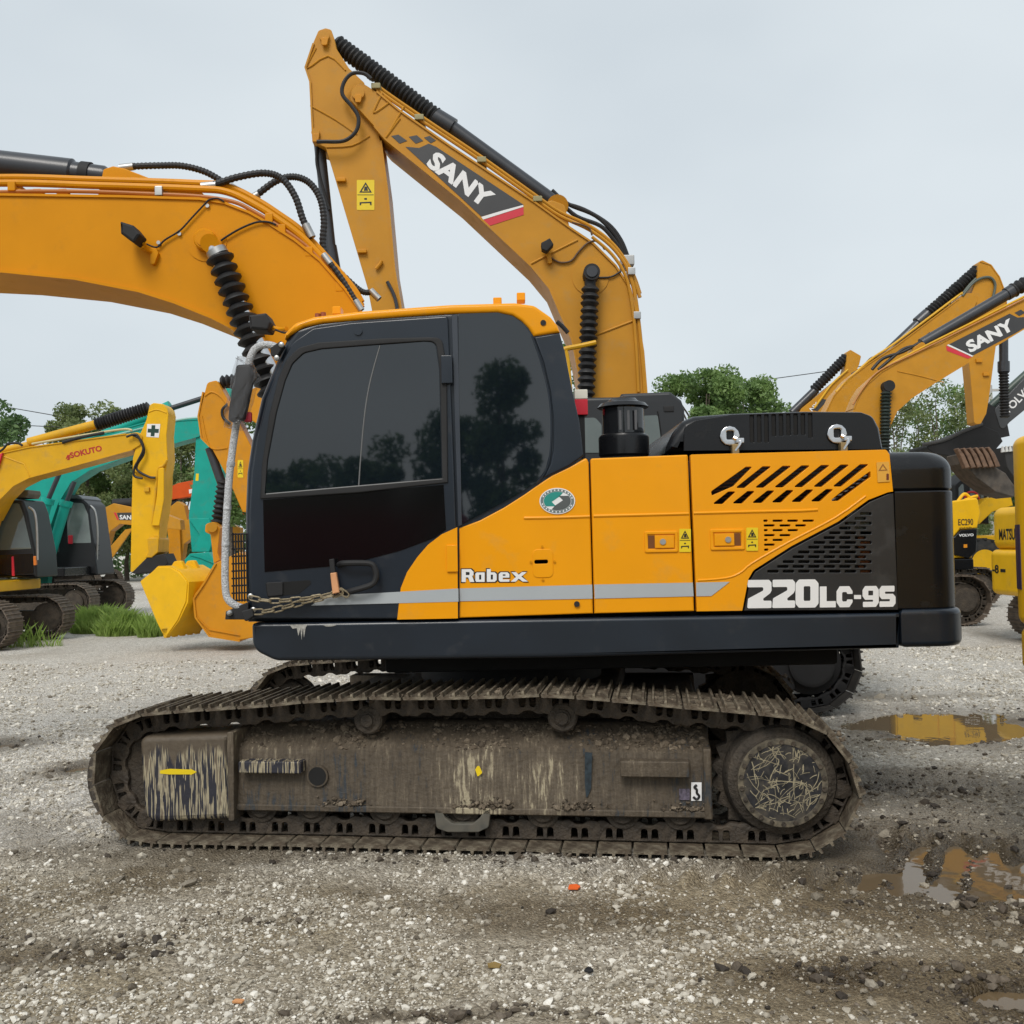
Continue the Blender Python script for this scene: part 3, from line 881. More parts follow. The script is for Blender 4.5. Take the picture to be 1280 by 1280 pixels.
for side in (-1, 1):
    # the track's own mesh is the roller-carrying frame; shoes, links and rollers are its pieces
    vs = lambda v: v if side < 0 else -v
    A, B = FT.uz(288, 1012, -1.38), FT.uz(889, 1012, -1.38)
    z0 = A[1]; zt = FT.uz(600, 940, -1.38)[1]
    u0, u1 = A[0], B[0]
    sec = [(vs(-1.385), z0 + 0.035), (vs(-1.36), zt), (vs(-1.16), zt + 0.125), (vs(-1.0), zt + 0.125), (vs(-0.98), z0 + 0.035)]
    fr_ = section(sec if side < 0 else sec[::-1], u0, u1, 0.008, 1)
    fr_.transform(RT)
    tr = obj('track', fr_, FRAMEM, exc)
    tr['label'] = 'muddy near track with its shoes, frame and rollers' if side < 0 else 'far track half hidden under the machine'
    holder = tr
    def tp(name, bm, material, **kw):
        bm.transform(RT); return obj(name, bm, material, holder, **kw)
    # shoes and links
    pts, tan, pitch = walk(path, NSHOE)
    if side < 0:
        SME = shoe_mesh(pitch, 0.60); SME.materials.append(SHOE)
        LME = link_mesh(pitch); LME.materials.append(mat('muddy_link_steel', (.050, .038, .027), .65, var=.35, vscale=12, dirt=((.098, .075, .052), .3), dirt_scale=16, bump=.5))
    for q, t in zip(pts, tan):
        t = t / np.linalg.norm(t); nrm = np.array([t[1], -t[0]])
        M = Matrix(((t[0], 0, nrm[0], q[0]), (0, 1, 0, side * 1.195 + random.uniform(-.003, .003)), (t[1], 0, nrm[1], q[1]), (0, 0, 0, 1)))
        for nm, me in (('track_shoe', SME), ('track_link', LME)):
            o = bpy.data.objects.new(nm, me); COL.objects.link(o); o.parent = holder; o.matrix_local = RT @ M @ (Matrix.Rotation(random.uniform(-.022, .022), 4, 'Y') if nm == 'track_shoe' else Matrix.Identity(4))
    # lower ledge, end flange
    tp('frame_ledge', box(u0 - 0.02, u1, vs(-1.40), vs(-1.0), z0, z0 + 0.036, 0.006, 1), FRAMEM)
    e0 = FT.uz(880, 1000, -1.40)[0]
    tp('end_flange', box(e0, u1 + 0.006, vs(-1.405), vs(-1.0), z0 - 0.006, zt + 0.03, 0.006, 1), FRAMEM)
    # front guard over the idler yoke
    if side < 0:
        g = FT.poly([(173, 921, 10), (287, 917, 4), (291, 1024, 4), (180, 1029, 16)], -1.43)
        tp('idler_guard', plate(g, -1.43, -1.05, 0.035, res=3), DRIP)
        g = FT.poly([(284, 915, 2), (292, 915, 2), (293, 1026, 2), (286, 1026, 2)], -1.44)
        tp('guard_flange', plate(g, -1.445, -1.10, 0.004), FRAMEM)
        g = FT.poly([(200, 963), (212, 961), (238, 962), (238, 961), (246, 965), (238, 969), (238, 968), (212, 968), (200, 967)], -1.4325)
        tp('yellow_arrow', plate(g, -1.433, -1.431, 0), STICKY)
        # steps
        for x0, x1, yy0, yy1 in ((297, 375, 953, 967), (775, 862, 953, 972)):
            a, b = FT.uz(x0, yy1, -1.46), FT.uz(x1, yy0, -1.46)
            tp('step', box(a[0], b[0], -1.452, -1.36, a[1], b[1], 0.006, 1), DRIP if x0 < 400 else FRAMEM)
        c = FT.p(397, 970, -1.386)
        tp('grease_port_rim', cyl((c.x, -1.392, c.z), (c.x, -1.37, c.z), 0.062, n=24), FRAMEM)
        tp('grease_port', cyl((c.x, -1.394, c.z), (c.x, -1.38, c.z), 0.052, n=24), DARKIN)
        g = FT.poly([(864, 978), (877, 978), (877, 1001), (864, 1001)], -1.388)
        tp('hook_label', plate(g, -1.3885, -1.386, 0), WHITEP)
        hk = [FT.p(x, y, -1.390) for x, y in ((871, 981), (868, 984), (871, 987), (871, 991), (874, 995), (871, 999), (866.5, 996))]
        tp('hook_symbol', tube(hk, 0.007, 6), BLACKL)
        g = FT.poly([(849, 986), (862, 986), (862, 1000), (849, 1000)], -1.388)
        tp('worn_label', plate(g, -1.3885, -1.386, 0), mat('faded_purple_label', (0.10, 0.085, 0.12), 0.6, var=0.6, vscale=60))
        g = FT.poly([(598, 955, 2), (603, 966, 2), (597, 971, 1), (594, 962, 1)], -1.388)
        tp('yellow_paint_mark', plate(g, -1.3885, -1.386, 0), STICKY)
        tp('blue_paint_mark', plate(FT.poly([(731, 940, 1), (740, 941, 1), (739, 985, 1), (733, 1000, 1), (731, 980, 1)], -1.388), -1.3882, -1.386, 0), mat('dark_blue_paint', (0.02, 0.032, 0.042), 0.5, var=0.5, vscale=40))
    # sprocket, drive hub and cover
    cc = FT.p(978, 978, -1.40)
    R = 0.335
    teeth = []
    for k in range(44):
        a = 2 * math.pi * k / 44
        r_ = R + (0.035 if k % 2 else -0.005)
        teeth.append((cc.x + r_ * math.cos(a), cc.z + r_ * math.sin(a)))
    tp('sprocket', plate(teeth, side * 1.25, side * 1.16, 0.005, res=1), MUDDARK)
    tp('drive_hub', lathe((cc.x, side * 1.05, cc.z), (cc.x, side * 1.385, cc.z), [(0, 0.30), (0.45, 0.315), (0.8, 0.30), (0.93, 0.285), (1, 0.25)], 40), MUDDARK)
    tp('drive_cover', lathe((cc.x, side * 1.38, cc.z), (cc.x, side * 1.4128, cc.z), [(0, 0.234), (0.7, 0.234), (1, 0.229)], 48), mat('worn_black_cover', (.016, .016, .019), .5, var=.5, vscale=30, dirt=((.12, .10, .07), .28), dirt_scale=12) if side < 0 else MUDDARK)
    if side < 0:
        r5 = np.random.RandomState(77); bms = bmesh.new()
        for k in range(150):
            a0, q0 = r5.uniform(0, 2 * math.pi), .20 * math.sqrt(r5.uniform(0, 1))
            x_, z_ = q0 * math.cos(a0), q0 * math.sin(a0)
            hd, cv = r5.choice([r5.normal(1.2, .5), r5.uniform(0, math.pi)]), r5.normal(0, .22)
            L_ = min(.19, .028 * (r5.pareto(1.3) + 1)); wd = r5.uniform(.0009, .0026)
            prev = None
            for m_ in range(9):
                if x_ * x_ + z_ * z_ > .203 ** 2: break
                nx_, nz_ = -math.sin(hd) * wd, math.cos(hd) * wd
                pr = [bms.verts.new((cc.x + x_ + nx_, -1.4134 - .0001 * (k % 6), cc.z + z_ + nz_)), bms.verts.new((cc.x + x_ - nx_, -1.4134 - .0001 * (k % 6), cc.z + z_ - nz_))]
                if prev: bms.faces.new((prev[0], prev[1], pr[1], pr[0]))
                prev = pr
                x_ += math.cos(hd) * L_ / 8; z_ += math.sin(hd) * L_ / 8; hd += cv * .5 + r5.normal(0, .08)
        tp('scratch_marks', bms, mat('cream_scratches', (.30, .26, .17), .7, var=.4, vscale=40), kind='stuff')
    if side < 0:
        rr_ = lambda r_: [(cc.x + r_ * math.cos(a), cc.z + r_ * math.sin(a)) for a in np.linspace(0, 2 * math.pi, 64, endpoint=False)]
        tp('cover_rim', plate(rr_(.236), -1.4150, -1.395, .003, [rr_(.204)], 1), mat('scuffed_cream_rim', (.15, .125, .085), .6, var=.5, vscale=25, dirt=((.03, .028, .025), .5), dirt_scale=18))
    for k in range(22 if side < 0 else 0):
        a = 2 * math.pi * (k + 0.5) / 22
        x_, z_ = cc.x + 0.217 * math.cos(a), cc.z + 0.217 * math.sin(a)
        o = tp('cover_bolt', cyl((x_, side * 1.408, z_), (x_, side * 1.424, z_), 0.013, n=6), MUDDARK)
    # idler
    ci = FT.p(178, 972, -1.2)
    tp('idler', lathe((ci.x, side * 1.30, ci.z), (ci.x, side * 1.09, ci.z), [(0, 0.26), (0.15, 0.30), (0.3, 0.30), (0.34, 0.34), (0.66, 0.34), (0.7, 0.30), (0.85, 0.30), (1, 0.26)], 40), MUDDARK)
    # carrier and track rollers
    for x_, y_ in ((460, 900), (703, 897)):
        c = FT.p(x_, y_, -1.33)
        r_ = 0.083
        tp('carrier_roller', lathe((c.x, side * 1.345, c.z), (c.x, side * 1.02, c.z), [(0, 0.03), (0.0, 0.045), (0.02, 0.05), (0.025, r_ - 0.01), (0.06, r_), (0.3, r_), (0.34, r_ - 0.02), (1, r_ - 0.02)], 28), MUDDARK)
        tp('roller_cap', cyl((c.x, side * 1.362, c.z), (c.x, side * 1.34, c.z), 0.034, n=16), MUDDARK)
        tp('roller_bracket', box(c.x - 0.05, c.x + 0.05, side * 1.05, side * 1.0, c.z - 0.14, c.z + 0.02, 0.005, 1), MUDDARK)
    for x_ in (325, 388, 480, 578, 678, 778, 850):
        c = FT.p(x_, 1015, -1.36)
        tp('track_roller', lathe((c.x, side * 1.36, 0.215), (c.x, side * 1.03, 0.215), [(0, 0.03), (0.0, 0.06), (0.05, 0.075), (0.06, 0.095), (0.3, 0.095), (0.32, 0.115), (0.38, 0.115), (0.4, 0.085), (0.6, 0.085), (0.62, 0.115), (0.68, 0.115), (0.7, 0.095), (1, 0.09)], 26), MUDDARK)
    # chain guide
    g = FT.poly([(543, 1010), (552, 1012), (557, 1022, 4), (566, 1029, 5), (592, 1029, 5), (600, 1022, 4), (606, 1012), (614, 1010), (611, 1034, 5), (598, 1040, 6), (560, 1040, 6), (546, 1035, 5)], -1.39)
    if side < 0: tp('chain_guide', plate(g, -1.40, -1.35, 0.006), mat('worn_grey_steel', (0.10, 0.10, 0.085), 0.6, var=0.3, vscale=20, dirt=(MUDC, 0.4)))
    # mud heaped on the frame and the shoes
    r2 = np.random.RandomState(11 + side)
    n_ = 2600 if side < 0 else 300
    uu = r2.uniform(u0 + 0.02, u1 - 0.03, n_); tt = r2.beta(1.6, 1.1, n_)
    zz = zt + 0.125 * tt; vv = -1.36 + 0.2 * tt + r2.uniform(0, 0.16, n_) * (tt > 0.93)
    m_ = fbm(uu * 4, tt * 2.0, 31, 3)
    kk = r2.uniform(0, 1, n_) < np.clip((m_ - 0.35) * 3.5, 0.03, 1)
    kk = kk | (r2.uniform(0, 1, n_) < 0.08)
    s2 = 0.006 * np.minimum(r2.pareto(2.4, n_) + 1, 5)
    P_ = np.stack([uu, side * -vv * -1 if side < 0 else -vv, zz], 1)
    P_[:, 1] = vv if side < 0 else -vv
    # clods on top of the upper run, and drifts along the frame's lower lip
    n3 = 1500
    qi = r2.randint(0, NSHOE, n3)
    up = pts[:, 1] > 0.6
    qi = qi[up[qi]]
    P3 = np.stack([pts[qi, 0] + r2.uniform(-.09, .09, len(qi)), side * (1.195 + r2.uniform(-.28, .28, len(qi))), pts[qi, 1] + 0.004 + 0 * qi], 1)
    P3[:, 2] += (np.interp(P3[:, 0], np.sort(pts[up, 0]), pts[up, 1][np.argsort(pts[up, 0])]) - pts[qi, 1])
    n4 = 420
    u4 = np.concatenate([r2.normal(c_, 0.07, n4 // 6) for c_ in (u0 + 1.45, u0 + 1.52, u0 + 2.0, u0 + 0.7, u0 + 2.6, u0 + 2.95)])
    P4 = np.stack([u4, side * (1.392 + r2.uniform(-.012, .008, len(u4))), z0 + 0.036 + np.abs(r2.normal(0, 0.022, len(u4)))], 1)
    P4 = P4[(u4 > u0) & (u4 < u1)]
    allp = np.vstack([P_[kk], P3, P4])
    sz_ = np.concatenate([s2[kk], 0.005 * np.minimum(r2.pareto(2.2, len(P3)) + 1, 4), 0.006 * np.minimum(r2.pareto(2.4, len(P4)) + 1, 3.5)])
    tn = r2.uniform(0, 1, len(allp))
    ca, sa = math.cos(YAW_T), math.sin(YAW_T)
    allp = np.stack([allp[:, 0] * ca - allp[:, 1] * sa, allp[:, 0] * sa + allp[:, 1] * ca, allp[:, 2]], 1)
    if side < 0: CLOD = stone_material('mud_clods', ((0.0, (0.05, 0.038, 0.026)), (0.5, (0.115, 0.088, 0.06)), (1.0, (0.20, 0.16, 0.115))), 0.9)
    stones('mud_clods', allp, sz_, tn, CLOD, tr, seed=9)
# carbody between the tracks, slew ring
xb = join(box(-0.75, 0.75, -1.0, 1.0, 0.48, 0.80, 0.05), box(-1.25, -0.6, -1.02, 1.02, 0.45, 0.68, 0.05), box(0.6, 1.25, -1.02, 1.02, 0.45, 0.68, 0.05))
xb.transform(RT)
obj('carbody', xb, MUDDARK, exc)
obj('slew_ring', cyl((0, 0, 0.78), (0, 0, 1.06), 0.62, n=48), MATTE, exc)

# ---- deck skirt and body
dk = FU.poly([(315, 779, 4), (1124, 766, 1), (1124, 810, 1), (700, 822), (345, 826, 30), (316, 812, 20)], VN)
zb = 1.065
obj('deck_skirt', plate(dk, VN - 0.012, 1.36, 0.022, res=3), NAVY, exc)
obj('under_deck_shade', box(-.75, 1.95, -1.0, .95, .945, 1.07, .02), DARKIN, exc)  # dark box added to deepen the shade under the deck
def UX(px, y=700, v=VN): return FU.uz(px, y, v)[0]
def UZ(px, py, v=VN): return FU.uz(px, py, v)[1]
core = box(UX(578), UX(1112), -1.20, 1.28, UZ(700, 775), UZ(900, 572), 0.01, 1)
obj('body_core', core, DARKIN, exc)
obj('far_side_panel', box(UX(320), UX(1112), 1.28, 1.345, UZ(700, 775), UZ(900, 590), 0.02), ORANGE, exc)

# side panels: orange, with seams between them
def panel(name, px, v=VN, t=0.045, holes=(), material=ORANGE, bev=0.010, parent=exc):
    return obj(name, plate(FU.poly(px, v), v, v + t, bev, [FU.poly(h, v) for h in holes], res=2), material, parent)
slot = [(668, 700, 2), (685, 699.5, 2), (685, 704.5, 2), (668, 705, 2)]
p1 = panel('side_panel', [(573.5, 660), (600, 650), (630, 634), (655, 618), (675, 604), (690, 594), (712, 583.5), (728, 574.5), (733, 572, 3), (736, 578), (741.5, 767), (574, 772.5)], holes=[slot])
p1['label'] = 'orange panel behind the cab door'
p2 = panel('side_panel', [(738, 573, 3), (860, 568.3, 2), (868, 764), (743, 767)])
p2['label'] = 'plain orange middle panel'

# louvred rear panel with its dark grille
slots = []
TR = [386, 463, 543, 618, 697, 775, 853]
BL = [222, 318, 395, 472, 550, 628, 706]
c6 = lambda x, y: (820 + x / 3.2, 480 + y / 3.2)
for i in range(7):
    yt = 331 - 1.7 * i; yb = 446 if i == 0 else 417 - 1.1 * i
    if i == 0:
        q = [(360, yt, 6), (386, yt, 3), (312, 408), (224, yb, 3), (220, 430, 8)]
    else:
        q = [(TR[i] - 36, yt, 6), (TR[i], yt, 3), (BL[i] + 37, yb, 6), (BL[i], yb, 3)]
    slots.append([c6(a[0], a[1]) + ((a[2] / 3.2,) if len(a) > 2 else ()) for a in q])
TR2 = [320, 397, 476, 553, 632, 711]
BL2 = [226, 304, 383, 461, 539, 617]
for i in range(6):
    yt, yb = 430 - 1.9 * i, 480 - 2 * i
    q = [(TR2[i] - 30, yt, 6), (TR2[i], yt, 3), (BL2[i] + 42, yb, 6), (BL2[i], yb, 3)]
    slots.append([c6(a[0], a[1]) + (a[2] / 3.2,) for a in q])
q = [(858, 348, 3), (859, 372, 5), (732, 467, 5), (695, 469, 4), (740, 432, 3)]
slots.append([c6(a[0], a[1]) + (a[2] / 3.2,) for a in q])
small = []
for r_, (y, spans) in enumerate(((547, ((430, 447), (467, 507), (526, 568), (587, 632))), (566, ((432, 475), (495, 538), (558, 600))), (585, ((432, 447), (467, 507), (527, 568))), (605, ((433, 475), (495, 538))), (624, ((433, 447), (467, 507))), (643, ((433, 475),)), (663, ((433, 450),)))):
    for a, b in spans:
        small.append([c6(a, y - 4) + (1,), c6(b, y - 4.5) + (1,), c6(b, y + 4) + (1,), c6(a, y + 4.5) + (1,)])
rear = [(863, 568.2, 2), (1108, 562, 4), (1112, 568), (1116.5, 614.5), (1110, 615.5, 6), (1085.6, 625), (1048, 652), (989, 683), (942, 713, 10), (935.6, 724), (928, 763.5), (871, 764.3)]
p3 = panel('side_panel', rear, holes=slots + small, bev=0.0022)
p3['label'] = 'orange rear panel with slanted slots'
grille = [(1110.5, 617.5, 5), (1117, 616.5), (1123, 762.6), (930.5, 763.4), (938, 725), (944, 715, 8), (990.5, 685.5), (1049.5, 654.5), (1087, 627.5)]
gs = []
for r_ in range(14):
    y = 500 + r_ * 19.2
    x = 862 - (0 if r_ % 2 else 22)
    while x > 440:
        lim = 985 - y * 0.83 if False else None
        # keep clear of the slanting edge
        ex = 730 + (550 - y) * (850 - 730) / (550 - 465) if y < 550 else (540 + (650 - y) * 1.9 if y < 650 else 390 + (745 - y) * 1.6)
        if x - 46 > ex + 26:
            gs.append([c6(x - 44, y - 5) + (1,), c6(x, y - 5) + (1,), c6(x, y + 5) + (1,), c6(x - 44, y + 5) + (1,)])
        x -= 62
p4 = panel('grille_panel', grille, v=VN + 0.006, t=0.03, holes=gs, material=mat('dark_grille_paint', (0.019, 0.019, 0.020), 0.45, var=0.15, dirt=((0.07, 0.066, 0.06), 0.2)), bev=0.004)
# what shows through the grille: radiator core and a bit of orange
obj('radiator', box(UX(955), UX(1080), -1.30, -1.215, UZ(1000, 752), UZ(1000, 628), 0.004, 1), mat('radiator_fins', (0.05, 0.048, 0.045), 0.6, var=0.4, vscale=90), p4)
obj('side_rail', box(UX(1077), UX(1093), -1.32, -1.29, UZ(1085, 745), UZ(1085, 668), 0.004, 1), mat('primer_orange', (0.42, 0.13, 0.03), 0.6, var=0.2), p4)
obj('upper_mesh', box(UX(1064), UX(1092), -1.325, -1.30, UZ(1085, 664), UZ(1085, 636), 0.004, 1), mat('pale_green_grey', (0.20, 0.21, 0.17), 0.6, var=0.3, vscale=30), p4)
for i in range(9):
    y_ = 586 + i * 4.6
    a, b = FU.p(888, y_, -1.30), FU.p(1086, y_ - 3, -1.30)
    obj('louvre_rib', tube([a, b], 0.006, 6, sm=0), mat('dark_rib', (0.05, 0.03, 0.015), 0.6) if i == 0 else bpy.data.materials['dark_rib'], p3)
obj('bright_pipe', tube([FU.p(1036, 627, -1.27), FU.p(1084, 597, -1.27)], 0.022, 12, sm=0), ZINC, p3)

# pressed creases on the panels
def crease(pts, parent, r=0.009, m=ORANGE):
    obj('pressed_crease', tube(FU.pts(pts, VN + 0.002), r, 8, sm=3), m, parent)
crease([(655, 647.5), (690, 647), (737, 645.5)], p1)
crease([(742, 645), (800, 643.6), (861, 642)], p2)
crease([(867, 641.5), (940, 639.6), (1000, 638.4), (1022, 637)], p3)
crease([(872, 725.5), (895, 724), (914, 721), (928, 714), (940, 704), (985, 678), (1044, 647), (1082, 620)], p3, 0.007)
# latches
for (par, x0, x1, y0, y1, flip) in ((p2, 806, 847, 663.5, 691, 0), (p3, 888, 930, 661, 688, 1)):
    a, b = FU.uz(x0, y1, VN), FU.uz(x1, y0, VN)
    rim = fillet([(a[0], a[1], .01), (b[0], a[1], .01), (b[0], b[1], .01), (a[0], b[1], .01)])
    ins = [(a[0] + .018, a[1] + .018), (b[0] - .018, a[1] + .018), (b[0] - .018, b[1] - .018), (a[0] + .018, b[1] - .018)]
    obj('latch_rim', plate(rim, VN - 0.008, VN + 0.004, 0.004, [ins]), ORANGE, par)
    w = b[0] - a[0]
    lo, hi = (a[0] + 0.30 * w, b[0] - 0.022) if not flip else (a[0] + 0.022, b[0] - 0.30 * w)
    obj('latch_paddle', box(lo, hi, VN - 0.012, VN + 0.002, a[1] + .024, b[1] - .024, 0.004), ORANGE, par)
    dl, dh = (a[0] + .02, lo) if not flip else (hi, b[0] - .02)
    obj('latch_recess_shade', box(dl, dh, VN - 0.0015, VN + 0.002, a[1] + .024, b[1] - .024), mat('recess_shade_brown', (0.16, 0.05, 0.004), 0.6) if not flip else bpy.data.materials['recess_shade_brown'], par)  # flat strip; its brown puts the recess's shade into the orange
    cx_, cz_ = (lo + hi) / 2 - (0.01 if not flip else -0.02), (a[1] + b[1]) / 2
    obj('lock', cyl((cx_, VN - 0.018, cz_), (cx_, VN - 0.01, cz_), 0.017, n=20), ZINC, par)
# yellow stickers with a warning triangle and a hand
def sticker(par, x0, y0, x1, y1, fr=FU, v=VN - 0.003, tri=True):
    s = flat('warning_sticker', fr, [(x0, y0, 1), (x1, y0, 1), (x1, y1, 1), (x0, y1, 1)], v, STICKY, par)
    xm, ym = (x0 + x1) / 2, (y0 + y1) / 2
    w, h = x1 - x0, y1 - y0
    # children of the panel's part would be a fourth level, so the drawing is part of the sticker's neighbours
    flat('warning_triangle', fr, [(xm, y0 + h * .07), (x1 - w * .14, y0 + h * .42), (x0 + w * .14, y0 + h * .42)], v - 0.0025, BLACKL, par, 0.001,
         holes=[[(xm, y0 + h * .15), (x0 + w * .27, y0 + h * .38), (x1 - w * .27, y0 + h * .38)]])
    flat('warning_mark', fr, [(xm - w * .06, y0 + h * .22), (xm + w * .08, y0 + h * .22), (xm + w * .14, y0 + h * .36), (xm - w * .10, y0 + h * .36)], v - 0.0025, BLACKL, par, 0.001)
    flat('warning_rule', fr, [(x0 + w * .04, ym - h * .015), (x1 - w * .04, ym - h * .015), (x1 - w * .04, ym + h * .005), (x0 + w * .04, ym + h * .005)], v - 0.0025, BLACKL, par, 0.001)
    flat('warning_drawing', fr, [(x0 + w * .16, y0 + h * .84), (x0 + w * .16, y0 + h * .74), (x1 - w * .16, y0 + h * .72), (x1 - w * .16, y0 + h * .84), (x1 - w * .24, y0 + h * .84), (x1 - w * .26, y0 + h * .77), (x0 + w * .26, y0 + h * .78), (x0 + w * .24, y0 + h * .84)], v - 0.0025, BLACKL, par, 0.001)
    flat('warning_dot', fr, [(xm - w * .08, y0 + h * .60, .8), (xm + w * .08, y0 + h * .60, .8), (xm + w * .08, y0 + h * .66, .8), (xm - w * .08, y0 + h * .66, .8)], v - 0.0025, BLACKL, par, 0.001)
sticker(p2, 849, 661, 863.5, 690)
sticker(p3, 932.8, 659.5, 947.5, 688.5)
PALE = mat('faded_orange_sticker', (0.70, 0.36, 0.05), 0.4, var=0.05)
flat('worn_sticker', FU, [(1095.5, 578, 1), (1111, 577, 1), (1112.5, 602, 1), (1097, 603, 1)], VN - 0.003, PALE, p3)
flat('worn_triangle', FU, [(1103.5, 579.5), (1109.5, 588), (1098, 588.5)], VN - 0.0055, mat('brown_print', (0.30, 0.12, 0.02), 0.5), p3, 0.001, holes=[[(1103.5, 582), (1100.3, 587.2), (1107.5, 587)]])
flat('worn_figure', FU, [(1108, 592, 1), (1111, 592, 1), (1111, 600), (1108, 600)], VN - 0.0055, mat('dark_red_print', (0.14, 0.03, 0.01), 0.5), p3, 0.001)
# speaker-like press and bolts
c = FU.p(678, 702, VN)
obj('pressed_boss', lathe((c.x, VN + .003, c.z), (c.x, VN - 0.006, c.z), [(0, 0.075), (0.6, 0.07), (1, 0.06)], 32).copy() if False else plate(fillet([(c.x - .055, c.z + .07, .03), (c.x + .06, c.z + .07, .03), (c.x + .06, c.z - .09, .03), (c.x - .055, c.z - .09, .03)]), VN - 0.004, VN + 0.002, 0.003, [FU.poly(slot, VN)]), ORANGE, p1)
for dx, dz in ((0, .085), (-.065, 0), (.068, 0), (0, -.10)):
    obj('small_screw', cyl((c.x + dx, VN - .004, c.z + dz), (c.x + dx, VN - .009, c.z + dz), 0.007, n=8), BOOMO, p1)
c = FU.p(721, 755, VN); obj('black_bolt', cyl((c.x, VN + .002, c.z), (c.x, VN - .012, c.z), 0.016, n=12), MATTE, p1)

# grey stripe
flat('grey_stripe', FU, [(574.5, 735.5), (740.2, 730.8), (740.6, 748.3), (574.5, 751.5)], VN - 0.002, GREYS, p1, 0.0015)
flat('grey_stripe', FU, [(742.8, 730.7), (866, 728.2), (867, 745.4), (743.3, 748.2)], VN - 0.002, GREYS, p2, 0.0015)
flat('grey_stripe', FU, [(870, 728.2), (912, 727.3), (906, 732), (889, 745), (870.5, 745.4)], VN - 0.002, GREYS, p3, 0.0015)

# model number, drawn letter by letter
def glyph_mesh(loops_list):
    return curve_mesh(loops_list, 0.0, 0.0)
def seg(pts, r=0): return fillet([(x, y, r) for x, y in pts])
GLY = {
 '2': [seg([(0, 0), (10, 0), (10, 2.6), (5.4, 2.6), (9.4, 5.2), (10, 6.2), (10, 9.0), (9.0, 10), (0.2, 10), (0.2, 7.4), (6.6, 7.4), (6.6, 6.2), (0.4, 3.4)], .5)],
 '0': [seg([(0.2, 1.4), (1.6, 0), (8.4, 0), (9.8, 1.4), (9.8, 8.6), (8.4, 10), (1.6, 10), (0.2, 8.6)], 1.0), seg([(3.6, 2.4), (3.6, 7.6), (6.4, 7.6), (6.4, 2.4)], .5)],
 'L': [seg([(0, 0), (8, 0), (8, 2.2), (3.4, 2.2), (3.4, 7.4), (0, 7.4)], .2)],
 'C': [seg([(0, 1.8), (1.8, 0), (7.2, 0), (9, 1.8), (9, 2.8), (6, 2.8), (5.6, 2.1), (3.5, 2.1), (3.1, 2.6), (3.1, 5.0), (3.5, 5.5), (5.6, 5.5), (6, 4.8), (9, 4.8), (9, 5.8), (7.2, 7.6), (1.8, 7.6), (0, 5.8)], .4)],
 '-': [seg([(0, 2.9), (4, 2.9), (4, 4.7), (0, 4.7)], .1)],
 '9': [seg([(0.4, 0), (7.4, 0), (9, 1.6), (9, 6.2), (7.6, 7.6), (1.6, 7.6), (0.2, 6.2), (0.2, 3.9), (1.6, 2.6), (5.9, 2.6), (5.9, 1.9), (0.4, 1.9)], .4), seg([(3.3, 4.2), (3.3, 5.9), (5.9, 5.9), (5.9, 4.2)], .2)],
 'S': [seg([(0.2, 0), (7.6, 0), (9, 1.2), (9, 3.6), (7.6, 4.7), (3.2, 4.7), (3.2, 5.5), (8.4, 5.5), (8.4, 7.6), (1.4, 7.6), (0.1, 6.4), (0.1, 3.9), (1.4, 2.8), (5.9, 2.8), (5.9, 2.0), (0.2, 2.0)], .4)],
}
NUM = [('2', 365, 462, 10), ('2', 465, 556, 10), ('0', 558, 650, 10), ('L', 655, 719, 7.4), ('C', 722, 786, 7.6), ('-', 792, 820, 0), ('9', 826, 891, 7.6), ('S', 893, 958, 7.6)]
for ch, a, b, hh in NUM:
    yb = 897 - (a - 365) * 0.010
    if ch == '-':
        bl, br, tl = c6(a, 860), c6(b, 860), c6(a, 844)
    else:
        top = 113 if hh == 10 else 84
        bl, br, tl = c6(a, yb), c6(b, yb - 1), c6(a, yb - top)
    put_flat('number_lettering', glyph_mesh(GLY[ch]), FU, bl, br, tl, VN + 0.004, WHITEP, p4)

# Robex lettering: white slab letters on black edging
def R(*pts): return seg(pts)
RB = [[R((0, 0), (0, 10), (7, 10), (9, 8), (9, 5.5), (8, 4.6), (9.6, 0), (6.2, 0), (5, 3.6), (3.2, 3.6), (3.2, 0)), R((3.2, 5.4), (6, 5.4), (6, 7.8), (3.2, 7.8))],
      [R((11, 0), (10.4, 1), (10.4, 6.4), (11.4, 7.4), (17.4, 7.4), (17.4, 0)), R((13.2, 1.8), (14.8, 1.8), (14.8, 5.6), (13.2, 5.6))],
      [R((19, 0), (19, 10), (22, 10), (22, 7.4), (25, 7.4), (26.4, 6), (26.4, 1.4), (25, 0)), R((22, 1.8), (23.6, 1.8), (23.6, 5.6), (22, 5.6))],
      [R((29, 0), (28, 1.2), (28, 6), (29.4, 7.4), (34.6, 7.4), (36, 6), (36, 3.2), (31, 3.2), (31, 1.8), (36, 1.8), (36, 0)), R((31, 4.6), (33, 4.6), (33, 5.8), (31, 5.8))],
      [R((37, 0), (41, 3.7), (37.4, 7.4), (41, 7.4), (43, 5.4), (45.4, 7.4), (49, 7.4), (45, 3.9), (50, 0), (46, 0), (43, 2.4), (40.8, 0))]]
edge = []
for L in RB:
    P = np.array(L[0]); c0 = P.mean(0)
    edge.append([tuple(c0 + (p - c0) * 1.0 + np.sign(p - c0) * 0.7) for p in P])
x0, x1, yb, yt = 577, 660, 727.5, 711.5
fx = lambda p: (x0 + (x1 - x0) * p[0] / 50, yb - (yb - yt) * p[1] / 10 - 0.6 * p[0] / 50)
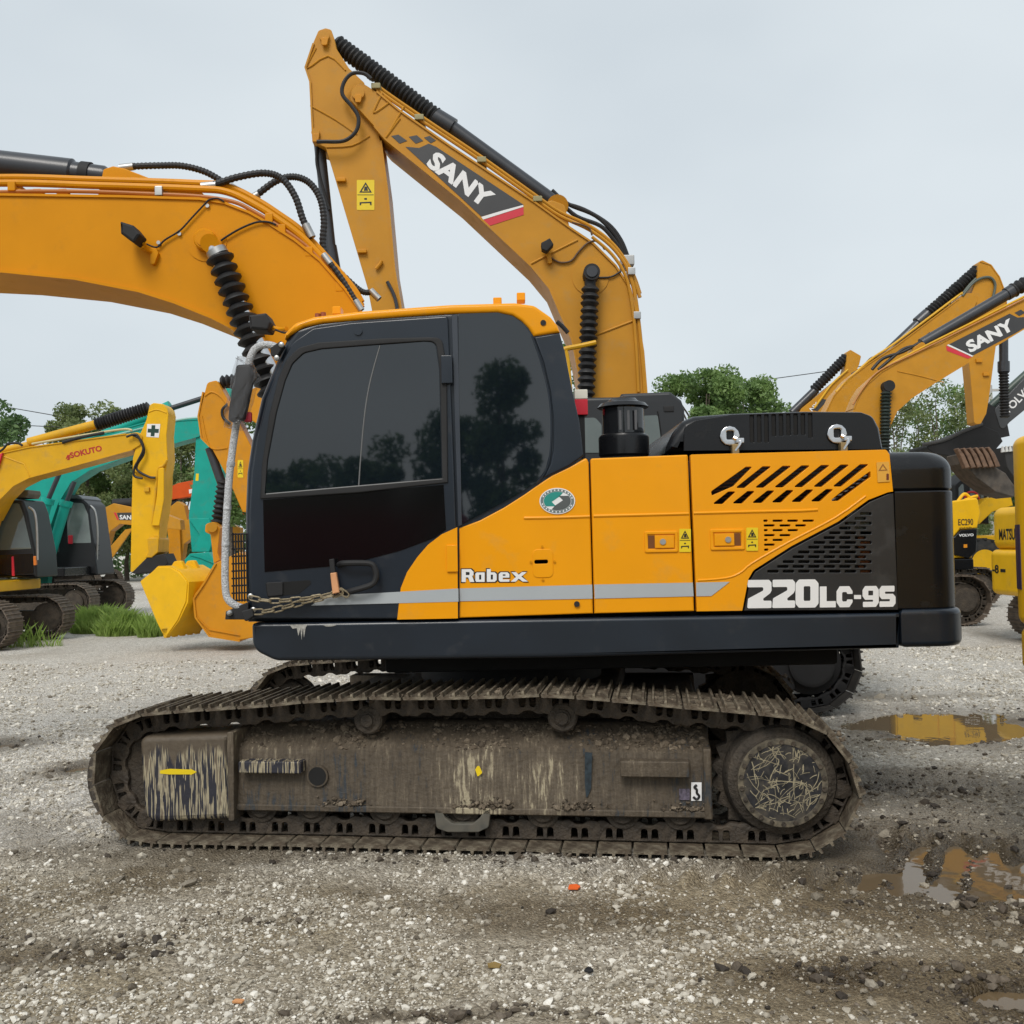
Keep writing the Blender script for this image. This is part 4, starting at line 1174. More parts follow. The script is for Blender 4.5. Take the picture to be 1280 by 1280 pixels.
for L, E_ in zip(RB, edge):
    obj('name_edging', plate([FU.uz(*fx(p), VN) for p in E_], VN - 0.0025, VN - 0.0005, 0), BLACKL, p1)
    obj('name_lettering', plate([FU.uz(*fx(p), VN) for p in L[0]], VN - 0.0040, VN - 0.0026, 0, [[FU.uz(*fx(p), VN) for p in h] for h in L[1:]]), WHITEP, p1)
# round badge: white ring, teal and grey arrows round a white lozenge
def ell(cx, cy, rx, ry, n=40): return [(cx + rx * math.cos(2 * math.pi * k / n), cy - ry * math.sin(2 * math.pi * k / n)) for k in range(n)]
bx, by = 696.6, 626.3
flat('badge', FU, ell(bx, by, 22.3, 16.4), VN - 0.003, WHITEP, p1)
flat('badge_field', FU, ell(bx, by, 21, 15.2), VN - 0.0052, mat('badge_grey', (0.16, 0.20, 0.20), 0.4), p1, 0.001, holes=[ell(bx, by, 17.5, 12.0)])
TB = mat('badge_teal', (0.02, 0.26, 0.22), 0.4); DG = mat('badge_dark_grey', (0.09, 0.10, 0.10), 0.4)
a_ = [(bx + 17 * math.cos(t), by - 11.6 * math.sin(t)) for t in np.linspace(math.radians(65), math.radians(215), 14)]
flat('badge_arrow', FU, a_ + [(bx - 6, by + 6.5), (bx - 1.5, by + 6.5), (bx - 7, by + 1), (bx + 2.5, by - 5.5)], VN - 0.0052, TB, p1, 0.001)
a_ = [(bx + 17 * math.cos(t), by - 11.6 * math.sin(t)) for t in np.linspace(math.radians(245), math.radians(395), 14)]
flat('badge_arrow', FU, a_ + [(bx + 6, by - 6.5), (bx + 1.5, by - 6.5), (bx + 7, by - 1), (bx - 2.5, by + 5.5)], VN - 0.0052, DG, p1, 0.001)
for k in range(26):
    t = 2 * math.pi * k / 26 + 0.05
    if abs(math.sin(t)) < 0.22: continue
    cx_, cy_ = bx + 19.2 * math.cos(t), by - 13.6 * math.sin(t)
    flat('badge_tick', FU, [(cx_ - .8, cy_ - 1), (cx_ + .8, cy_ - 1), (cx_ + .8, cy_ + 1), (cx_ - .8, cy_ + 1)], VN - 0.0064, WHITEP, p1, 0.001)

# ---- cab
OUTC = [(308, 778), (305, 720), (305, 640), (307, 590), (313, 550), (325, 497), (342, 456), (357, 423), (368, 408, 8), (395, 399), (452, 392), (562, 386), (643, 383, 4), (668, 386, 16), (690, 400, 12), (699, 416), (706, 440), (715, 487), (724, 530), (730, 573), (728, 640), (578, 775)]
cab = obj('cab', plate(FU.poly(OUTC, VN), VN + 0.004, -0.34, 0.045, res=4), NAVY, exc)
ROOF = [(356, 424), (356, 417, 5), (369, 404, 12), (393, 396), (452, 389), (562, 381), (643, 378.6), (668, 382, 16), (688, 396, 10), (697, 407), (700, 415.5), (667, 421), (660, 410), (652, 402, 8), (640, 394.5), (622, 391), (562, 392.5), (500, 396.5), (440, 401), (404, 404), (380, 409), (364, 418)]
obj('cab_roof', plate(FU.poly(ROOF, VN), VN - 0.010, -0.33, 0.020, res=3), ORANGE, cab)
for x_, y_ in ((424, 390), (622, 379), (651, 373)):
    a = FU.p(x_, y_, -1.0)
    obj('roof_bracket', box(a.x - .025, a.x + .025, -1.10, -1.0, a.z - .035, a.z + .012, 0.004, 1), ORANGE, cab)
for x_, y_ in ((397, 393), (404, 391.5)):
    a = FU.p(x_, y_, VN + .1)
    obj('roof_bolt', cyl((a.x, VN + .1, a.z - .03), (a.x, VN + .1, a.z + .004), 0.016, n=10), mat('red_brown_bolt', (.3, .07, .02), .5) if x_ < 400 else bpy.data.materials['red_brown_bolt'], cab)
c = FU.p(679, 404, VN); obj('roof_plug', cyl((c.x, VN - .004, c.z), (c.x, VN - .016, c.z), 0.016, n=14), MATTE, cab)
SIDEW = [(573, 392.5), (622, 391), (642, 396, 8), (655, 406), (665, 420), (676, 452), (685, 490), (688.5, 525), (687.5, 564), (682, 587), (670, 603), (643, 620.5), (578, 655), (574.5, 600)]
w = obj('rear_side_window', plate(FU.poly(SIDEW, VN), VN - 0.006, VN + 0.03, 0), GLASS, cab)
obj('window_edge', tube(FU.pts([(665, 420), (676, 452), (685.5, 490), (689, 525), (688, 564), (682.5, 588), (670.5, 604)], VN - 0.004), 0.006, 6), NAVY, cab)
# door: navy pressing with an orange corner
DOOR = [(316, 773), (313, 720), (313, 640), (316, 590), (322, 550), (334, 500), (349, 462), (366, 429, 20), (392, 411), (440, 404), (560, 395.5, 3), (566, 540), (570.5, 655), (572.5, 773)]
CORNER = [(571.6, 659), (572.5, 773), (496.5, 774.5), (499, 752), (501, 735), (509, 715), (522, 696), (535, 681), (552, 668)]
door = obj('cab_door', plate(FU.poly(DOOR, VN), VN - 0.022, VN + 0.01, 0.010), NAVY, exc)
VD = VN - 0.022
obj('orange_corner', plate(FU.poly(CORNER, VD), VD - 0.003, VD + 0.002, 0.001), ORANGE, door)
flat('grey_stripe', FU, [(389, 757), (402, 747), (440, 743), (573, 735.6), (573.2, 752), (440, 755.5)], VD - 0.0035, GREYS, door, 0.0015)
UW = [(331.5, 617), (335, 575), (346, 516), (357, 476), (366, 455, 12), (380, 441.5, 16), (402, 436.5), (472, 431), (530, 427), (545, 427.5, 12), (550, 463), (553, 597.5), (448, 607)]
seal_in = UW
def grow(pts, d):
    c = np.mean([p[:2] for p in pts], 0)
    out = []
    for p in pts:
        v = np.array(p[:2]) - c; L = np.linalg.norm(v)
        out.append(tuple(c + v * (L + d) / L) + tuple(p[2:]))
    return out
obj('window_seal', plate(FU.poly(grow(UW, 9), VD), VD - 0.012, VD + 0.002, 0.006, [FU.poly(UW, VD)]), MATTE, door)
FP = [(332, 617), (335.5, 575), (346.5, 516), (357.5, 476), (366.5, 455.5, 12), (380.5, 442, 16), (402.5, 437), (474, 431.5), (466, 460), (459, 490), (454, 525), (450, 570), (447.5, 606.5)]
RP = [(475.5, 431.8), (530, 427.5), (544, 428.5, 11), (549, 463), (552, 597.5), (449, 606.5), (451.5, 570), (455.5, 525), (460.5, 490), (467.5, 460)]
obj('window_pane', plate(FU.poly(FP, VD), VD - 0.004, VD + 0.001, 0), GLASS, door)
obj('window_pane', plate(FU.poly(RP, VD), VD - 0.006, VD + 0.001, 0), GLASS, door)
obj('pane_edge', tube(FU.pts([(475, 432), (467, 460), (460, 490), (455, 525), (451, 570), (448.5, 606.5)], VD - 0.007), 0.004, 6), mat('grey_edge', (0.16, 0.16, 0.16), .4), door)
obj('pane_rail', tube(FU.pts([(333, 618), (448, 608), (553, 599)], VD - 0.007), 0.006, 6, sm=0), mat('grey_rail', (0.10, 0.10, 0.10), .45), door)
LW = [(329, 625), (448, 615.5), (554.5, 606), (557.5, 662), (544, 672), (500, 688.5), (452, 701), (417, 707.5), (331, 715)]
obj('lower_pane', plate(FU.poly(LW, VD), VD - 0.004, VD + 0.001, 0), mat('black_lower_glass', (0.004, 0.004, 0.0045), 0.10, var=.1, ior=1.5), door)
obj('handle_recess_shade', plate(FU.poly([(332, 729, 2), (388, 725, 4), (389, 730, 3), (373, 743, 4), (334, 746, 2)], VD), VD - 0.002, VD + 0.004, 0.001), DARKIN, door)  # flat dark plate, the hollow's shade given by its colour
obj('door_handle', plate(FU.poly([(333, 728, 2), (354, 727, 2), (354, 744, 2), (335, 746, 2)], VD), VD - 0.012, VD, 0.004), MATTE, door)
obj('grab_rail', tube(FU.pts([(424, 706, VD), (432, 704, VD - .05), (462, 704.5, VD - .055), (469, 712, VD - .055), (470, 722, VD - .055), (464, 731, VD - .055), (440, 738.5, VD - .05), (430, 741, VD)], VD), 0.017, 10), MATTE, door)
c = FU.p(447.7, 414, VD); obj('door_plug', cyl((c.x, VD - .01, c.z), (c.x, VD + .002, c.z), 0.024, n=18), NAVY, door)
obj('door_hinge', box(UX(552, 460), UX(566, 460), VD - .03, VD + .01, UZ(560, 481), UZ(560, 446), 0.006), NAVY, door)
obj('door_hinge', box(UX(559, 700), UX(572.5, 700), VD - .016, VD + .004, UZ(566, 714.5), UZ(566, 681.5), 0.003), ORANGE, door)
obj('window_pillar', plate(FU.poly([(564.5, 394), (572, 393), (577.5, 656), (573, 658)], VN), VN - 0.012, VN + .02, 0.003), mat('blue_grey_post', (0.035, 0.042, 0.055), .3, coat=.3), cab)
obj('rear_pillar', plate(FU.poly([(668, 422), (699.5, 416.5), (706, 440), (715, 487), (724, 526), (729.5, 570, 4), (712, 582), (690, 593), (680, 597), (688, 580), (692, 560), (692, 525), (688, 490), (679, 452)], VN), VN - 0.010, VN + 0.03, 0.009, res=3), NAVY, cab)
# windscreen side
obj('windscreen', plate(FU.poly([(303.5, 700), (304.5, 640), (307, 590), (313, 550), (325, 497), (341, 458), (346, 461), (331, 499), (318, 552), (312, 592), (310, 640), (309, 700)], VN), -1.28, -0.42, 0.003), GLASS, cab)
# latch handle wrapped in orange tape
obj('lock_bar', plate(FU.poly([(414, 699, 1), (420, 698, 1), (422, 716), (415.5, 717)], VD), VD - .07, VD - .045, 0.004), MATTE, door)
obj('lock_tape', plate(FU.poly([(415.5, 716, 1), (423, 715, 1), (427, 740, 1), (418.5, 742, 1)], VD), VD - .075, VD - .04, 0.005), TAPE, door)

# engine hood
VH = -1.22
HOOD = [(833, 565), (834, 556), (841, 541), (853, 526, 10), (868, 519.5), (914, 516), (1007, 513), (1079, 513.5, 14), (1094, 519, 12), (1102, 534), (1107, 562)]
hs = []
for k in range(9):
    xx_ = 936.5 + 9.1 * k
    yb_ = 553.5 if k < 3 else (545.5 - (k - 3) * .5 if k < 7 else 544 + (k - 7) * 3.5)
    hs.append([(xx_, 519.2 - .25 * k, 1), (xx_ + 5.2, 519 - .25 * k, 1), (xx_ + 5.6, yb_, 1), (xx_ + .6, yb_, 1)])
hd = obj('engine_hood', plate(FU.poly(HOOD, VH), VH, 0.85, 0.06, res=4), BLACKP, exc)
hp = [(854, 564), (855, 534, 8), (868, 526, 8), (914, 518.5), (1007, 515.3), (1076, 516, 10), (1089, 521, 12), (1096, 536), (1101, 562)]
obj('hood_side', plate(FU.poly(hp, VH), VH - 0.012, VH + 0.02, 0.003, [FU.poly(h, VH) for h in hs]), BLACKP, hd)
for h in hs:
    u_, z_ = FU.uz(h[0][0], h[0][1], VH); u2, z2 = FU.uz(h[2][0], h[2][1], VH)
    obj('vent_slot', box(u_, u2, VH - 0.003, VH + 0.001, z2, z_), DARKIN, hd)
for (x_, y_, x2, y2) in ((912, 545, 918, 564), (1046, 542.5, 1053, 562)):
    c = FU.p(x_, y_, VH - .02)
    ring = [(c.x + .058 * math.cos(a), c.z + .058 * math.sin(a)) for a in np.linspace(0, 2 * math.pi, 12, endpoint=False)]
    hole = fillet([(c.x - .018, c.z - .02, .008), (c.x + .022, c.z - .02, .008), (c.x + .022, c.z + .028, .008), (c.x - .018, c.z + .028, .008)])
    obj('hood_latch', plate(ring, VH - .03, VH - .012, 0.006, [hole]), STEEL, hd)
    d = FU.p(x2, y2, VH - .03)
    obj('latch_arm', join(tube([(c.x + .02, VH - .035, c.z - .01), (c.x + .055, VH - .05, c.z - .04), (d.x, VH - .05, d.z)], 0.012, 8), box(c.x + .03, c.x + .075, VH - .058, VH - .03, c.z - .045, c.z - .015, .004)), STEEL, hd)
    obj('latch_keeper', box(d.x - .018, d.x + .022, VH - .06, VH - .012, d.z - .02, d.z + .04, 0.004), mat('brassy_keeper', (.35, .25, .12), .4, metal=.6) if x_ < 1000 else bpy.data.materials['brassy_keeper'], hd)
# intake pre-cleaner: dish, clear bowl, cap
c = FU.p(780, 568, -0.85); t_ = FU.p(778, 497, -0.85)
kpx = FU.k(1, -0.85)
zz = lambda y: FU.p(779, y, -0.85).z
pc = obj('pre_cleaner', lathe((c.x, -.85, zz(572)), (c.x, -.85, zz(543)), [(0, 29 * kpx), (.1, 31.5 * kpx), (.85, 31.5 * kpx), (.95, 30 * kpx), (1, 27 * kpx)], 40), BLACKP, exc)
obj('bowl', lathe((c.x, -.85, zz(544)), (c.x, -.85, zz(508)), [(0, 26 * kpx), (1, 26 * kpx)], 40), mat('smoky_bowl', (0.012, 0.013, 0.015), 0.05, ior=1.6), pc)
obj('bowl_cap', lathe((c.x, -.85, zz(511)), (c.x, -.85, zz(497)), [(0, 30 * kpx), (.1, 32.5 * kpx), (.45, 28 * kpx), (.6, 20 * kpx), (.9, 16 * kpx), (1, 8 * kpx)], 40), BLACKP, pc)
for dx in (-8, 2, 11):
    obj('bowl_vane', box(c.x + dx * kpx, c.x + (dx + 3) * kpx, -.85 - 26.6 * kpx, -.85 - 25.0 * kpx, zz(540), zz(516), 0), mat('grey_vane', (.10, .10, .105), .3) if dx < 0 else bpy.data.materials['grey_vane'], pc)
# red and cream lamp behind the cab
q = FU.uz(718, 520, -0.7); r_ = FU.uz(734, 500, -0.7); s_ = FU.uz(734, 488, -0.7)
lamp = obj('marker_lamp', box(q[0], r_[0], -.75, -.65, q[1], r_[1], .006), mat('red_lens', (.62, .012, .03), .25), exc)
obj('lamp_top', box(q[0], r_[0], -.75, -.65, r_[1] + .001, s_[1], .006), RUBWHITE, lamp)
obj('lamp_post', box(q[0] + .02, r_[0] - .02, -.73, -.67, UZ(726, 585, -.7), q[1], .004), MATTE, lamp)

# counterweight: flat sides, rounded corners, bulging tail
def tail_plan(x0, x1, hw, r):
    pts = [(x0, -hw), (x1, -hw, r), (x1 + 0.05, 0), (x1, hw, r), (x0, hw)]
    return fillet(pts, 14)
ux0 = UX(1114, 600)
# near corner of the plan set so that its silhouette falls where the photo has it
def plan_edge(px, y, rr):
    return FU.uz(px, y, -1.37 + rr * 0.45)[0]
cwp = tail_plan(UX(1121, 690), plan_edge(1188, 690, .42), 1.365, 0.42)
cw = obj('counterweight', slab(cwp, UZ(1140, 762), UZ(1140, 613), 0.012), BLACKP, exc)
cap = tail_plan(UX(1115, 590), plan_edge(1182, 590, .42), 1.362, 0.42)
zc0, zc1, RCAP = UZ(1140, 612.5), UZ(1140, 563), .11
rg = []
for zq, ins in [(zc0, .012), (zc0 + .012, 0)] + [(zc1 - RCAP + RCAP * math.sin(a), RCAP * (1 - math.cos(a))) for a in np.linspace(0, math.pi / 2, 8)]:
    pq = tail_plan(UX(1115, 590), plan_edge(1185, 590, .42) - ins, 1.362 - ins, .42 - ins * .6)
    rg.append([(q[0], q[1], zq) for q in pq])
obj('counterweight_cap', sweep(rg), BLACKP, cw)
base = tail_plan(UX(1125.5, 785), plan_edge(1196, 785, .42), 1.385, 0.42)
obj('counterweight_base', slab(base, UZ(1150, 809), UZ(1150, 761), 0.035, 4), NAVY, cw)

# ---- boom of the front machine
VB = -0.30
BT = [(-330, 268), (-200, 256), (0, 243.8), (150, 246), (250, 249), (281, 254), (312, 266), (337, 280), (369, 300.5), (400, 325.5), (432, 362), (455, 395), (470, 440), (474, 560), (440, 640)]
BB = [(380, 640), (372, 560), (350, 480), (318, 432), (290, 410), (265.6, 397.5), (219, 378.7), (175, 364.7), (94, 349), (0, 339.7), (-200, 330), (-330, 322)]
boom = obj('boom', plate(FU.poly(BT + BB, VB), VB, -VB, 0.004), BOOMO, exc)
obj('boom_flange', ribbon([FU.uz(x, y, VB) for x, y in BT[:13]], VB - .014, -VB + .014, .016), BOOMO, boom)
obj('boom_flange', ribbon([FU.uz(x, y, VB) for x, y in BB[2:]], VB - .022, -VB + .022, .018), BOOMO, boom)
c = FU.p(258.4, 302, VB)
obj('pin_boss', join(cyl((c.x, VB + .001, c.z), (c.x, VB - .006, c.z), 0.135, n=40), lathe((c.x, VB - .004, c.z), (c.x, VB - .07, c.z), [(0, .075), (.85, .07), (1, .062)], 32), cyl((c.x, VB - .07, c.z), (c.x, VB - .078, c.z), .05, n=24)), BOOMO, boom)
for p_ in ((199, 304), (225, 293), (260, 258)):
    c = FU.p(*p_, VB); obj('clip_bolt', cyl((c.x, VB, c.z), (c.x, VB - .018, c.z), .013, n=10), ZINC, boom)
# work light on the boom side
a = [FU.p(x, y, VB - .12) for x, y in ((157, 295), (181, 297))]
lt = plate(FU.poly([(157, 282, 1), (173, 287, 2), (182, 298, 2), (174, 309, 2), (157.5, 297, 2)], VB - .1), VB - .20, VB - .06, .015)
obj('work_light', lt, MATTE, boom)
obj('light_bracket', join(plate(FU.poly([(177, 311), (197, 312), (200, 318), (195, 332, 3), (190, 332, 3), (190, 319)], VB), VB - .035, VB, .003), tube(FU.pts([(180, 304, VB - .1), (184, 312, VB - .06), (190, 316, VB - .02)], VB), .012, 8)), BOOMO, boom)
obj('light_wire', tube(FU.pts([(183, 305), (196, 309), (206, 300), (225, 288), (240, 272), (256, 255), (262, 249.5), (272, 248), (280, 252)], VB - .02), .006, 6), MATTE, boom)
obj('grease_hose', tube(FU.pts([(276, 301), (283, 296), (300, 286), (320, 278), (335, 277.5), (345, 281)], VB - .02), .007, 6), MATTE, boom)
# hydraulic steel pipes along the top
for dv, dy, rr in ((VB + .03, 0, .024), (VB + .10, -7, .024), (-VB - .08, -3, .024)):
    obj('steel_pipe', tube(FU.pts([(-330, 252 + dy), (-150, 236 + dy), (0, 229 + dy), (120, 232 + dy), (240, 236 + dy), (284, 240 + dy), (322, 258 + dy), (350, 276 + dy), (376, 295 + dy), (405, 325 + dy), (440, 366 + dy), (452, 385 + dy)], dv), rr, 10), BOOMO, boom)
obj('pipe_bundle', tube(FU.pts([(-330, 262), (0, 240), (200, 243), (282, 250), (320, 266), (368, 296), (398, 322), (440, 372)], VB + .02), .014, 8), mat('red_brown_pipe', (.42, .14, .02), .5), boom)
for x_, y_ in ((14, 230), (198, 236), (336, 270), (352, 284), (386, 312), (424, 356)):
    c = FU.p(x_, y_, VB)
    obj('pipe_clamp', box(c.x - .026, c.x + .026, VB - .004, -VB - .05, c.z - .045, c.z + .020, .006), BOOMO if x_ != 198 else ZINC, boom)
for x_ in (20, 45, 77):
    c = FU.p(x_, 240, VB)
    obj('pipe_bracket', plate([(c.x - .06, c.z - .04), (c.x + .05, c.z - .04), (c.x + .02, c.z + .03), (c.x - .03, c.z + .03)], VB + .02, VB + .08, .003), BOOMO, boom)
# arm cylinder on top
obj('cylinder_bracket', plate(FU.poly([(124, 252), (132, 214, 3), (144, 210, 4), (158, 213), (192, 226), (210, 228), (252, 240), (262, 252)], -.1), -.14, .14, .006), BOOMO, boom)
ac = FU.p(140, 222, 0); ae = FU.p(-330, 168, 0)
acy = obj('arm_cylinder', lathe(ac, ae, [(0, .045), (.02, .075), (.10, .08), (.105, .098), (1, .102)], 28), BARREL, exc)
obj('cylinder_clamp', lathe(ac.lerp(ae, .055), ac.lerp(ae, .08), [(0, .088), (1, .088)], 24), MATTE, acy)
obj('boom_tip_arm', plate(FU.poly([(-330, 250), (-420, 150, 20), (-470, 165, 20), (-430, 330), (-400, 560, 10), (-360, 560, 10), (-340, 340)], -.2), -.2, .2, .01), BOOMO, exc)
# hoses
def hose(pts, r, par, v, m=RUBBER, fr=FU, ends=True):
    nn = 26
    o = obj('hose', tube(fr.pts(pts, v), [r * (1.0 if (k // 2) % 2 else .86) for k in range(nn * len(pts))], 10, sm=nn), m, par)
    if ends:
        P = fr.pts(pts, v)
        obj('hose_fitting', cyl(P[0], P[0] + (P[1] - P[0]).normalized() * r * 4, r * 1.1, n=12), ZINC, par)
        obj('hose_fitting', cyl(P[-1], P[-1] + (P[-2] - P[-1]).normalized() * r * 4, r * 1.1, n=12), ZINC, par)
hose([(150, 210), (168, 208), (200, 207), (228, 207.5), (256, 214.7), (280, 228), (300, 240)], .024, boom, 0.0)
hose([(252, 233), (264, 232), (297, 221.5), (331, 216.5), (353, 224), (369, 246), (379, 275), (390, 297)], .025, boom, VB + .06)
hose([(308, 252), (318, 246), (344, 227), (366, 221), (386, 228), (400, 248), (405, 276), (404, 308), (416, 340)], .025, boom, -.05)
hose([(352, 276), (390, 305), (430, 345), (452, 364), (466, 366), (474, 374)], .022, boom, .08)
hose([(404, 318), (425, 345), (442, 372), (452, 388)], .02, boom, VB + .0)
# boom cylinder in its bellows
bc = obj('boom_cylinder', cyl(FU.p(262, 305, VB - .12), FU.p(345, 470, VB - .12), .045, n=18), STEEL, exc)
obj('bellows_boot', bellows(FU.p(273, 318, VB - .12), FU.p(346, 508, VB - .12), .092, .038, 15), RUBBER, bc)
obj('boot_clamp', cyl(FU.p(270, 313, VB - .12), FU.p(274, 320, VB - .12), .07, n=20), ZINC, bc)
obj('cylinder_eye', cyl(FU.p(262, 304, VB - .17), FU.p(262, 304, VB - .06), .06, n=20), BOOMO, bc)
# cab work light
c = FU.p(326, 410, -1.2)
wl_ = obj('cab_light', plate(FU.poly([(314, 397, 2), (336, 394, 3), (342, 406, 3), (338, 416, 3), (316, 414, 2)], -1.15), -1.22, -1.06, .014), MATTE, exc)
obj('light_arm', tube([FU.p(338, 409, -1.14), FU.p(350, 412, -1.16), FU.p(358, 411, -1.2)], .014, 8), BOOMO, wl_)
obj('light_wire', tube(FU.pts([(344, 412), (355, 416), (362, 414)], -1.2), .006, 6), MATTE, wl_)
# mirror with its bubble-wrapped rail
VM = VN - .02
mi = obj('mirror_rail', tube(FU.pts([(352, 438), (342, 432.5), (331, 431), (319, 436), (312, 450), (308, 470), (302, 500), (295, 533), (289, 575), (286, 605), (282.5, 660), (281.5, 700), (281.5, 729), (284, 747, VM), (293, 756, VM), (308, 761, VM + .03)], VM), .021, 12), BUBBLE, exc)
mi['label'] = 'rail wrapped in bubble film carrying the mirror'
for t_, w_ in (((288.5, 580), 0), ((284.3, 634), 0), ((282.2, 680), 0)):
    a = FU.p(*t_[:2], VM); obj('wrap_tape', cyl(a - Vector((.001, 0, .012)), a + Vector((.002, 0, .012)), .0235, n=14), PLASTIC, mi)
obj('mirror_head', plate(FU.poly([(299, 458, 4), (318, 457, 4), (319, 474), (308, 526, 4), (288, 530, 5), (290, 508)], VM - .03), VM - .10, VM - .02, .02), MATTE, mi)
# crumpled film over the mirror
bm = plate(FU.poly([(300, 448, 4), (313, 449), (325, 472), (321, 480), (309, 521), (305, 537), (284, 535), (286, 508)], VM - .04), VM - .125, VM - .0, .02)
bmesh.ops.subdivide_edges(bm, edges=[e for e in bm.edges if e.calc_length() > .05], cuts=3, use_grid_fill=True)
for v_ in bm.verts: v_.co += Vector((random.uniform(-1, 1), random.uniform(-1, 1), random.uniform(-1, 1))) * .008
FILM, n_, l_, b_ = new_mat('thin_clear_film')
b_.inputs['Base Color'].default_value = (.25, .25, .26, 1); b_.inputs['Roughness'].default_value = .12
b_.inputs['Transmission Weight'].default_value = 0.0; b_.inputs['Alpha'].default_value = 0.16; b_.inputs['IOR'].default_value = 1.7
obj('plastic_film', bm, FILM, mi)
obj('red_tag', box(FU.p(307, 527, VM).x, FU.p(317, 527, VM).x, VM - .05, VM - .02, FU.p(307, 529, VM).z, FU.p(307, 516, VM).z, .01), mat('red_tape', (.42, .02, .04), .5, var=.3, vscale=50), mi)
obj('rail_bracket', plate(FU.poly([(284, 764, 1), (283, 774, 1), (312, 774, 1), (312, 752, 2), (300, 757)], VN), VM - .01, VM + .05, .004), MATTE, mi)
obj('rail_bracket', plate(FU.poly([(340, 437), (353, 428), (357, 434), (348, 449), (341, 446)], VN), VM - .03, VM + .03, .006), MATTE, mi)
for p_ in ((288, 766), (353, 432), (347, 448.5), (314.5, 745), (318, 762)):
    c = FU.p(*p_, VM - .012); obj('bolt_head', lathe((c.x, VM - .012 if p_[0] < 300 else VM - .03, c.z), (c.x, VM - .045, c.z), [(0, .016), (.7, .015), (1, .006)], 12), ZINC, mi)
# window guard at the cab's front corner
bmg = bmesh.new()
for k in range(6):
    x_ = 291 + 3.4 * k
    tube([FU.p(x_, 666 + k * .4, VM + .03), FU.p(x_ + 1.2, 752, VM + .03)], .005, 5, sm=0, bm=bmg)
for k in range(10):
    y_ = 668 + 9.2 * k
    tube([FU.p(289.5, y_, VM + .036), FU.p(310, y_ - 1, VM + .036)], .005, 5, sm=0, bm=bmg)
obj('window_guard', bmg, MATTE, exc)
# old paint runs on the deck's edge
dp = [(362, 781), (372, 780.5), (384, 781), (382, 785), (380, 797), (378.5, 785), (377, 800), (375.5, 786), (373, 795), (371, 785), (366, 786)]
flat('paint_run', FU, dp, VN - .0135, mat('whitish_paint', (.36, .35, .32), .6, var=.3, vscale=80), exc, .001)
flat('paint_run', FU, [(404, 781.5), (412, 780.6), (421, 781.4), (415, 783), (408, 783.2)], VN - .0135, bpy.data.materials['whitish_paint'], exc, .001)

# safety chain: two strands from the front bracket to the door's rail
chain = thing('chain', 'rusty steel link chain tied from the cab front to the black door rail', 'chain', TX, TY, 0)
chain.parent = None
def link_data(L, W, r):
    pts = fillet([(-L / 2, -W / 2, W / 2), (L / 2, -W / 2, W / 2), (L / 2, W / 2, W / 2), (-L / 2, W / 2, W / 2)], 5)
    return tube([Vector((p[0], p[1], 0)) for p in pts], r, 6, closed=True, sm=0)
CHM = mat('rusty_chain', (.36, .30, .20), .45, metal=.5, var=.35, vscale=60)
lkm = None
def strand(pts, n):
    global lkm
    P = smooth_path(FU.pts(pts, VD - .05), 16)
    L = np.r_[0, np.cumsum([(P[i + 1] - P[i]).length for i in range(len(P) - 1)])]
    for k in range(n):
        f = lambda s: Vector([np.interp(s, L, [q[i] for q in P]) for i in range(3)])
        s0, s1 = L[-1] * k / n, L[-1] * (k + 1) / n
        a, b = f(s0), f(s1)
        d = (b - a).normalized()
        if lkm is None:
            bmk = link_data((b - a).length * 1.14, .030, .0050)
            lkm = bpy.data.meshes.new('chain_link'); bmk.to_mesh(lkm); bmk.free(); shade(lkm, 60); lkm.materials.append(CHM)
        nrm = Vector((0, -1, 0)); y = d.cross(nrm).normalized(); nrm = y.cross(d) * -1
        R_ = Matrix((d, y, d.cross(y))).transposed().to_4x4()
        tw = Matrix.Rotation((math.pi / 2 if k % 2 else 0) + random.uniform(-.25, .25) + .35, 4, 'X')
        o = bpy.data.objects.new('chain_link', lkm); COL.objects.link(o); o.parent = chain
        o.matrix_local = Matrix.Translation((a + b) / 2) @ R_ @ tw
strand([(312, 747), (335, 751), (365, 750), (400, 746), (427, 739)], 9)
strand([(316, 765), (335, 764), (360, 758), (385, 751), (410, 746), (428, 740)], 9)
strand([(428, 740), (426, 742.5), (431, 742)], 1)
pl_ = FU.p(308, 768, VD - .04)
obj('padlock', plate(FU.poly([(302, 764, 2), (316, 760, 2), (318, 770, 2), (307, 778, 3)], VD - .05), VD - .065, VD - .035, .006), MATTE, chain)

# ------------------------------------------------------------------ other machines
def stadium(L, r, z0=0.03, up=0.0, n=14):
    """Closed track outline, anticlockwise seen from -v."""
    h = L / 2 - r
    pts = [(-h, z0), (h, z0)]
    pts += [(h + r * math.sin(a), z0 + r - r * math.cos(a)) for a in np.linspace(0, math.pi, n)[1:]]
    pts += [(h * k, z0 + 2 * r - 0.03 * (1 - abs(k))) for k in (0.5, 0, -0.5)]
    pts += [(-h - r * math.sin(a), z0 + r - r * math.cos(a)) for a in np.linspace(math.pi, 0, n)[:-1]]
    return pts

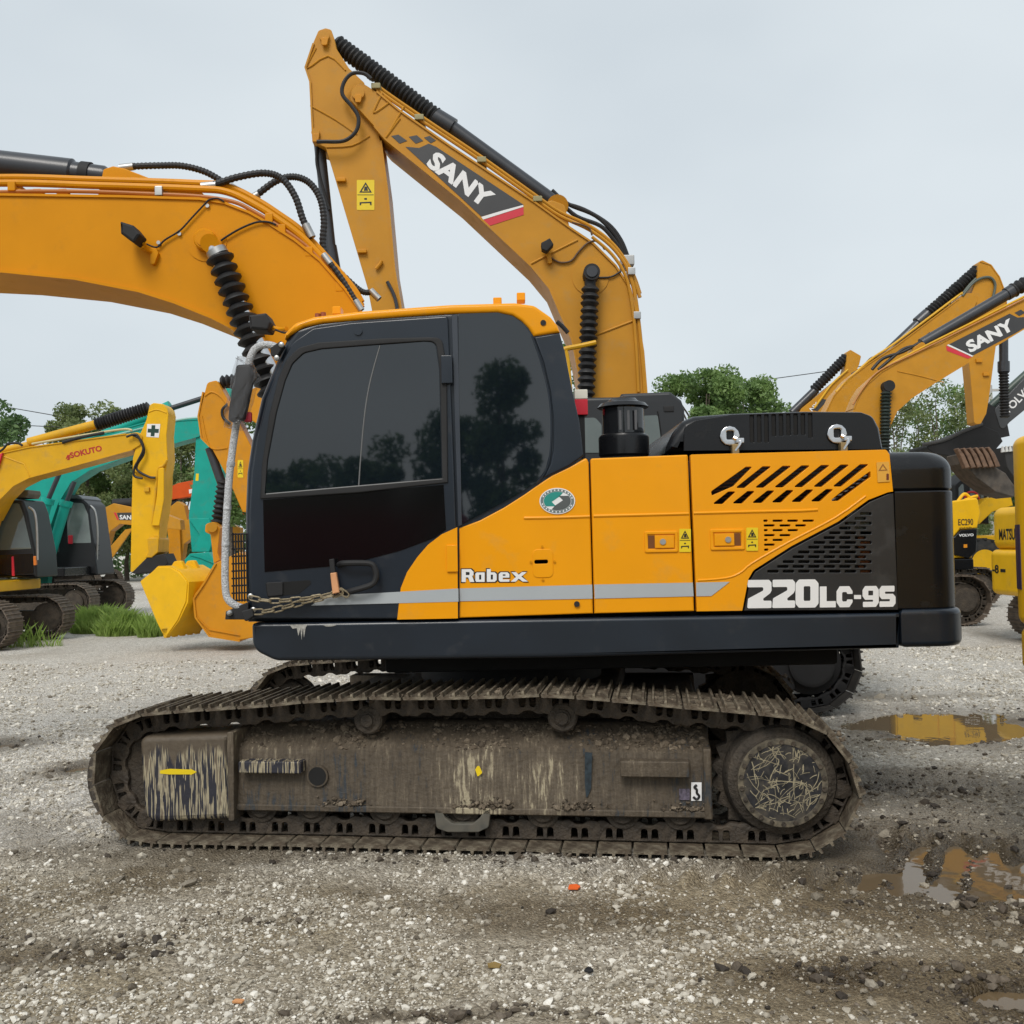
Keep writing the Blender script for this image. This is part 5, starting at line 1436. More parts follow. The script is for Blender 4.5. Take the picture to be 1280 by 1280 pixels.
def tracks(root, s=1.0, d=1, n=44, shoem=SHOEBG, framem=MUDDARK, near_only=False, yaw=0.0, hubm=None, gauge=1.2):
    L, r = 4.4 * s, 0.45 * s
    path_ = stadium(L, r)
    R_ = Matrix.Rotation(yaw, 4, 'Z')
    pts, tan, pitch = walk(path_, n)
    me = shoe_mesh(pitch, 0.6 * s); me.materials.append(shoem)
    lm = link_mesh(pitch); lm.materials.append(framem)
    for side in (-1, 1):
        c = side * gauge * s
        fb = box(-L / 2 + .55 * s, L / 2 - .6 * s, c - .17 * s, c + .17 * s, .22 * s, .62 * s, .03 * s)
        fb.transform(R_)
        tr = obj('track', fb, framem, root)
        def sub(nm, bm, m):
            bm.transform(R_); return obj(nm, bm, m, tr)
        for x_, nm in ((d * (L / 2 - r), 'idler'), (-d * (L / 2 - r), 'sprocket')):
            sub(nm, lathe((x_, c - .16 * s, r + .03), (x_, c + .16 * s, r + .03), [(0, .2 * s), (.1, .30 * s), (.9, .30 * s), (1, .2 * s)], 28), hubm or framem)
            sub('hub_cover', lathe((x_, side * (abs(c) + .15 * s), r + .03), (x_, side * (abs(c) + .22 * s), r + .03), [(0, .22 * s), (.8, .22 * s), (1, .18 * s)], 24), hubm or framem)
        for k in range(7):
            x_ = -L / 2 + .8 * s + k * (L - 1.6 * s) / 6
            sub('track_roller', cyl((x_, c - .15 * s, .19 * s), (x_, c + .15 * s, .19 * s), .09 * s, n=14), framem)
        for q, t in zip(pts, tan):
            t = t / np.linalg.norm(t); nrm = np.array([t[1], -t[0]])
            M = R_ @ Matrix(((t[0], 0, nrm[0], q[0]), (0, 1, 0, c), (t[1], 0, nrm[1], q[1]), (0, 0, 0, 1)))
            for nm, m_ in (('track_shoe', me), ('track_link', lm)):
                o = bpy.data.objects.new(nm, m_); COL.objects.link(o); o.parent = tr; o.matrix_local = M
    cb = box(-.7 * s, .7 * s, -1.05 * s, 1.05 * s, .45 * s, .8 * s, .05 * s); cb.transform(R_)
    obj('carbody', cb, framem, root)
    obj('slew_ring', cyl((0, 0, .78 * s), (0, 0, 1.05 * s), .6 * s, n=32), MATTE, root)

def upper(root, d=1, s=1.0, paint=OCHRE, dark=BLACKP, cabm=BLACKP, skirt=None, cwm=None, cab=True, hood=True, roofm=None, cw=True, boxes=True):
    """House of an excavator whose boom points along d*u: deck, side panels, hood, tail weight, cab."""
    q = lambda u: d * u * s
    def B(u0, u1, v0, v1, z0, z1, bev=.03):
        a, b = sorted((q(u0), q(u1)))
        return box(a, b, v0 * s, v1 * s, z0 * s, z1 * s, bev * s)
    obj('deck', B(-2.0, 1.45, -1.35, 1.35, 1.05, 1.26), skirt or dark, root)
    obj('engine_house', B(-2.02, -.45, -1.28, 1.28, 1.26, 2.05, .05), paint, root)
    for sd in (-1, 1):
        for a, b in ((-1.98, -1.26), (-1.24, -.48)):
            p_ = obj('side_panel', B(a, b, sd * 1.28 - .03, sd * 1.28 + .03, 1.28, 2.02, .02), paint, root)
            obj('panel_handle', B((a + b) / 2 - .08, (a + b) / 2 + .08, sd * 1.315 - .012, sd * 1.315 + .012, 1.6, 1.68, .005), dark, p_)
    if hood:
        obj('engine_hood', B(-1.9, -.75, -1.0, .7, 2.05, 2.36, .09), dark, root)
        obj('exhaust', cyl((q(-.9), .9 * s, 2.05 * s), (q(-.9), .9 * s, 2.7 * s), .06 * s, n=14), dark, root)
    pl = fillet([(q(-2.05), -1.33 * s), (q(-2.72), -1.33 * s, .45 * s), (q(-2.8), 0), (q(-2.72), 1.33 * s, .45 * s), (q(-2.05), 1.33 * s)], 8)
    if cw: obj('counterweight', slab(pl, .98 * s, 2.1 * s, .07 * s, 3), cwm or dark, root)
    if boxes: obj('tool_box', B(.3, 1.4, -d * .42 if d < 0 else -1.33, 1.33 if d < 0 else -.42, 1.26, 1.9, .04), paint, root)
    obj('fuel_tank', B(-.42, .28, -d * .42 if d < 0 else -1.33, 1.33 if d < 0 else -.42, 1.26, 2.05, .04), paint, root)
    if cab:
        v0, v1 = (-1.33, -.37) if d < 0 else (.37, 1.33)
        vn, sg = (v0, -1) if d < 0 else (v0, -1)
        ol = [(-.35, 1.26), (1.42, 1.26), (1.5, 1.7), (1.38, 2.3), (1.12, 2.88, .12), (.9, 2.95, .08), (-.3, 2.95, .1), (-.38, 2.8)]
        ol = fillet([(q(a[0]), a[1] * s) + ((a[2] * s,) if len(a) > 2 else ()) for a in ol])
        cb = obj('cab', plate(ol, v0 * s, v1 * s, .04 * s), cabm, root)
        for v_ in (v0, v1):
            e = -1 if v_ == v0 else 1
            w1 = fillet([(q(.42), 1.85 * s, .03), (q(1.30), 1.8 * s, .03), (q(1.22), 2.3 * s, .03), (q(1.0), 2.78 * s, .06), (q(.42), 2.8 * s, .04)])
            w2 = fillet([(q(-.28), 1.85 * s, .03), (q(.30), 1.85 * s, .03), (q(.30), 2.8 * s, .04), (q(-.22), 2.8 * s, .06)])
            w3 = fillet([(q(.42), 1.36 * s, .03), (q(1.36), 1.36 * s, .03), (q(1.32), 1.74 * s, .03), (q(.42), 1.77 * s, .03)])
            for w_ in (w1, w2, w3):
                obj('window', plate(w_, v_ * s - .006, v_ * s + .006, .002), GLASS2, cb)
            obj('door_handle', box(*sorted((q(.46), q(.62))), v_ * s + e * .03 - .012, v_ * s + e * .03 + .012, 1.78 * s, 1.83 * s, .004), MATTE, cb)
        wp = [(q(1.47), 1.72 * s), (q(1.35), 2.3 * s), (q(1.12), 2.8 * s)]
        obj('windscreen', ribbon(wp, (v0 + .08) * s, (v1 - .08) * s, .05), GLASS2, cb)
        if roofm:
            obj('cab_roof', B(-.3, 1.0, v0 - .005, v1 + .005, 2.9, 2.97, .02), roofm, cb)

def px_plate(name, fr, pts, vc, half, material, parent, bev=.02):
    return obj(name, plate(fr.poly(pts, vc - half), vc - half, vc + half, bev), material, parent)

def px_cyl(name, fr, a, b, r, v, material, parent, n=14):
    return obj(name, cyl(fr.p(*a, v), fr.p(*b, v), r, n=n), material, parent)

def px_bellows(name, fr, a, b, r, v, parent, n=14, material=RUBBER):
    return obj(name, bellows(fr.p(*a, v), fr.p(*b, v), r, r * .35, n, 14), material, parent)

def px_tube(name, fr, pts, r, v, material, parent, n=8, sm=5):
    return obj(name, tube(fr.pts(pts, v), r, n, sm=sm), material, parent)

def boom_sides(parent, fr, top, bot, vc, half, material, t=.02):
    """Plates along the upper and lower edge of a box boom."""
    for e in (top, bot):
        P = [fr.uz(p[0], p[1], vc - half) for p in e]
        obj('boom_flange', ribbon(P, vc - half - .02, vc + half + .02, t), material, parent)

def quad_frame(fr, px, v):
    """White block letters in a dark slanted panel."""

# ---- tall ochre excavator right behind
D1 = 11.5
san = thing('excavator', 'tall ochre excavator right behind, boom raised high with white SANY on a dark panel', 'excavator', 1.08, D1, 0)
F1 = Fr(1.08, D1, 0)
tracks(san, 1.02, -1, shoem=mat('dark_shoe_steel', (.03, .028, .026), .6, var=.4, dirt=((.08, .07, .055), .25)), framem=MATTE)
upper(san, -1, 1.0, OCHRE, BLACKP, cab=False)
GCAB = mat('grey_black_cab', (.020, .022, .025), .4, coat=.05)
VC1 = -1.30
scab = obj('cab', plate(F1.poly([(560, 640), (548, 560), (575, 510, 10), (600, 499, 6), (690, 499), (720, 497), (775, 496), (777, 492, 2), (838, 489.5, 6), (852, 500, 4), (856, 512), (857, 640)], VC1), VC1, -.36, .03), GCAB, san)
for q in ([(700, 524, 5), (744, 522, 7), (752, 531, 4), (752, 566), (700, 566)], [(800, 520, 2), (822, 519, 3), (828, 566), (800, 566)], [(590, 520, 6), (690, 520, 4), (690, 566), (586, 566)]):
    obj('window', plate(F1.poly(q, VC1), VC1 - .008, VC1 + .01, 0), GLASS2, scab)
obj('door_gap', tube(F1.pts([(822, 514), (826, 540), (829, 580)], VC1 - .002), .006, 6), DARKIN, scab)
cq = F1.p(836, 511, VC1); obj('cab_plug', box(cq.x - .05, cq.x + .05, VC1 - .012, VC1 + .01, cq.z - .03, cq.z + .03, .008), MATTE, scab)
V1 = -.30
T1 = [(442, 108, 6), (452, 103, 4), (471, 115), (500, 139), (560, 181), (669, 253.6), (714, 286), (741, 304), (769.6, 332.6), (787.6, 361), (797, 397), (804, 440), (808, 490), (812, 580)]
B1 = [(735, 580), (729, 500), (722, 460), (715, 425), (701, 394), (687, 361), (663.6, 332.6), (575.6, 250), (482, 174.5), (468, 158), (437, 124, 6)]
b1 = obj('boom', plate(F1.poly(T1 + B1, V1), V1, -V1, .006), OCHRE, san)
boom_sides(b1, F1, T1[2:], B1[:-1], 0, .30, OCHRE)
# stiffener lines, weld seams
for pts in ([(478, 116), (470, 132), (467, 141), (476, 136), (488, 127)], [(500, 148), (482, 172)], [(505, 133), (488, 163)], [(663, 330), (690, 316), (722, 300)], [(742, 420), (768, 410), (794, 400)]):
    obj('weld_seam', tube(F1.pts(pts, V1 - .003), .012, 6, sm=3), OCHRE, b1)
st1 = [(398, 38, 5), (407, 35, 4), (414, 37, 4), (417.5, 47), (420, 60), (436, 85), (455, 103), (470, 150), (476, 180), (484, 236), (493, 336), (500, 383), (512, 500, 4), (490, 505, 4), (473, 430), (459.5, 360), (428, 254), (407, 184), (392, 178), (390.5, 164), (387, 103), (381, 85), (392, 52)]
s1 = obj('stick', plate(F1.poly(st1, -.22), -.22, .22, .006), OCHRE, san)
obj('stick_edge', ribbon([F1.uz(x, y, -.22) for x, y in ((392, 55), (382, 85), (388, 103), (391, 164), (392, 178))], -.24, .24, .02), OCHRE, s1)
obj('stick_face', ribbon([F1.uz(x, y, -.22) for x, y in ((476, 176), (484, 236), (493, 336), (501, 383), (510, 480))], -.23, .23, .02), OCHRE, s1)
for pts in ([(395, 60), (383, 86), (410, 70), (432, 88)], [(388, 132), (420, 150), (446, 168)], [(408, 184), (440, 182), (462, 170)]):
    obj('weld_seam', tube(F1.pts(pts, -.224), .010, 6, sm=3), OCHRE, s1)
for x, y, r_ in ((406, 47, .055), (395, 167, .045), (448, 118, .07)):
    c = F1.p(x, y, -.30 if r_ > .06 else -.22)
    obj('pivot_pin', cyl((c.x, c.y - .04, c.z), (c.x, c.y + .01, c.z), r_, n=16), OCHRE, s1)
    obj('pin_lock', plate(fillet([(c.x - .03, c.z - .11, .02), (c.x + .03, c.z - .11, .02), (c.x + .05, c.z - .02, .02), (c.x - .03, c.z - .02, .02)]), c.y - .055, c.y - .03, .004), OCHRED, s1)
for x, y in ((427, 226), (453, 315)):
    c = F1.p(x, y, -.22); obj('hose_lug', box(c.x - .05, c.x + .05, -.27, -.22, c.z - .02, c.z + .02, .006), OCHRED, s1)
obj('hose_lug', tube(F1.pts([(477, 326), (475, 330), (470, 336)], -.25), .02, 8), OCHRED, s1)
px_tube('side_pipe', F1, [(484, 352), (492, 368), (496, 384), (500, 420)], .02, -.25, BARREL, s1)
sticker(s1, 446, 225, 468, 262.5, F1, -.2215)
bcy = obj('bucket_cylinder', cyl(F1.p(399, 178, -.05), F1.p(413, 310, -.05), .062, n=18), BARREL, san)
obj('cylinder_cap', cyl(F1.p(412.5, 308, -.05), F1.p(419, 345, -.05), .075, n=18), BARREL, bcy)
obj('cylinder_rod', cyl(F1.p(419, 345, -.05), F1.p(440, 470, -.05), .04, n=14), STEEL, bcy)
px_tube('cylinder_pipe', F1, [(397, 182), (396, 205), (405, 240), (412, 262)], .016, -.12, MATTE, bcy)
# its bucket hangs behind the cab
obj('bucket', plate(F1.poly([(470, 480, 8), (512, 490, 10), (520, 560), (500, 620, 30), (440, 640, 30), (400, 600, 10), (455, 590)], -.55), -.55, .55, .02), OCHRE, san)
ay = obj('arm_cylinder', cyl(F1.p(543, 146, 0), F1.p(566, 160, 0), .105, n=20), BARREL, san)
obj('cylinder_barrel', cyl(F1.p(562, 157.5, 0), F1.p(692, 252, 0), .078, n=20), BARREL, ay)
obj('bellows_boot', bellows(F1.p(420, 54, 0), F1.p(546, 147.5, 0), .105, .022, 26), RUBBER, ay)
obj('cylinder_eye', cyl(F1.p(697, 257, -.06), F1.p(697, 257, .06), .12, n=20), OCHRE, ay)
obj('eye_lug', plate(F1.poly([(672, 256), (690, 250, 4), (706, 256, 6), (712, 284), (690, 272)], -.16), -.16, .16, .01), OCHRE, b1)
for dv, o_ in ((V1 + .02, 0), (V1 + .10, -5)):
    px_tube('steel_pipe', F1, [(470, 110 + o_), (482, 120 + o_), (530, 153 + o_), (600, 200 + o_), (669, 249 + o_), (700, 270 + o_), (738, 288 + o_), (768, 312 + o_), (790, 345 + o_), (800, 372 + o_)], .020, dv, OCHRE, b1)
for x, y in ((470, 108), (524, 147), (602, 200), (672, 249)):
    c = F1.p(x, y, V1); obj('pipe_clamp', box(c.x - .05, c.x + .05, V1 - .03, .2, c.z - .03, c.z + .03, .008), mat('greenish_clamp', (.30, .26, .12), .5) if x == 470 else bpy.data.materials['greenish_clamp'], b1)
px_tube('hose', F1, [(464, 99), (455, 92), (440, 92), (430, 103), (428, 118), (440, 133), (448, 147), (445, 164), (430, 176), (405, 177), (396, 177)], .022, V1 - .05, RUBBER, b1)
for pts in ([(690, 238), (710, 255), (745, 270), (770, 295), (782, 320)], [(698, 250), (720, 270), (750, 282), (766, 298), (780, 318)], [(704, 254), (730, 262), (760, 280), (776, 300), (785, 322)]):
    px_tube('hose', F1, pts, .024, .0, RUBBER, b1)
c = F1.p(785, 327, -.1); obj('hose_block', box(c.x - .08, c.x + .06, -.2, .1, c.z - .06, c.z + .05, .01), ZINC, b1)
px_tube('steel_pipe', F1, [(782, 330), (792, 360), (798, 400), (803, 450), (806, 492)], .022, V1 + .0, OCHRE, b1)
px_tube('steel_pipe', F1, [(740, 296), (765, 318), (782, 345), (790, 380), (795, 430), (798, 490)], .018, V1 - .03, OCHRE, b1)
for x, y in ((789, 340), (796, 395)):
    c = F1.p(x, y, V1); obj('pipe_clamp', box(c.x - .04, c.x + .04, V1 - .05, .1, c.z - .04, c.z + .04, .008), ZINC, b1)
lt = obj('work_light', plate(F1.poly([(676, 306, 2), (687, 300, 1), (692, 308, 2), (683, 317, 2), (677, 314, 1)], V1 - .1), V1 - .18, V1 - .06, .012), MATTE, b1)
obj('light_bracket', plate(F1.poly([(682, 317), (688, 318), (690, 330, 2), (685, 332, 2), (684, 324)], V1), V1 - .06, V1, .004), OCHRED, b1)
px_tube('light_wire', F1, [(688, 322), (700, 328), (714, 326), (724, 314), (736, 303), (748, 302), (756, 312)], .011, V1 - .02, mat('brown_wire', (.10, .05, .02), .6), b1)
px_tube('light_wire', F1, [(748, 347), (764, 346), (776, 339)], .010, V1 - .02, RUBBER, b1)
px_tube('light_wire', F1, [(715, 278), (735, 284), (740, 294)], .010, V1 - .02, bpy.data.materials['brown_wire'], b1)
by_ = obj('boom_cylinder', cyl(F1.p(738, 348, V1 - .13), F1.p(732, 500, V1 - .13), .06, n=16), MATTE, san)
obj('bellows_boot', bellows(F1.p(738, 358, V1 - .13), F1.p(732, 505, V1 - .13), .098, .03, 17), RUBBER, by_)
c = F1.p(738, 346, V1); obj('cylinder_eye', cyl((c.x, V1 - .22, c.z), (c.x, V1 - .02, c.z), .088, n=24), MATTE, by_)
obj('pin_cap', cyl((c.x, V1 - .235, c.z), (c.x, V1 - .2, c.z), .06, n=20), BARREL, by_)
obj('boss_ring', cyl((c.x, V1 - .01, c.z), (c.x, V1 + .0, c.z), .20, n=32), OCHRE, b1)
# handrail and lugs seen past the cab
hr = obj('hand_rail', tube(F1.pts([(706, 438), (707, 436), (727, 432), (745, 428)], -1.2), .025, 8), YELLOW2, san)
obj('rail_post', tube(F1.pts([(707, 437), (710, 452), (714, 500)], -1.2), .02, 8), YELLOW2, hr)
obj('lug', tube(F1.pts([(696, 402), (703, 408), (710, 416)], -1.25), .022, 8), MATTE, hr)
DV = V1 - .0025
dec = [(507, 183.5), (528, 187), (540, 181.5), (654.6, 257), (602, 273)]
flat('dark_panel', F1, [(507, 183.5), (524, 185), (536, 179.5), (546, 184), (654.5, 256), (601.5, 270.5)], DV, DECAL, b1)
flat('white_band', F1, [(601.5, 271.2), (654, 255.5), (654.2, 258.5), (604, 274.5)], DV, WHITEP, b1)
flat('red_band', F1, [(604.5, 275), (654.3, 259), (654.6, 268.5), (611.5, 282.5)], DV, REDP, b1)
for q in ([(489, 170), (498, 168.3), (509, 176), (499.5, 179.5)], [(511, 171), (521, 169), (529, 176), (519.5, 179.5)], [(530, 172), (537, 169.8), (545, 175.5), (538.5, 179)]):
    flat('dark_square', F1, q, DV, DECAL, b1)
def along(s, fr, a, b, hpx, v, par, m=WHITEP, bold=.03, up=-1):
    """Lettering from pixel a to b along its own base line."""
    d = Vector((b[0] - a[0], b[1] - a[1])).normalized()
    nrm = Vector((d.y, -d.x)) * hpx
    return letters('lettering', s, fr, a, b, (a[0] + nrm.x, a[1] + nrm.y), v, m, par, bold)
# base line of the word runs down to the right
along('SANY', F1, (531.5, 206.5), (606, 262), 23.5, DV - .0025, b1, bold=.045)

# ---- ochre excavator to the left of the front cab (its house hides behind the front machine)
F2 = Fr(2.1, 18.0, 0)
och = thing('excavator', 'ochre excavator left of the front cab, stick hanging down, big bucket on the gravel', 'excavator', 2.1, 18.0, 0)
tracks(och, 1.0, -1); upper(och, -1, 1.0, OCHRED, BLACKP, BLACKP)
s2 = obj('stick', plate(F2.poly([(259, 478, 6), (271, 475, 4), (279, 490), (288, 505), (300, 530), (330, 590), (322, 640), (303, 640), (286, 600), (264, 559), (252, 548), (248, 520)], -.2), -.2, .2, .012), OCHRED, och)
obj('stick_edge', ribbon([F2.uz(x, y, -.2) for x, y in ((254, 490), (248, 520), (252, 548), (262, 558))], -.22, .22, .025), OCHRED, s2)
obj('weld_seam', tube(F2.pts([(256, 495), (265, 490), (276, 496), (284, 506)], -.205), .015, 6), OCHRED, s2)
obj('weld_seam', tube(F2.pts([(252, 520), (262, 558), (284, 560)], -.205), .015, 6), OCHRED, s2)
sticker(s2, 297, 575, 304, 597, F2, -.202)
obj('boom', plate(F2.poly([(280, 505, 4), (330, 478), (450, 480), (560, 530), (640, 610), (660, 660), (600, 660), (540, 590), (440, 540), (330, 535)], -.3), -.3, .3, .015), OCHRED, och)
px_bellows('arm_cylinder', F2, (276, 478), (335, 470), .12, 0, och, 10)
bx_ = obj('bucket_cylinder', cyl(F2.p(262, 560, 0), F2.p(281, 615, 0), .08, n=14), BARREL, och)
obj('bellows_boot', bellows(F2.p(280, 600, 0), F2.p(272, 655, 0), .12, .04, 9), RUBBER, bx_)
px_tube('hose', F2, [(285, 505), (278, 512), (279, 522), (288, 530)], .025, -.25, RUBBER, s2)
lk = obj('bucket_link', plate(F2.poly([(258, 655, 4), (268, 652, 4), (276, 660), (273, 690), (276, 700), (268, 704), (264, 668), (257, 665, 3)], -.25), -.3, .3, .01), OCHRED, och)
obj('link_pin', cyl(F2.p(265, 659, -.38), F2.p(265, 659, .38), .085, n=16), OCHRE, lk)
bk = obj('bucket', plate(F2.poly([(272, 703), (300, 690), (322, 700), (322, 796), (300, 800, 20), (262, 795, 20), (243, 770, 20), (242, 745, 10), (256, 728)], -.55), -.6, .6, .015), OCHRED, och)
obj('bucket_rim', ribbon([F2.uz(x, y, -.6) for x, y in ((270, 704), (256, 728), (242.5, 748), (245, 772), (262, 795), (300, 801))], -.63, .63, .03), OCHRED, bk)
for k in range(4):
    obj('wear_strip', ribbon([F2.uz(x, y, -.6) for x, y in ((247, 772 + k), (262, 787 + k * 1.5), (300, 794 + k * 1.5))], -.625 - .002 * k, -.6, .012), OCHRED, bk) if k == 0 else None

# ---- yellow excavator with SOKUTO on the boom, at the left edge
D3 = 19.5
F3 = Fr(-10.8, D3, 0)
sok = thing('excavator', 'yellow excavator at the left edge with red SOKUTO on its boom, bucket on gravel', 'excavator', -10.8, D3, 0)
tracks(sok, .92, 1, 40); upper(sok, 1, .95, YELLOW, BLACKP, BLACKP, skirt=YELLOW, cab=False)
V3 = -.25
t3 = [(-60, 580), (-20, 572), (0, 567), (36.6, 559), (157.5, 542.5), (172, 540, 5), (178, 545, 4)]
u3 = [(176, 556, 6), (166, 562), (84, 584.5), (36.6, 597), (17, 607), (0, 624), (-14, 650), (-30, 700), (-75, 700), (-80, 640)]
b3 = obj('boom', plate(F3.poly(t3 + u3, V3), V3, -V3, .012), YELLOW2, sok)
boom_sides(b3, F3, t3[:5], u3[1:7], 0, .25, YELLOW2)
obj('weld_seam', tube(F3.pts([(0, 569), (30, 580), (37, 595)], V3 - .003), .012, 6, sm=0), YELLOW2, b3)
s3p = [(187, 506, 4), (192, 503.5, 3), (204, 505, 4), (209, 511), (210.5, 518), (208, 544), (209.5, 575), (206.5, 592), (206, 620), (199.7, 657), (197, 690), (188, 694), (183, 700), (169, 716, 3), (163, 714.5), (164.5, 629), (166, 572.5), (174, 545), (183, 524.7)]
s3 = obj('stick', plate(F3.poly(s3p, -.22), -.22, .22, .012), YELLOW, sok)
obj('weld_seam', tube(F3.pts([(186, 515), (196, 512), (208, 516)], -.223), .012, 6, sm=3), YELLOW, s3)
obj('stick_cover', plate(F3.poly([(199, 586, 2), (206, 584, 2), (206, 625), (200, 657), (191, 657), (197, 620)], -.25), -.30, -.21, .012), YELLOW, s3)
px_tube('stick_pipe', F3, [(209, 575), (204, 582), (198, 586), (196, 600), (193, 630), (190, 655)], .025, -.26, YELLOW2, s3)
px_tube('side_pipe', F3, [(168, 590), (186, 596), (195, 596)], .018, -.26, YELLOW2, s3)
for x, y in ((184, 612), (197, 672)):
    c = F3.p(x, y, -.22); obj('pipe_lug', box(c.x - .05, c.x + .05, -.27, -.22, c.z - .04, c.z + .04, .006), YELLOW2, s3)
px_tube('hose', F3, [(158, 546), (170, 543), (176, 552), (179, 562), (173, 575), (168, 585), (168, 595), (178, 598)], .022, V3 - .08, RUBBER, b3)
px_tube('hose', F3, [(164, 543), (176, 550), (180, 566), (172, 580), (172, 588), (186, 596), (194, 597)], .022, V3 - .06, RUBBER, b3)
# white square with a green cross
flat('cross_panel', F3, [(184, 530), (200.5, 530), (198.5, 547), (183, 546)], -.2225, WHITEP, s3)
DGR = mat('dark_green_print', (.008, .045, .03), .4)
flat('green_cross', F3, [(189.5, 531.5), (194.2, 531.5), (194, 536), (198.6, 536.2), (198.2, 541.2), (193.4, 541), (193, 545.4), (188.3, 545.2), (188.7, 540.8), (184.4, 540.6), (184.8, 535.8), (189.2, 536)], -.2245, DGR, s3)
RDL = mat('dark_red_lettering', (.42, .02, .015), .4)
along('SOKUTO', F3, (88.5, 573), (128, 563.5), 7.4, V3 - .0025, b3, RDL, .035)
for q in ([(82, 574), (84, 569), (88, 568), (87, 571)], [(83.5, 575), (85.5, 572), (88, 571.5), (86.5, 575)]):
    flat('logo_mark', F3, q, V3 - .0025, RDL, b3)
a3 = obj('arm_cylinder', cyl(F3.p(-10, 566, .0), F3.p(38, 556, .0), .07, n=14), YELLOW2, sok)
obj('cylinder_barrel', cyl(F3.p(36, 553, 0), F3.p(122, 530, 0), .088, n=16), YELLOW2, a3)
obj('bellows_boot', bellows(F3.p(120, 531, 0), F3.p(187, 510, 0), .13, .035, 20), RUBBER, a3)
px_tube('steel_pipe', F3, [(40, 555), (80, 548), (150, 537), (165, 538)], .022, V3, mat('pale_pipe', (.5, .42, .2), .4), b3)
px_tube('steel_pipe', F3, [(78, 553), (100, 547), (130, 541)], .03, V3 - .02, MATTE, b3)
px_tube('hand_rail', F3, [(-10, 570), (3, 562), (10, 555), (22, 554), (28, 557)], .022, V3, MATTE, b3)
obj('boom_cap', plate(F3.poly([(-14, 588), (-4, 570), (4, 566), (-2, 586)], V3 - .03), V3 - .06, V3, .005), REDP, b3)
lk3 = obj('bucket_link', plate(F3.poly([(184, 672, 3), (199, 672, 3), (198, 690), (190, 697), (182, 697), (186, 690)], -.28), -.3, .3, .015), YELLOW2, sok)
obj('quick_hitch', plate(F3.poly([(166, 716), (186, 696), (207, 692), (212, 704), (200, 716), (182, 716), (174, 718)], -.2), -.28, .28, .02), MATTE, sok)
bx3 = obj('bucket_cylinder', cyl(F3.p(190, 600, .1), F3.p(194, 668, .1), .06, n=14), BARREL, sok)
# the bucket lies turned towards the camera
FB = Fr(-6.72, 18.3, math.radians(-24))
bp_ = [(175, 727), (190, 716, 6), (197, 709, 3), (212, 709, 3), (224, 716), (234, 728, 10), (232, 752, 12), (222, 775), (208, 795), (204, 794), (196, 778)]
bsh = [(q[0] + 0, q[1]) for q in bp_]
lp = FB.poly(bp_, -.42)
RB_ = Matrix.Translation((FB.x, FB.y, 0)) @ Matrix.Rotation(FB.yaw, 4, 'Z')
toM3 = Matrix.Translation((-F3.x, -F3.y, 0)) @ RB_
def putb(nm, bm, m, par):
    bm.transform(toM3); return obj(nm, bm, m, par)
bk3 = putb('bucket', plate(lp, -.42, -.38, .01), YELLOW, sok)
putb('bucket_side', plate(lp, .38, .42, .01), YELLOW, bk3)
putb('bucket_shell', ribbon([FB.uz(x, y, -.42) for x, y in ((197, 709), (212, 709), (224, 716), (234, 728), (233, 752), (222, 775), (207, 795))], -.40, .40, .04), YELLOW, bk3)
putb('bucket_top', ribbon([FB.uz(x, y, -.42) for x, y in ((176, 727), (190, 716), (197, 709))], -.40, .40, .04), YELLOW, bk3)
for k in range(5):
    w_ = -.37 + .185 * k
    a = FB.uz(207, 793, -.42)
    putb('bucket_tooth', plate([(a[0] - .10, a[1] + .10), (a[0] + .06, a[1] + .12), (a[0] + .01, a[1] - .06), (a[0] - .04, a[1] - .06)], w_ - .05, w_ + .05, .01), YELLOW2, bk3)
for k in range(2):
    putb('hitch_ear', plate(FB.poly([(200, 712), (206, 702, 3), (214, 701, 3), (220, 714)], -.42), -.2 + .32 * k, -.12 + .32 * k, .01), YELLOW, bk3)

# ---- teal excavator behind it
D4 = 27.0
F4 = Fr(-12.55, D4, 0)
tea = thing('excavator', 'teal excavator standing behind the yellow one, stick and bucket hanging by the ochre bucket', 'excavator', -12.55, D4, 0)
tracks(tea, 1.0, 1, 42); upper(tea, 1, 1.06, TEAL, BLACKP, boxes=False, cab=False)
PALEG = mat('pale_backlit_glass', (.20, .235, .225), .06, var=.25, vscale=2)  # opaque pane; pale base stands in for daylight through the cab
def side_cab(root, fr, outline, panes, v0, v1, body=MATTE):
    """A cab traced from its side, with panes let into both sides and the front."""
    c_ = obj('cab', plate(fr.poly(outline, v0), v0, v1, .05), body, root)
    for q, m_ in panes:
        for v_ in (v0, v1):
            obj('window', plate(fr.poly(q, v0), v_ - .008, v_ + .008, 0), m_, c_)
    return c_
CABM = mat('black_cab_paint', (.008, .009, .011), .4)
cb4 = side_cab(tea, F4, [(40, 722), (40, 640, 6), (52, 624, 6), (72, 619.5), (98, 619.5, 8), (110, 630, 5), (116.5, 678), (122, 719, 2)],
    [([(83, 628, 2), (104, 629, 4), (110, 643), (114, 678.5, 1), (85, 679, 1)], PALEG), ([(50, 640, 3), (60, 628, 3), (74, 628, 2), (74, 690, 1), (50, 690, 1)], GLASS2)], .15, 1.35, CABM)
obj('cab_roof', plate(F4.poly([(52, 625, 4), (60, 620), (98, 618.5, 6), (108, 626, 2), (96, 623), (62, 625)], .15), .10, 1.40, .03), mat('grey_roof', (.13, .14, .15), .4), cb4)
obj('red_seat_edge', plate(F4.poly([(86, 669, 1), (91.5, 669, 1), (91.5, 680, 1), (86, 680, 1)], .15), .10, .14, .01), REDP, cb4)
obj('tail_plate', plate(F4.poly([(67, 709, 1), (72, 709, 1), (72, 713.5, 1), (67, 713.5, 1)], .15), .10, .14, .005), WHITEP, cb4)
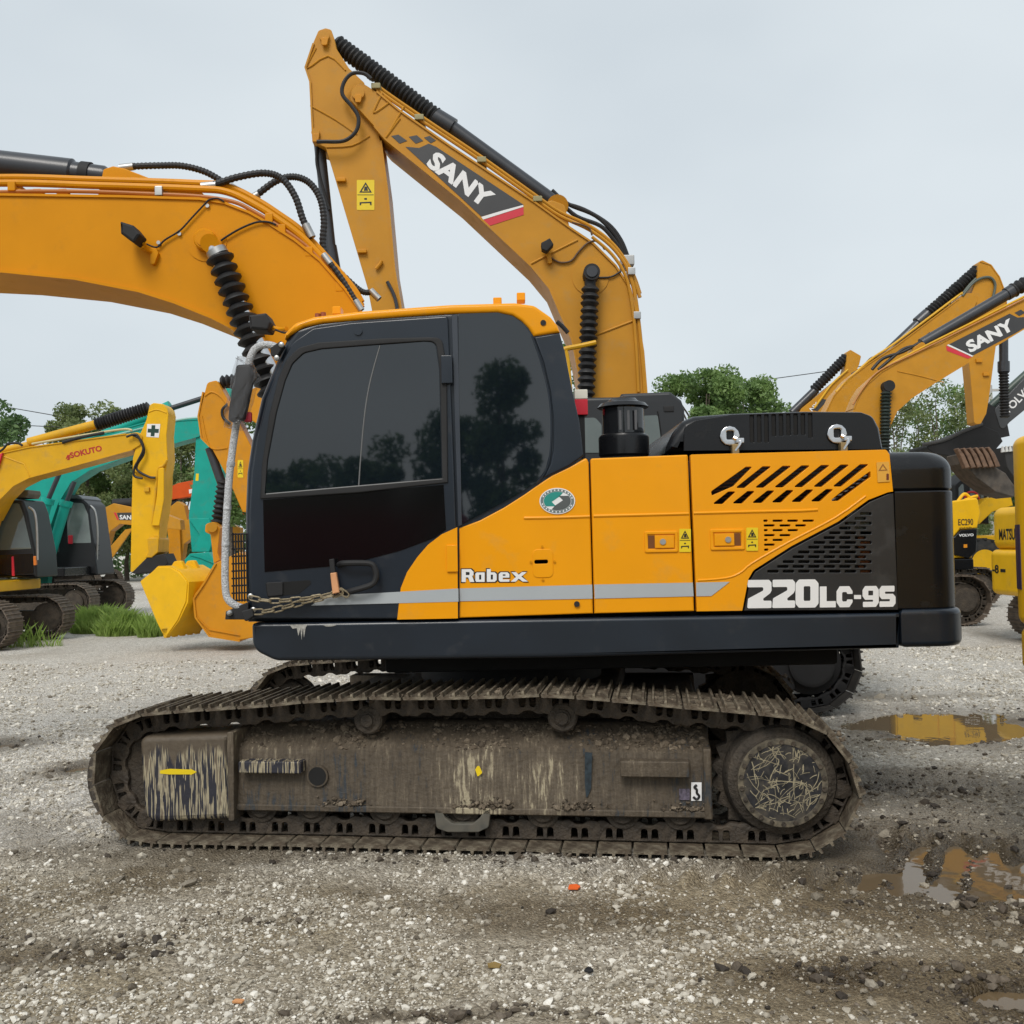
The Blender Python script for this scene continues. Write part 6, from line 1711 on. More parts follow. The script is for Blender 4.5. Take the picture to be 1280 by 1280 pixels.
V4 = -.3
t4 = [(20, 616), (28, 604), (60, 575), (97, 551), (183, 528), (249, 524), (262, 528, 6)]
u4 = [(262, 546, 6), (249, 545), (209.5, 556), (160, 570), (112.5, 587), (88, 603), (72, 630), (60, 665), (52, 700), (20, 700), (16, 650)]
b4 = obj('boom', plate(F4.poly(t4 + u4, V4), V4, -V4, .015), TEAL, tea)
boom_sides(b4, F4, t4[:6], u4[1:8], 0, .3, TEAL, .03)
a4 = obj('arm_cylinder', cyl(F4.p(90, 560, 0), F4.p(205, 512, 0), .12, n=16), TEAL, tea)
obj('cylinder_gland', cyl(F4.p(203, 514, 0), F4.p(214, 509, 0), .18, n=16), TEAL, a4)
obj('cylinder_rod', cyl(F4.p(212, 511, 0), F4.p(256, 497, 0), .07, n=14), BARREL, a4)
px_tube('steel_pipe', F4, [(95, 556), (140, 545), (200, 530), (230, 524), (250, 522)], .03, V4, mat('pale_teal_pipe', (.2, .42, .36), .4), b4)
s4 = obj('stick', plate(F4.poly([(246, 528, 6), (258, 488, 6), (290, 485, 6), (300, 510), (277, 600), (268, 645), (266, 690), (240, 690), (236, 645), (243, 590)], -.25), -.27, .27, .015), TEAL, tea)
px_bellows('stick_cylinder', F4, (268, 486), (300, 482), .18, .0, tea, 8)
flat('warning_sticker', F4, [(245, 592), (248.5, 592), (248, 601), (244.5, 601)], -.273, STICKY, s4)
bk4 = obj('bucket', plate(F4.poly([(231, 700), (238, 692), (262, 690), (272, 706, 6), (268, 722, 14), (258, 734, 10), (246, 730), (236, 718)], -.6), -.65, .65, .02), TEAL, tea)
obj('bucket_rib', ribbon([F4.uz(x, y, -.65) for x, y in ((238, 693), (252, 697), (271, 705))], -.68, .68, .04), TEAL, bk4)
obj('bucket_linkage', plate(F4.poly([(236, 648), (262, 648), (268, 672), (262, 690), (240, 690), (250, 668)], -.3), -.35, .35, .02), TEAL, tea)
for k, (a, b, c_) in enumerate((((60, 625), (46, 672), (75, 590)), ((83, 628), (58, 712), (93, 602)))):
    cyk = obj('boom_cylinder', cyl(F4.p(*b, -.55 + .5 * k - .3), F4.p(*a, -.55 + .5 * k - .3), .125, n=16), TEAL, tea)
    obj('cylinder_gland', cyl(F4.p(a[0] - 1.5, a[1] + 5, -.55 + .5 * k - .3), F4.p(a[0] + .5, a[1] - 2, -.55 + .5 * k - .3), .16, n=16), TEAL, cyk)
    obj('cylinder_rod', cyl(F4.p(*a, -.55 + .5 * k - .3), F4.p(*c_, -.55 + .5 * k - .3), .06, n=12), BARREL, cyk)
obj('cylinder_foot', plate(F4.poly([(50, 712, 4), (58, 705, 4), (62, 716), (60, 735), (50, 735)], -.7), -.75, -.5, .02), TEAL, tea)
px_tube('grab_rail', F4, [(113, 632), (119, 640), (122, 665), (121, 700)], .03, .3, ZINC, tea)
bmg = bmesh.new()
for k in range(10): tube([F4.p(90 + 3.6 * k, 680, .4), F4.p(90 + 3.6 * k, 714, .4)], .016, 4, sm=0, bm=bmg)
for k in range(6): tube([F4.p(89, 682 + 6 * k, .41), F4.p(124, 682 + 6 * k, .41)], .016, 4, sm=0, bm=bmg)
obj('window_guard', bmg, MATTE, tea)

cb3 = side_cab(sok, F3, [(-70, 722), (-70, 632, 5), (-55, 624, 5), (28, 624, 4), (34, 640), (44, 690), (46, 722, 2)],
    [([(-2, 630, 2), (24, 629, 3), (30, 645), (39.5, 686, 1), (-2, 688, 1)], GLASS2), ([(-60, 634, 3), (-10, 631, 2), (-10, 688, 1), (-60, 690, 1)], GLASS2), ([(-2, 694, 1), (41, 692, 1), (42, 716, 1), (-2, 718, 1)], GLASS)], .35, 1.3, CABM)
obj('roof_box', plate(F3.poly([(8, 613, 1), (33, 612, 1), (34, 617), (31, 622), (11, 623), (9, 618)], .4), .45, 1.0, .02), mat('tan_black_box', (.10, .085, .06), .6, var=.5), cb3)
obj('red_stripe', plate(F3.poly([(15, 696, 1), (17.5, 695, 1), (19, 720, 1), (15.5, 720, 1)], .35), .325, .35, .003), REDP, cb3)
obj('orange_marker', plate(F3.poly([(43.2, 695, 1), (46.5, 695, 1), (47, 706, 1), (43.6, 707, 1)], .35), .29, .345, .005), mat('orange_marker', (.7, .2, .03), .4), cb3)
px_tube('grab_rail', F3, [(36, 634), (43, 640), (46, 660), (47, 700)], .022, .3, ZINC, cb3)

# ---- three ochre excavators at the right, houses hidden behind the front machine
def right_machine(label, x, y):
    r = thing('excavator', label, 'excavator', x, y, 0)
    tracks(r, 1.0, 1, 40); upper(r, 1, 1.0, OCHRE, BLACKP, BLACKP)
    return r, Fr(x, y, 0)
m5, F5 = right_machine('ochre excavator whose boom carries SANY and runs off the right edge, arm cylinder black', 9.3, 26.0)
V5 = -.3
t5 = [(1062, 560), (1064, 530), (1067, 511), (1074, 494), (1082, 482), (1102, 464.5), (1144, 441), (1174.5, 429.5), (1214, 408), (1280, 375.5), (1360, 335), (1420, 308)]
u5 = [(1425, 330), (1360, 372), (1280, 411), (1214, 450.6), (1167.5, 479), (1139, 497.5), (1120.6, 514), (1111, 535), (1108, 570), (1100, 640), (1062, 640)]
b5 = obj('boom', plate(F5.poly(t5 + u5, V5), V5, -V5, .012), OCHRE, m5)
boom_sides(b5, F5, t5[2:], u5[:8], 0, .3, OCHRE, .03)
obj('weld_seam', tube(F5.pts([(1122, 464), (1150, 470), (1180, 478)], V5 - .004), .014, 6, sm=3), OCHRE, b5)
px_tube('steel_pipe', F5, [(1070, 500), (1084, 480), (1104, 461), (1146, 438), (1214, 404), (1280, 371), (1400, 312)], .03, V5 + .05, YELLOW2, b5)
px_tube('steel_pipe', F5, [(1066, 506), (1080, 484), (1100, 463), (1146, 440.5), (1214, 407), (1280, 374)], .022, V5 - .03, mat('brown_orange_pipe', (.42, .16, .02), .45), b5)
a5 = obj('arm_cylinder', cyl(F5.p(1152, 430, 0), F5.p(1262, 366, 0), .145, n=18), BARREL, m5)
obj('cylinder_gland', cyl(F5.p(1258, 368, 0), F5.p(1268, 362, 0), .17, n=18), BARREL, a5)
obj('bellows_boot', bellows(F5.p(1264, 364.5, 0), F5.p(1380, 297, 0), .19, .05, 18), RUBBER, a5)
obj('cylinder_lug', plate(F5.poly([(1138, 447), (1143, 434, 4), (1154, 426, 4), (1162, 438)], -.2), -.2, .2, .01), OCHRE, b5)
for pts in ([(1148, 432), (1130, 436), (1112, 450), (1098, 462)], [(1150, 428), (1128, 440), (1104, 448), (1090, 462)]):
    px_tube('hose', F5, pts, .04, -.05, RUBBER, b5)
c5 = obj('boom_cylinder', cyl(F5.p(1107.5, 484, V5 - .15), F5.p(1105, 590, V5 - .15), .08, n=14), MATTE, m5)
obj('bellows_boot', bellows(F5.p(1107.5, 490, V5 - .15), F5.p(1105.5, 585, V5 - .15), .135, .04, 22), mat('greenish_rubber', (.012, .022, .017), .6, var=.3), c5)
c = F5.p(1107.5, 484, V5); obj('cylinder_eye', cyl((c.x, V5 - .25, c.z), (c.x, V5, c.z), .14, n=18), MATTE, c5)
flat('dark_panel', F5, [(1186, 430.5), (1262, 392), (1272, 397), (1284, 396), (1300, 400), (1216, 444.5)], V5 - .004, DECAL, b5)
flat('white_band', F5, [(1183.5, 431.5), (1186, 430.3), (1217, 444.2), (1215, 446)], V5 - .004, WHITEP, b5)
flat('red_band', F5, [(1182.5, 432), (1183.5, 438.5), (1210, 448.5), (1214.5, 446.2)], V5 - .004, REDP, b5)
for q in ([(1268, 391), (1276, 387), (1282, 391), (1274, 395)], [(1283, 391), (1291, 387), (1297, 391), (1289, 395)]):
    flat('dark_square', F5, q, V5 - .004, DECAL, b5)
along('SANY', F5, (1213, 441.5), (1269.5, 411), 15.5, V5 - .008, b5, bold=.045)
m6, F6 = right_machine('ochre excavator with its rounded stick top standing out above the lettered boom at right', 8.9, 31.0)
t6 = [(1030, 520), (1042, 495), (1060, 474), (1085, 455), (1120.6, 432), (1198, 374), (1206, 367, 4), (1217, 366)]
u6 = [(1222, 376, 4), (1214, 392), (1180, 425), (1130, 470), (1080, 500), (1060, 530), (1055, 580), (1030, 580)]
b6 = obj('boom', plate(F6.poly(t6 + u6, -.3), -.3, .3, .012), OCHRE, m6)
boom_sides(b6, F6, t6[:6], u6[2:6], 0, .3, OCHRE, .03)
s6 = obj('stick', plate(F6.poly([(1223, 328, 3), (1228, 325, 3), (1240, 331, 4), (1250, 346), (1255.5, 362), (1259, 380), (1250, 415), (1245, 432), (1236, 500), (1233, 517), (1226, 530, 3), (1218, 530, 3), (1214, 480), (1211, 450), (1211, 380), (1217, 360), (1222, 345)], -.25), -.25, .25, .012), OCHRE, m6)
obj('stick_edge', ribbon([F6.uz(x, y, -.25) for x, y in ((1225, 327), (1238, 331), (1249, 346), (1255, 362), (1258, 379))], -.27, .27, .03), OCHRE, s6)
for x, y in ((1223, 451), (1232, 468)):
    c = F6.p(x, y, -.25); obj('hose_lug', box(c.x - .09, c.x + .09, -.32, -.25, c.z - .05, c.z + .05, .01), OCHRED, s6)
a6 = obj('arm_cylinder', cyl(F6.p(1092, 458, 0), F6.p(1161, 392, 0), .15, n=16), BARREL, m6)
obj('cylinder_gland', cyl(F6.p(1147, 404, 0), F6.p(1160, 392.5, 0), .19, n=16), BARREL, a6)
obj('bellows_boot', bellows(F6.p(1158, 395, 0), F6.p(1223, 337, 0), .20, .05, 20), RUBBER, a6)
px_tube('hose', F6, [(1203, 370), (1215, 355), (1226, 348), (1238, 347), (1244, 356), (1241, 372)], .04, -.3, mat('grey_green_hose', (.08, .10, .08), .5), b6)
px_tube('hose', F6, [(1204, 366), (1212, 356), (1220, 348)], .035, -.3, bpy.data.materials['grey_green_hose'], b6)
px_tube('steel_pipe', F6, [(1045, 490), (1085, 452), (1120, 428), (1196, 371), (1202, 368)], .035, -.28, YELLOW2, b6)
for q in ([(1157, 419), (1162, 415), (1166, 418), (1161, 422)], [(1166, 415), (1171, 411), (1175, 414), (1170, 418)], [(1160, 424), (1166, 420), (1170, 424), (1163, 428)]):
    flat('dark_square', F6, q, -.304, DECAL, b6)
px_tube('hose', F6, [(1102, 445), (1090, 448), (1082, 456)], .05, -.1, RUBBER, b6)
c6b = obj('bucket_cylinder', cyl(F6.p(1254.5, 415, 0), F6.p(1254.5, 462, 0), .13, n=16), BARREL, m6)
obj('cylinder_gland', cyl(F6.p(1254.5, 452, 0), F6.p(1254.5, 465, 0), .17, n=16), BARREL, c6b)
obj('bellows_boot', bellows(F6.p(1254.5, 464, 0), F6.p(1256, 522, 0), .15, .04, 16), RUBBER, c6b)
m7, F7 = right_machine('smallest ochre excavator, only stick tip and black bellows showing above the black hood', 8.9, 39.0)
b7 = obj('boom', plate(F7.poly([(985, 540), (1003, 510), (1030, 488), (1057, 466, 3), (1066, 466, 3), (1060, 480), (1030, 512), (1012, 540)], -.3), -.3, .3, .012), OCHRE, m7)
s7 = obj('stick', plate(F7.poly([(1059, 440, 2), (1063, 437, 2), (1076.6, 445, 2), (1074, 456), (1064, 478), (1056, 500), (1050, 500), (1054, 470), (1058, 455)], -.25), -.25, .25, .012), OCHRE, m7)
a7 = obj('arm_cylinder', cyl(F7.p(990, 516, 0), F7.p(1020, 487, 0), .16, n=14), BARREL, m7)
obj('bellows_boot', bellows(F7.p(1017, 488, 0), F7.p(1058, 446, 0), .2, .05, 14), RUBBER, a7)
for pts in ([(1076, 462), (1066, 466), (1055, 476), (1048, 488)], [(1072, 466), (1062, 470), (1052, 482), (1046, 492)]):
    px_tube('hose', F7, pts, .06, -.2, RUBBER, b7)
px_tube('steel_pipe', F7, [(1060, 462), (1040, 480), (1028, 496), (1018, 510)], .04, -.33, YELLOW2, b7)
flat('dark_panel', F7, [(1012, 512), (1026, 498), (1035, 500), (1022, 514)], -.304, DECAL, b7)
along('NY', F7, (1015, 514.5), (1024, 505.5), 5, -.308, b7, bold=.03)

# ---- dark grey boom with VOLVO, black bucket hanging from it, seen at the right edge
F8 = Fr(19.5, 34.0, 0)
vol = thing('excavator', 'dark grey excavator at the right edge, white VOLVO on its boom, black bucket', 'excavator', 19.5, 34.0, 0)
tracks(vol, 1.05, -1, 40); upper(vol, -1, 1.1, YELLOW, BLACKP, BLACKP)
VGR = mat('slate_grey_paint', (.05, .052, .055), .4, coat=.1, var=.1)
b8 = obj('boom', plate(F8.poly([(1243, 512, 4), (1262, 492), (1285, 468), (1330, 425), (1390, 410), (1450, 440), (1460, 560), (1420, 560), (1395, 470), (1350, 466), (1290, 505), (1262, 528), (1252, 540, 4)], -.3), -.3, .3, .02), VGR, vol)
along('VOLVO', F8, (1259.5, 519), (1292, 486), 10, -.304, b8, bold=.02)
px_cyl('arm_cylinder', F8, (1238, 508), (1300, 452), .13, .0, mat('green_grey_barrel', (.05, .075, .06), .4), vol)
s8 = obj('stick', plate(F8.poly([(1236, 505, 4), (1250, 512), (1258, 525), (1262, 545), (1246, 548), (1226, 530), (1222, 512)], -.25), -.28, .28, .02), MATTE, vol)
bk8 = obj('bucket', plate(F8.poly([(1152, 558, 4), (1178, 552), (1202, 541), (1227, 532), (1246, 540), (1252, 552), (1240, 566), (1200, 572), (1168, 568)], -.7), -.8, .8, .03), MATTE, vol)
px_tube('bucket_edge', F8, [(1153, 556), (1180, 550), (1204, 539), (1228, 530)], .06, -.82, mat('dark_edge', (.05, .05, .05), .5), bk8)
# rusty toothed bucket lower down
rb = thing('bucket', 'rust brown toothed excavator bucket lying on the muddy heap beside the black tail', 'bucket', 0, 24.0, 0)
FR = Fr(0, 24.0, 0)
obj('bucket_shell', plate(FR.poly([(1198, 566, 2), (1222, 574, 3), (1252, 592), (1266, 612, 4), (1262, 622), (1240, 616, 6), (1216, 598), (1200, 580)], -.3), -.5, .4, .03), mat('dirty_bucket', (.07, .06, .05), .8, var=.4, vscale=6, dirt=((.14, .11, .085), .3)), rb)
for k in range(6):
    x_, y_ = 1193 + 7.6 * k, 561 - .3 * k
    obj('bucket_tooth', plate(FR.poly([(x_, y_, 1), (x_ + 3, y_ - .5, 1), (x_ + 10, y_ + 8, 2), (x_ + 17, y_ + 24, 1), (x_ + 11, y_ + 25, 1), (x_ + 6, y_ + 12, 2)], -.6), -.72, -.52, .02), RUST, rb)
wt = thing('bucket', 'grey bucket with pale steel teeth showing above the yellow tail at the right edge', 'bucket', 0, 27.0, 0)
FW = Fr(0, 27.0, 0)
obj('bucket_shell', plate(FW.poly([(1250, 560), (1276, 556), (1300, 575), (1300, 610), (1268, 605), (1254, 585)], -.3), -.5, .5, .03), mat('blackish_bucket', (.03, .03, .03), .8), wt)
for k in range(6):
    x_ = 1251 + 4.6 * k
    obj('bucket_tooth', plate(FW.poly([(x_, 566 - k * .4, .6), (x_ + 1.4, 554 - k * .4, .8), (x_ + 4, 565 - k * .4, .6)], -.5), -.56, -.48, .01), mat('pale_steel_tooth', (.6, .6, .58), .5) if k == 0 else bpy.data.materials['pale_steel_tooth'], wt)

# ---- yellow and black excavator marked EC290
D9 = 21.0
F9 = Fr(6.7, D9, 0)
ec = thing('excavator', 'yellow and black excavator marked EC290 parked beyond the black counterweight', 'excavator', 6.7, D9, 0)
tracks(ec, 1.02, -1, 44)
upper(ec, -1, 1.0, YELLOW, BLACKP, BLACKP, cw=False)
obj('boom', plate([(-.2, 1.5), (.3, 1.7), (-1.5, 2.75), (-3.4, 2.3), (-5.2, 1.3), (-5.3, 1.1), (-3.4, 1.9), (-1.6, 2.25)], -.3, .3, .03), YELLOW, ec)
obj('stick', plate([(-5.0, 1.6), (-5.5, 1.7), (-5.3, .5), (-4.9, .5)], -.25, .25, .03), YELLOW, ec)
obj('bucket', plate([(-5.4, .6), (-4.7, .6), (-4.2, .2), (-4.6, .02), (-5.2, .05)], -.55, .55, .03), BLACKP, ec)
v9 = -1.36
pw = obj('tail_panel', plate(F9.poly([(1186, 627, 2), (1222, 622, 3), (1226, 640), (1222, 660), (1200, 662), (1192, 671, 3), (1186, 672)], v9), v9, v9 + .3, .03), YELLOW, ec)
obj('lower_panel', plate(F9.poly([(1186, 672), (1193, 671), (1201, 662.5), (1222, 661), (1221, 690, 4), (1212, 698, 4), (1186, 692)], v9), v9 + .01, v9 + .3, .02), BLACKP, ec)
letters('lettering', 'EC290', F9, (1197.8, 657), (1216.6, 656.5), (1197.6, 648.8), v9 - .002, mat('brown_black_print', (.05, .03, .01), .5), pw, .02)
letters('lettering', 'HEAVY DUTY', F9, (1199, 661.8), (1214.5, 661.3), (1199, 659), v9 - .002, bpy.data.materials['brown_black_print'], pw, .0)
letters('lettering', 'VOLVO', F9, (1198.6, 671), (1217, 670.2), (1198.6, 667.6), v9 + .006, WHITEP, ec, .03)
flat('marker_light', F9, [(1204.5, 680.5), (1209, 680.3), (1209, 684.5), (1204.5, 684.7)], v9 + .006, mat('amber_marker', (.75, .28, .02), .3), ec)
for pts in ([(1195, 630), (1203, 619), (1208, 618), (1214, 624)], [(1200, 628), (1214, 622), (1222, 620)]):
    px_tube('hand_rail', F9, pts, .03, v9 + .2, YELLOW, ec)
# ---- wheel loader behind it
FL = Fr(16.5, 36.0, 0)
wlr = thing('wheel_loader', 'yellow wheel loader with black cab, its yellow rimmed tyre showing behind the EC290 machine', 'wheel loader', 16.5, 36.0, 0)
wheels = []
for x_ in (1226, 1296):
    for v_ in (-1.1, 1.1):
        c = FL.p(x_, 698, v_)
        cz_ = .78
        w = obj('wheel', lathe((c.x, v_ - .3, cz_), (c.x, v_ + .3, cz_), [(0, .5), (.05, .68), (.15, .78), (.85, .78), (.95, .68), (1, .5)], 32), TYRE, wlr)
        for k in range(20):
            a = 2 * math.pi * k / 20
            t_ = box(-.05, .05, -.28, .28, .74, .82, .01, 1); t_.transform(Matrix.Translation((c.x, v_, cz_)) @ Matrix.Rotation(a, 4, 'Y') @ Matrix.Rotation(.3, 4, 'Z'))
            obj('tread_lug', t_, TYRE, w)
        e = -1 if v_ < 0 else 1
        obj('rim', lathe((c.x, v_ + e * .10, cz_), (c.x, v_ + e * .31, cz_), [(0, .15), (0, .30), (.5, .34), (1, .44)], 28), YELLOW, w)
ccx = FL.p(1255, 700, 0).x
obj('loader_body', box(ccx - 1.5, ccx + 2.6, -.9, .9, .9, 1.7, .1), YELLOW, wlr)
obj('fender', plate(FL.poly([(1218, 636), (1232, 623, 4), (1262, 617, 4), (1266, 632), (1240, 640), (1224, 655)], -1.3), -1.35, -.6, .04), YELLOW, wlr)
cbx = obj('cab', plate(FL.poly([(1194, 650), (1194, 606, 4), (1214, 590, 4), (1232, 590, 4), (1236, 655)], -.7), -.75, .75, .06), MATTE, wlr)
obj('window', plate(FL.poly([(1198, 630), (1198, 610, 2), (1204, 602, 2), (1206, 632)], -.75), -.77, -.74, .005), GLASS2, cbx)
obj('window', plate(FL.poly([(1212, 632), (1212, 600, 2), (1229, 600, 2), (1230, 634)], -.75), -.77, -.74, .005), GLASS2, cbx)
px_tube('red_stripe', FL, [(1206, 626), (1207, 618), (1212, 615), (1220, 616), (1224, 624)], .035, -.8, REDP, cbx)
for x_ in (1237, 1243, 1249):
    px_tube('ladder_rail', FL, [(x_, 612), (x_ + .5, 640)], .03, -1.3, MATTE, wlr)

# ---- rounded yellow excavator tail with part of its maker's name
D10 = 15.9
xt = FR.p(1234, 690, 0).x
F10 = Fr(9.9, D10 + .0, 0)
kom = thing('excavator', 'yellow excavator with a rounded tail reading MATSU, cut off by the striped yellow tail', 'excavator', 9.9, D10, 0)
tracks(kom, .82, 1, 40); 
upper(kom, 1, .90, YELLOW, BLACKP, BLACKP, hood=False, cw=False)
fk = Fr(9.9, D10, 0)
u_l = fk.p(1236, 690, .95).x
pln = fillet([(u_l + .9, -1.2), (u_l, -1.2, .45), (u_l, 1.2, .45), (u_l + .9, 1.2)], 10)
zk = lambda y: fk.uz(1250, y, .6)[1]
obj('tail_upper', slab([(q[0] + .06, q[1]) for q in pln], zk(688), zk(634), .14, 5), YELLOW, kom)
obj('tail_lower', slab(pln, zk(744), zk(687), .10, 5), YELLOW, kom)
def back_letters(t, va, vb, z0, z1, u, m, bold=.03):
    """Lettering on the tail's rear face, read from behind the machine."""
    me = text_mesh(t, bold); n = len(me.vertices)
    co = np.empty(n * 3); me.vertices.foreach_get('co', co); co = co.reshape(-1, 3); lo, hi = co.min(0), co.max(0)
    a, b = (co[:, 0] - lo[0]) / (hi[0] - lo[0]), (co[:, 1] - lo[1]) / (hi[1] - lo[1])
    me.vertices.foreach_set('co', np.stack([np.full(n, u), va + (vb - va) * a, z0 + (z1 - z0) * b], 1).ravel()); me.update()
    return obj('lettering', me, m, kom)
back_letters('MATSU', .70, .17, zk(675), zk(661), u_l + .057, BLACKL)
back_letters('-8', .85, .62, zk(717), zk(706), u_l - .003, BLACKL)
obj('tie_down', box(u_l - .006, u_l + .01, .40, .56, zk(715), zk(711), .002, 1), BLACKL, kom)

# ---- yellow tail with purple stripes at the right edge, near
NE = Fr(5.56, 4.42, 0)
nea = thing('excavator', 'yellow excavator tail with dark purple stripes, close by and cut by the right edge', 'excavator', 5.56, 4.42, 0)
tracks(nea, .98, 1, 44)
upper(nea, 1, 1.0, YELLOW, BLACKP, BLACKP, cw=False)
RC = .34
pe = NE.p(1268.5, 640, 1.25 - RC * .55).x - .035
pn = fillet([(pe + .95, -1.25), (pe, -1.25, RC), (pe, 1.25, RC), (pe + .95, 1.25)], 14)
zt_ = lambda y: NE.uz(1274, y, 1.1)[1]
obj('tail_weight', slab(pn, zt_(780), zt_(548), .05, 4), YELLOW, nea)
obj('tail_base', slab([(q[0] + .012, q[1]) for q in pn], zt_(838), zt_(781), .05, 4), YELLOW, nea)
PUR = mat('dark_purple_print', (.035, .028, .07), .4)
ccx_, ccy_ = pe + RC, 1.25 - RC
for a0_, a1_ in ((118, 132), (138, 152), (160, 174)):
    arc = [(ccx_ + (RC + .004) * math.cos(math.radians(a)), ccy_ + (RC + .004) * math.sin(math.radians(a))) for a in np.linspace(a0_, a1_, 6)]
    arc += [(ccx_ + (RC - .02) * math.cos(math.radians(a)), ccy_ + (RC - .02) * math.sin(math.radians(a))) for a in np.linspace(a1_, a0_, 6)]
    obj('purple_stripe', slab(arc, zt_(735), zt_(656), 0), PUR, nea)

# ---- far machines at left between the trees
F11 = Fr(-19.2, 44.0, 0)
far1 = thing('excavator', 'far ochre excavator under the trees with SAN showing on its low boom', 'excavator', -19.2, 44.0, 0)
tracks(far1, 1.0, 1, 36); upper(far1, 1, 1.0, OCHRE, BLACKP, BLACKP)
b11 = obj('boom', plate(F11.poly([(120, 650), (128, 636, 4), (142, 629, 4), (205, 642), (225, 650), (226, 662), (200, 660), (150, 655), (138, 664), (130, 690), (120, 690)], -.3), -.3, .3, .02), OCHRE, far1)
flat('dark_panel', F11, [(146, 641), (168, 640.5), (168, 650.5), (149, 650)], -.304, DECAL, b11)
flat('red_band', F11, [(142, 640.5), (145, 640.8), (148.5, 650), (146.5, 650)], -.304, REDP, b11)
letters('lettering', 'SAN', F11, (149.5, 649.3), (164, 649.6), (149.5, 643.6), -.308, WHITEP, b11, .03)
px_cyl('arm_cylinder', F11, (142, 630), (166, 629), .22, 0, MATTE, far1)
obj('stick', plate(F11.poly([(158, 662), (168, 660), (140, 700, 3), (130, 694)], -.3), -.45, -.35, .02), OCHRE, far1)
F12 = Fr(-8.0, 48.0, 0)
far2 = thing('excavator', 'far ochre excavator arm and links showing between the yellow stick and the teal stick', 'excavator', -8.0, 48.0, 0)
tracks(far2, 1.0, -1, 36); upper(far2, -1, 1.0, OCHRE, BLACKP, BLACKP)
obj('boom', plate(F12.poly([(204, 640), (222, 626, 3), (230, 632), (234, 650), (250, 640), (300, 660), (300, 690), (250, 665), (230, 680), (226, 712), (214, 712), (210, 670)], -.3), -.3, .3, .02), OCHRE, far2)
obj('stick', plate(F12.poly([(212, 660), (226, 655), (228, 700), (222, 716, 3), (213, 712)], -.3), -.5, -.35, .02), OCHRED, far2)
F13 = Fr(-7.0, 52.0, 0)
far3 = thing('excavator', 'far red orange excavator, its boom rising behind the teal stick', 'excavator', -7.0, 52.0, 0)
tracks(far3, 1.0, -1, 36); upper(far3, -1, 1.0, REDO, BLACKP, BLACKP)
b13 = obj('boom', plate(F13.poly([(202, 614), (222, 604, 3), (243, 600), (300, 606), (330, 640), (330, 660), (300, 640), (243, 620), (204, 626)], -.3), -.3, .3, .02), REDO, far3)
flat('white_patch', F13, [(236, 612), (241, 611), (240.5, 616), (236.5, 617)], -.304, WHITEP, b13)
px_cyl('arm_cylinder', F13, (203, 631), (222, 628), .2, 0, MATTE, far3)

# ---- leaves
def leaf_material(name, c0, c1):
    m, n, l, b = new_mat(name)
    t = n.new('ShaderNodeTexCoord'); z = n.new('ShaderNodeTexNoise'); z.inputs['Scale'].default_value = 1.3; z.inputs['Detail'].default_value = 5
    l.new(t.outputs['Object'], z.inputs['Vector'])
    r = n.new('ShaderNodeValToRGB'); e = r.color_ramp.elements
    e[0].position = .35; e[0].color = tuple(c0) + (1,); e[1].position = .68; e[1].color = tuple(c1) + (1,)
    l.new(z.outputs['Fac'], r.inputs['Fac']); l.new(r.outputs['Color'], b.inputs['Base Color'])
    b.inputs['Roughness'].default_value = .55
    tr = n.new('ShaderNodeBsdfTranslucent'); l.new(r.outputs['Color'], tr.inputs['Color'])
    mx_ = n.new('ShaderNodeMixShader'); mx_.inputs['Fac'].default_value = .4
    o = n['Material Output']
    l.new(b.outputs['BSDF'], mx_.inputs[1]); l.new(tr.outputs['BSDF'], mx_.inputs[2]); l.new(mx_.outputs['Shader'], o.inputs['Surface'])
    return m
LEAF = leaf_material('mid_green_leaves', (.10, .18, .055), (.24, .36, .11))
LEAFD = leaf_material('dark_green_leaves', (.066, .13, .046), (.16, .26, .085))
LEAFY = leaf_material('olive_leaves', (.12, .165, .06), (.27, .32, .12))

def leaf_cloud(centres, radii, per, size, rng, squash=.8):
    n = len(centres) * per
    idx = np.repeat(np.arange(len(centres)), per)
    g = rng.normal(0, 1, (n, 3)); g /= np.linalg.norm(g, axis=1)[:, None]
    rad = rng.uniform(.25, 1, n) ** .55
    P = np.asarray(centres)[idx] + g * (rad * np.asarray(radii)[idx])[:, None] * np.array([1, 1, squash])
    a = rng.normal(0, 1, (n, 3)); a /= np.linalg.norm(a, axis=1)[:, None]
    b = np.cross(a, rng.normal(0, 1, (n, 3))); b /= np.linalg.norm(b, axis=1)[:, None]
    s = size * rng.uniform(.6, 1.35, n)[:, None]
    V = np.stack([P - a * s, P + b * s * .5, P + a * s, P - b * s * .5], 1).reshape(-1, 3)
    F = np.arange(n * 4).reshape(-1, 4)
    return V, F

def quads(name, V, F, material, parent, **kw):
    me = bpy.data.meshes.new(name)
    me.vertices.add(len(V)); me.vertices.foreach_set('co', V.astype(np.float32).ravel())
    k = F.shape[1]
    me.loops.add(F.size); me.polygons.add(len(F))
    me.loops.foreach_set('vertex_index', F.astype(np.int32).ravel())
    me.polygons.foreach_set('loop_start', (np.arange(len(F)) * k).astype(np.int32))
    me.update(calc_edges=True)
    return obj(name, me, material, parent, **kw)

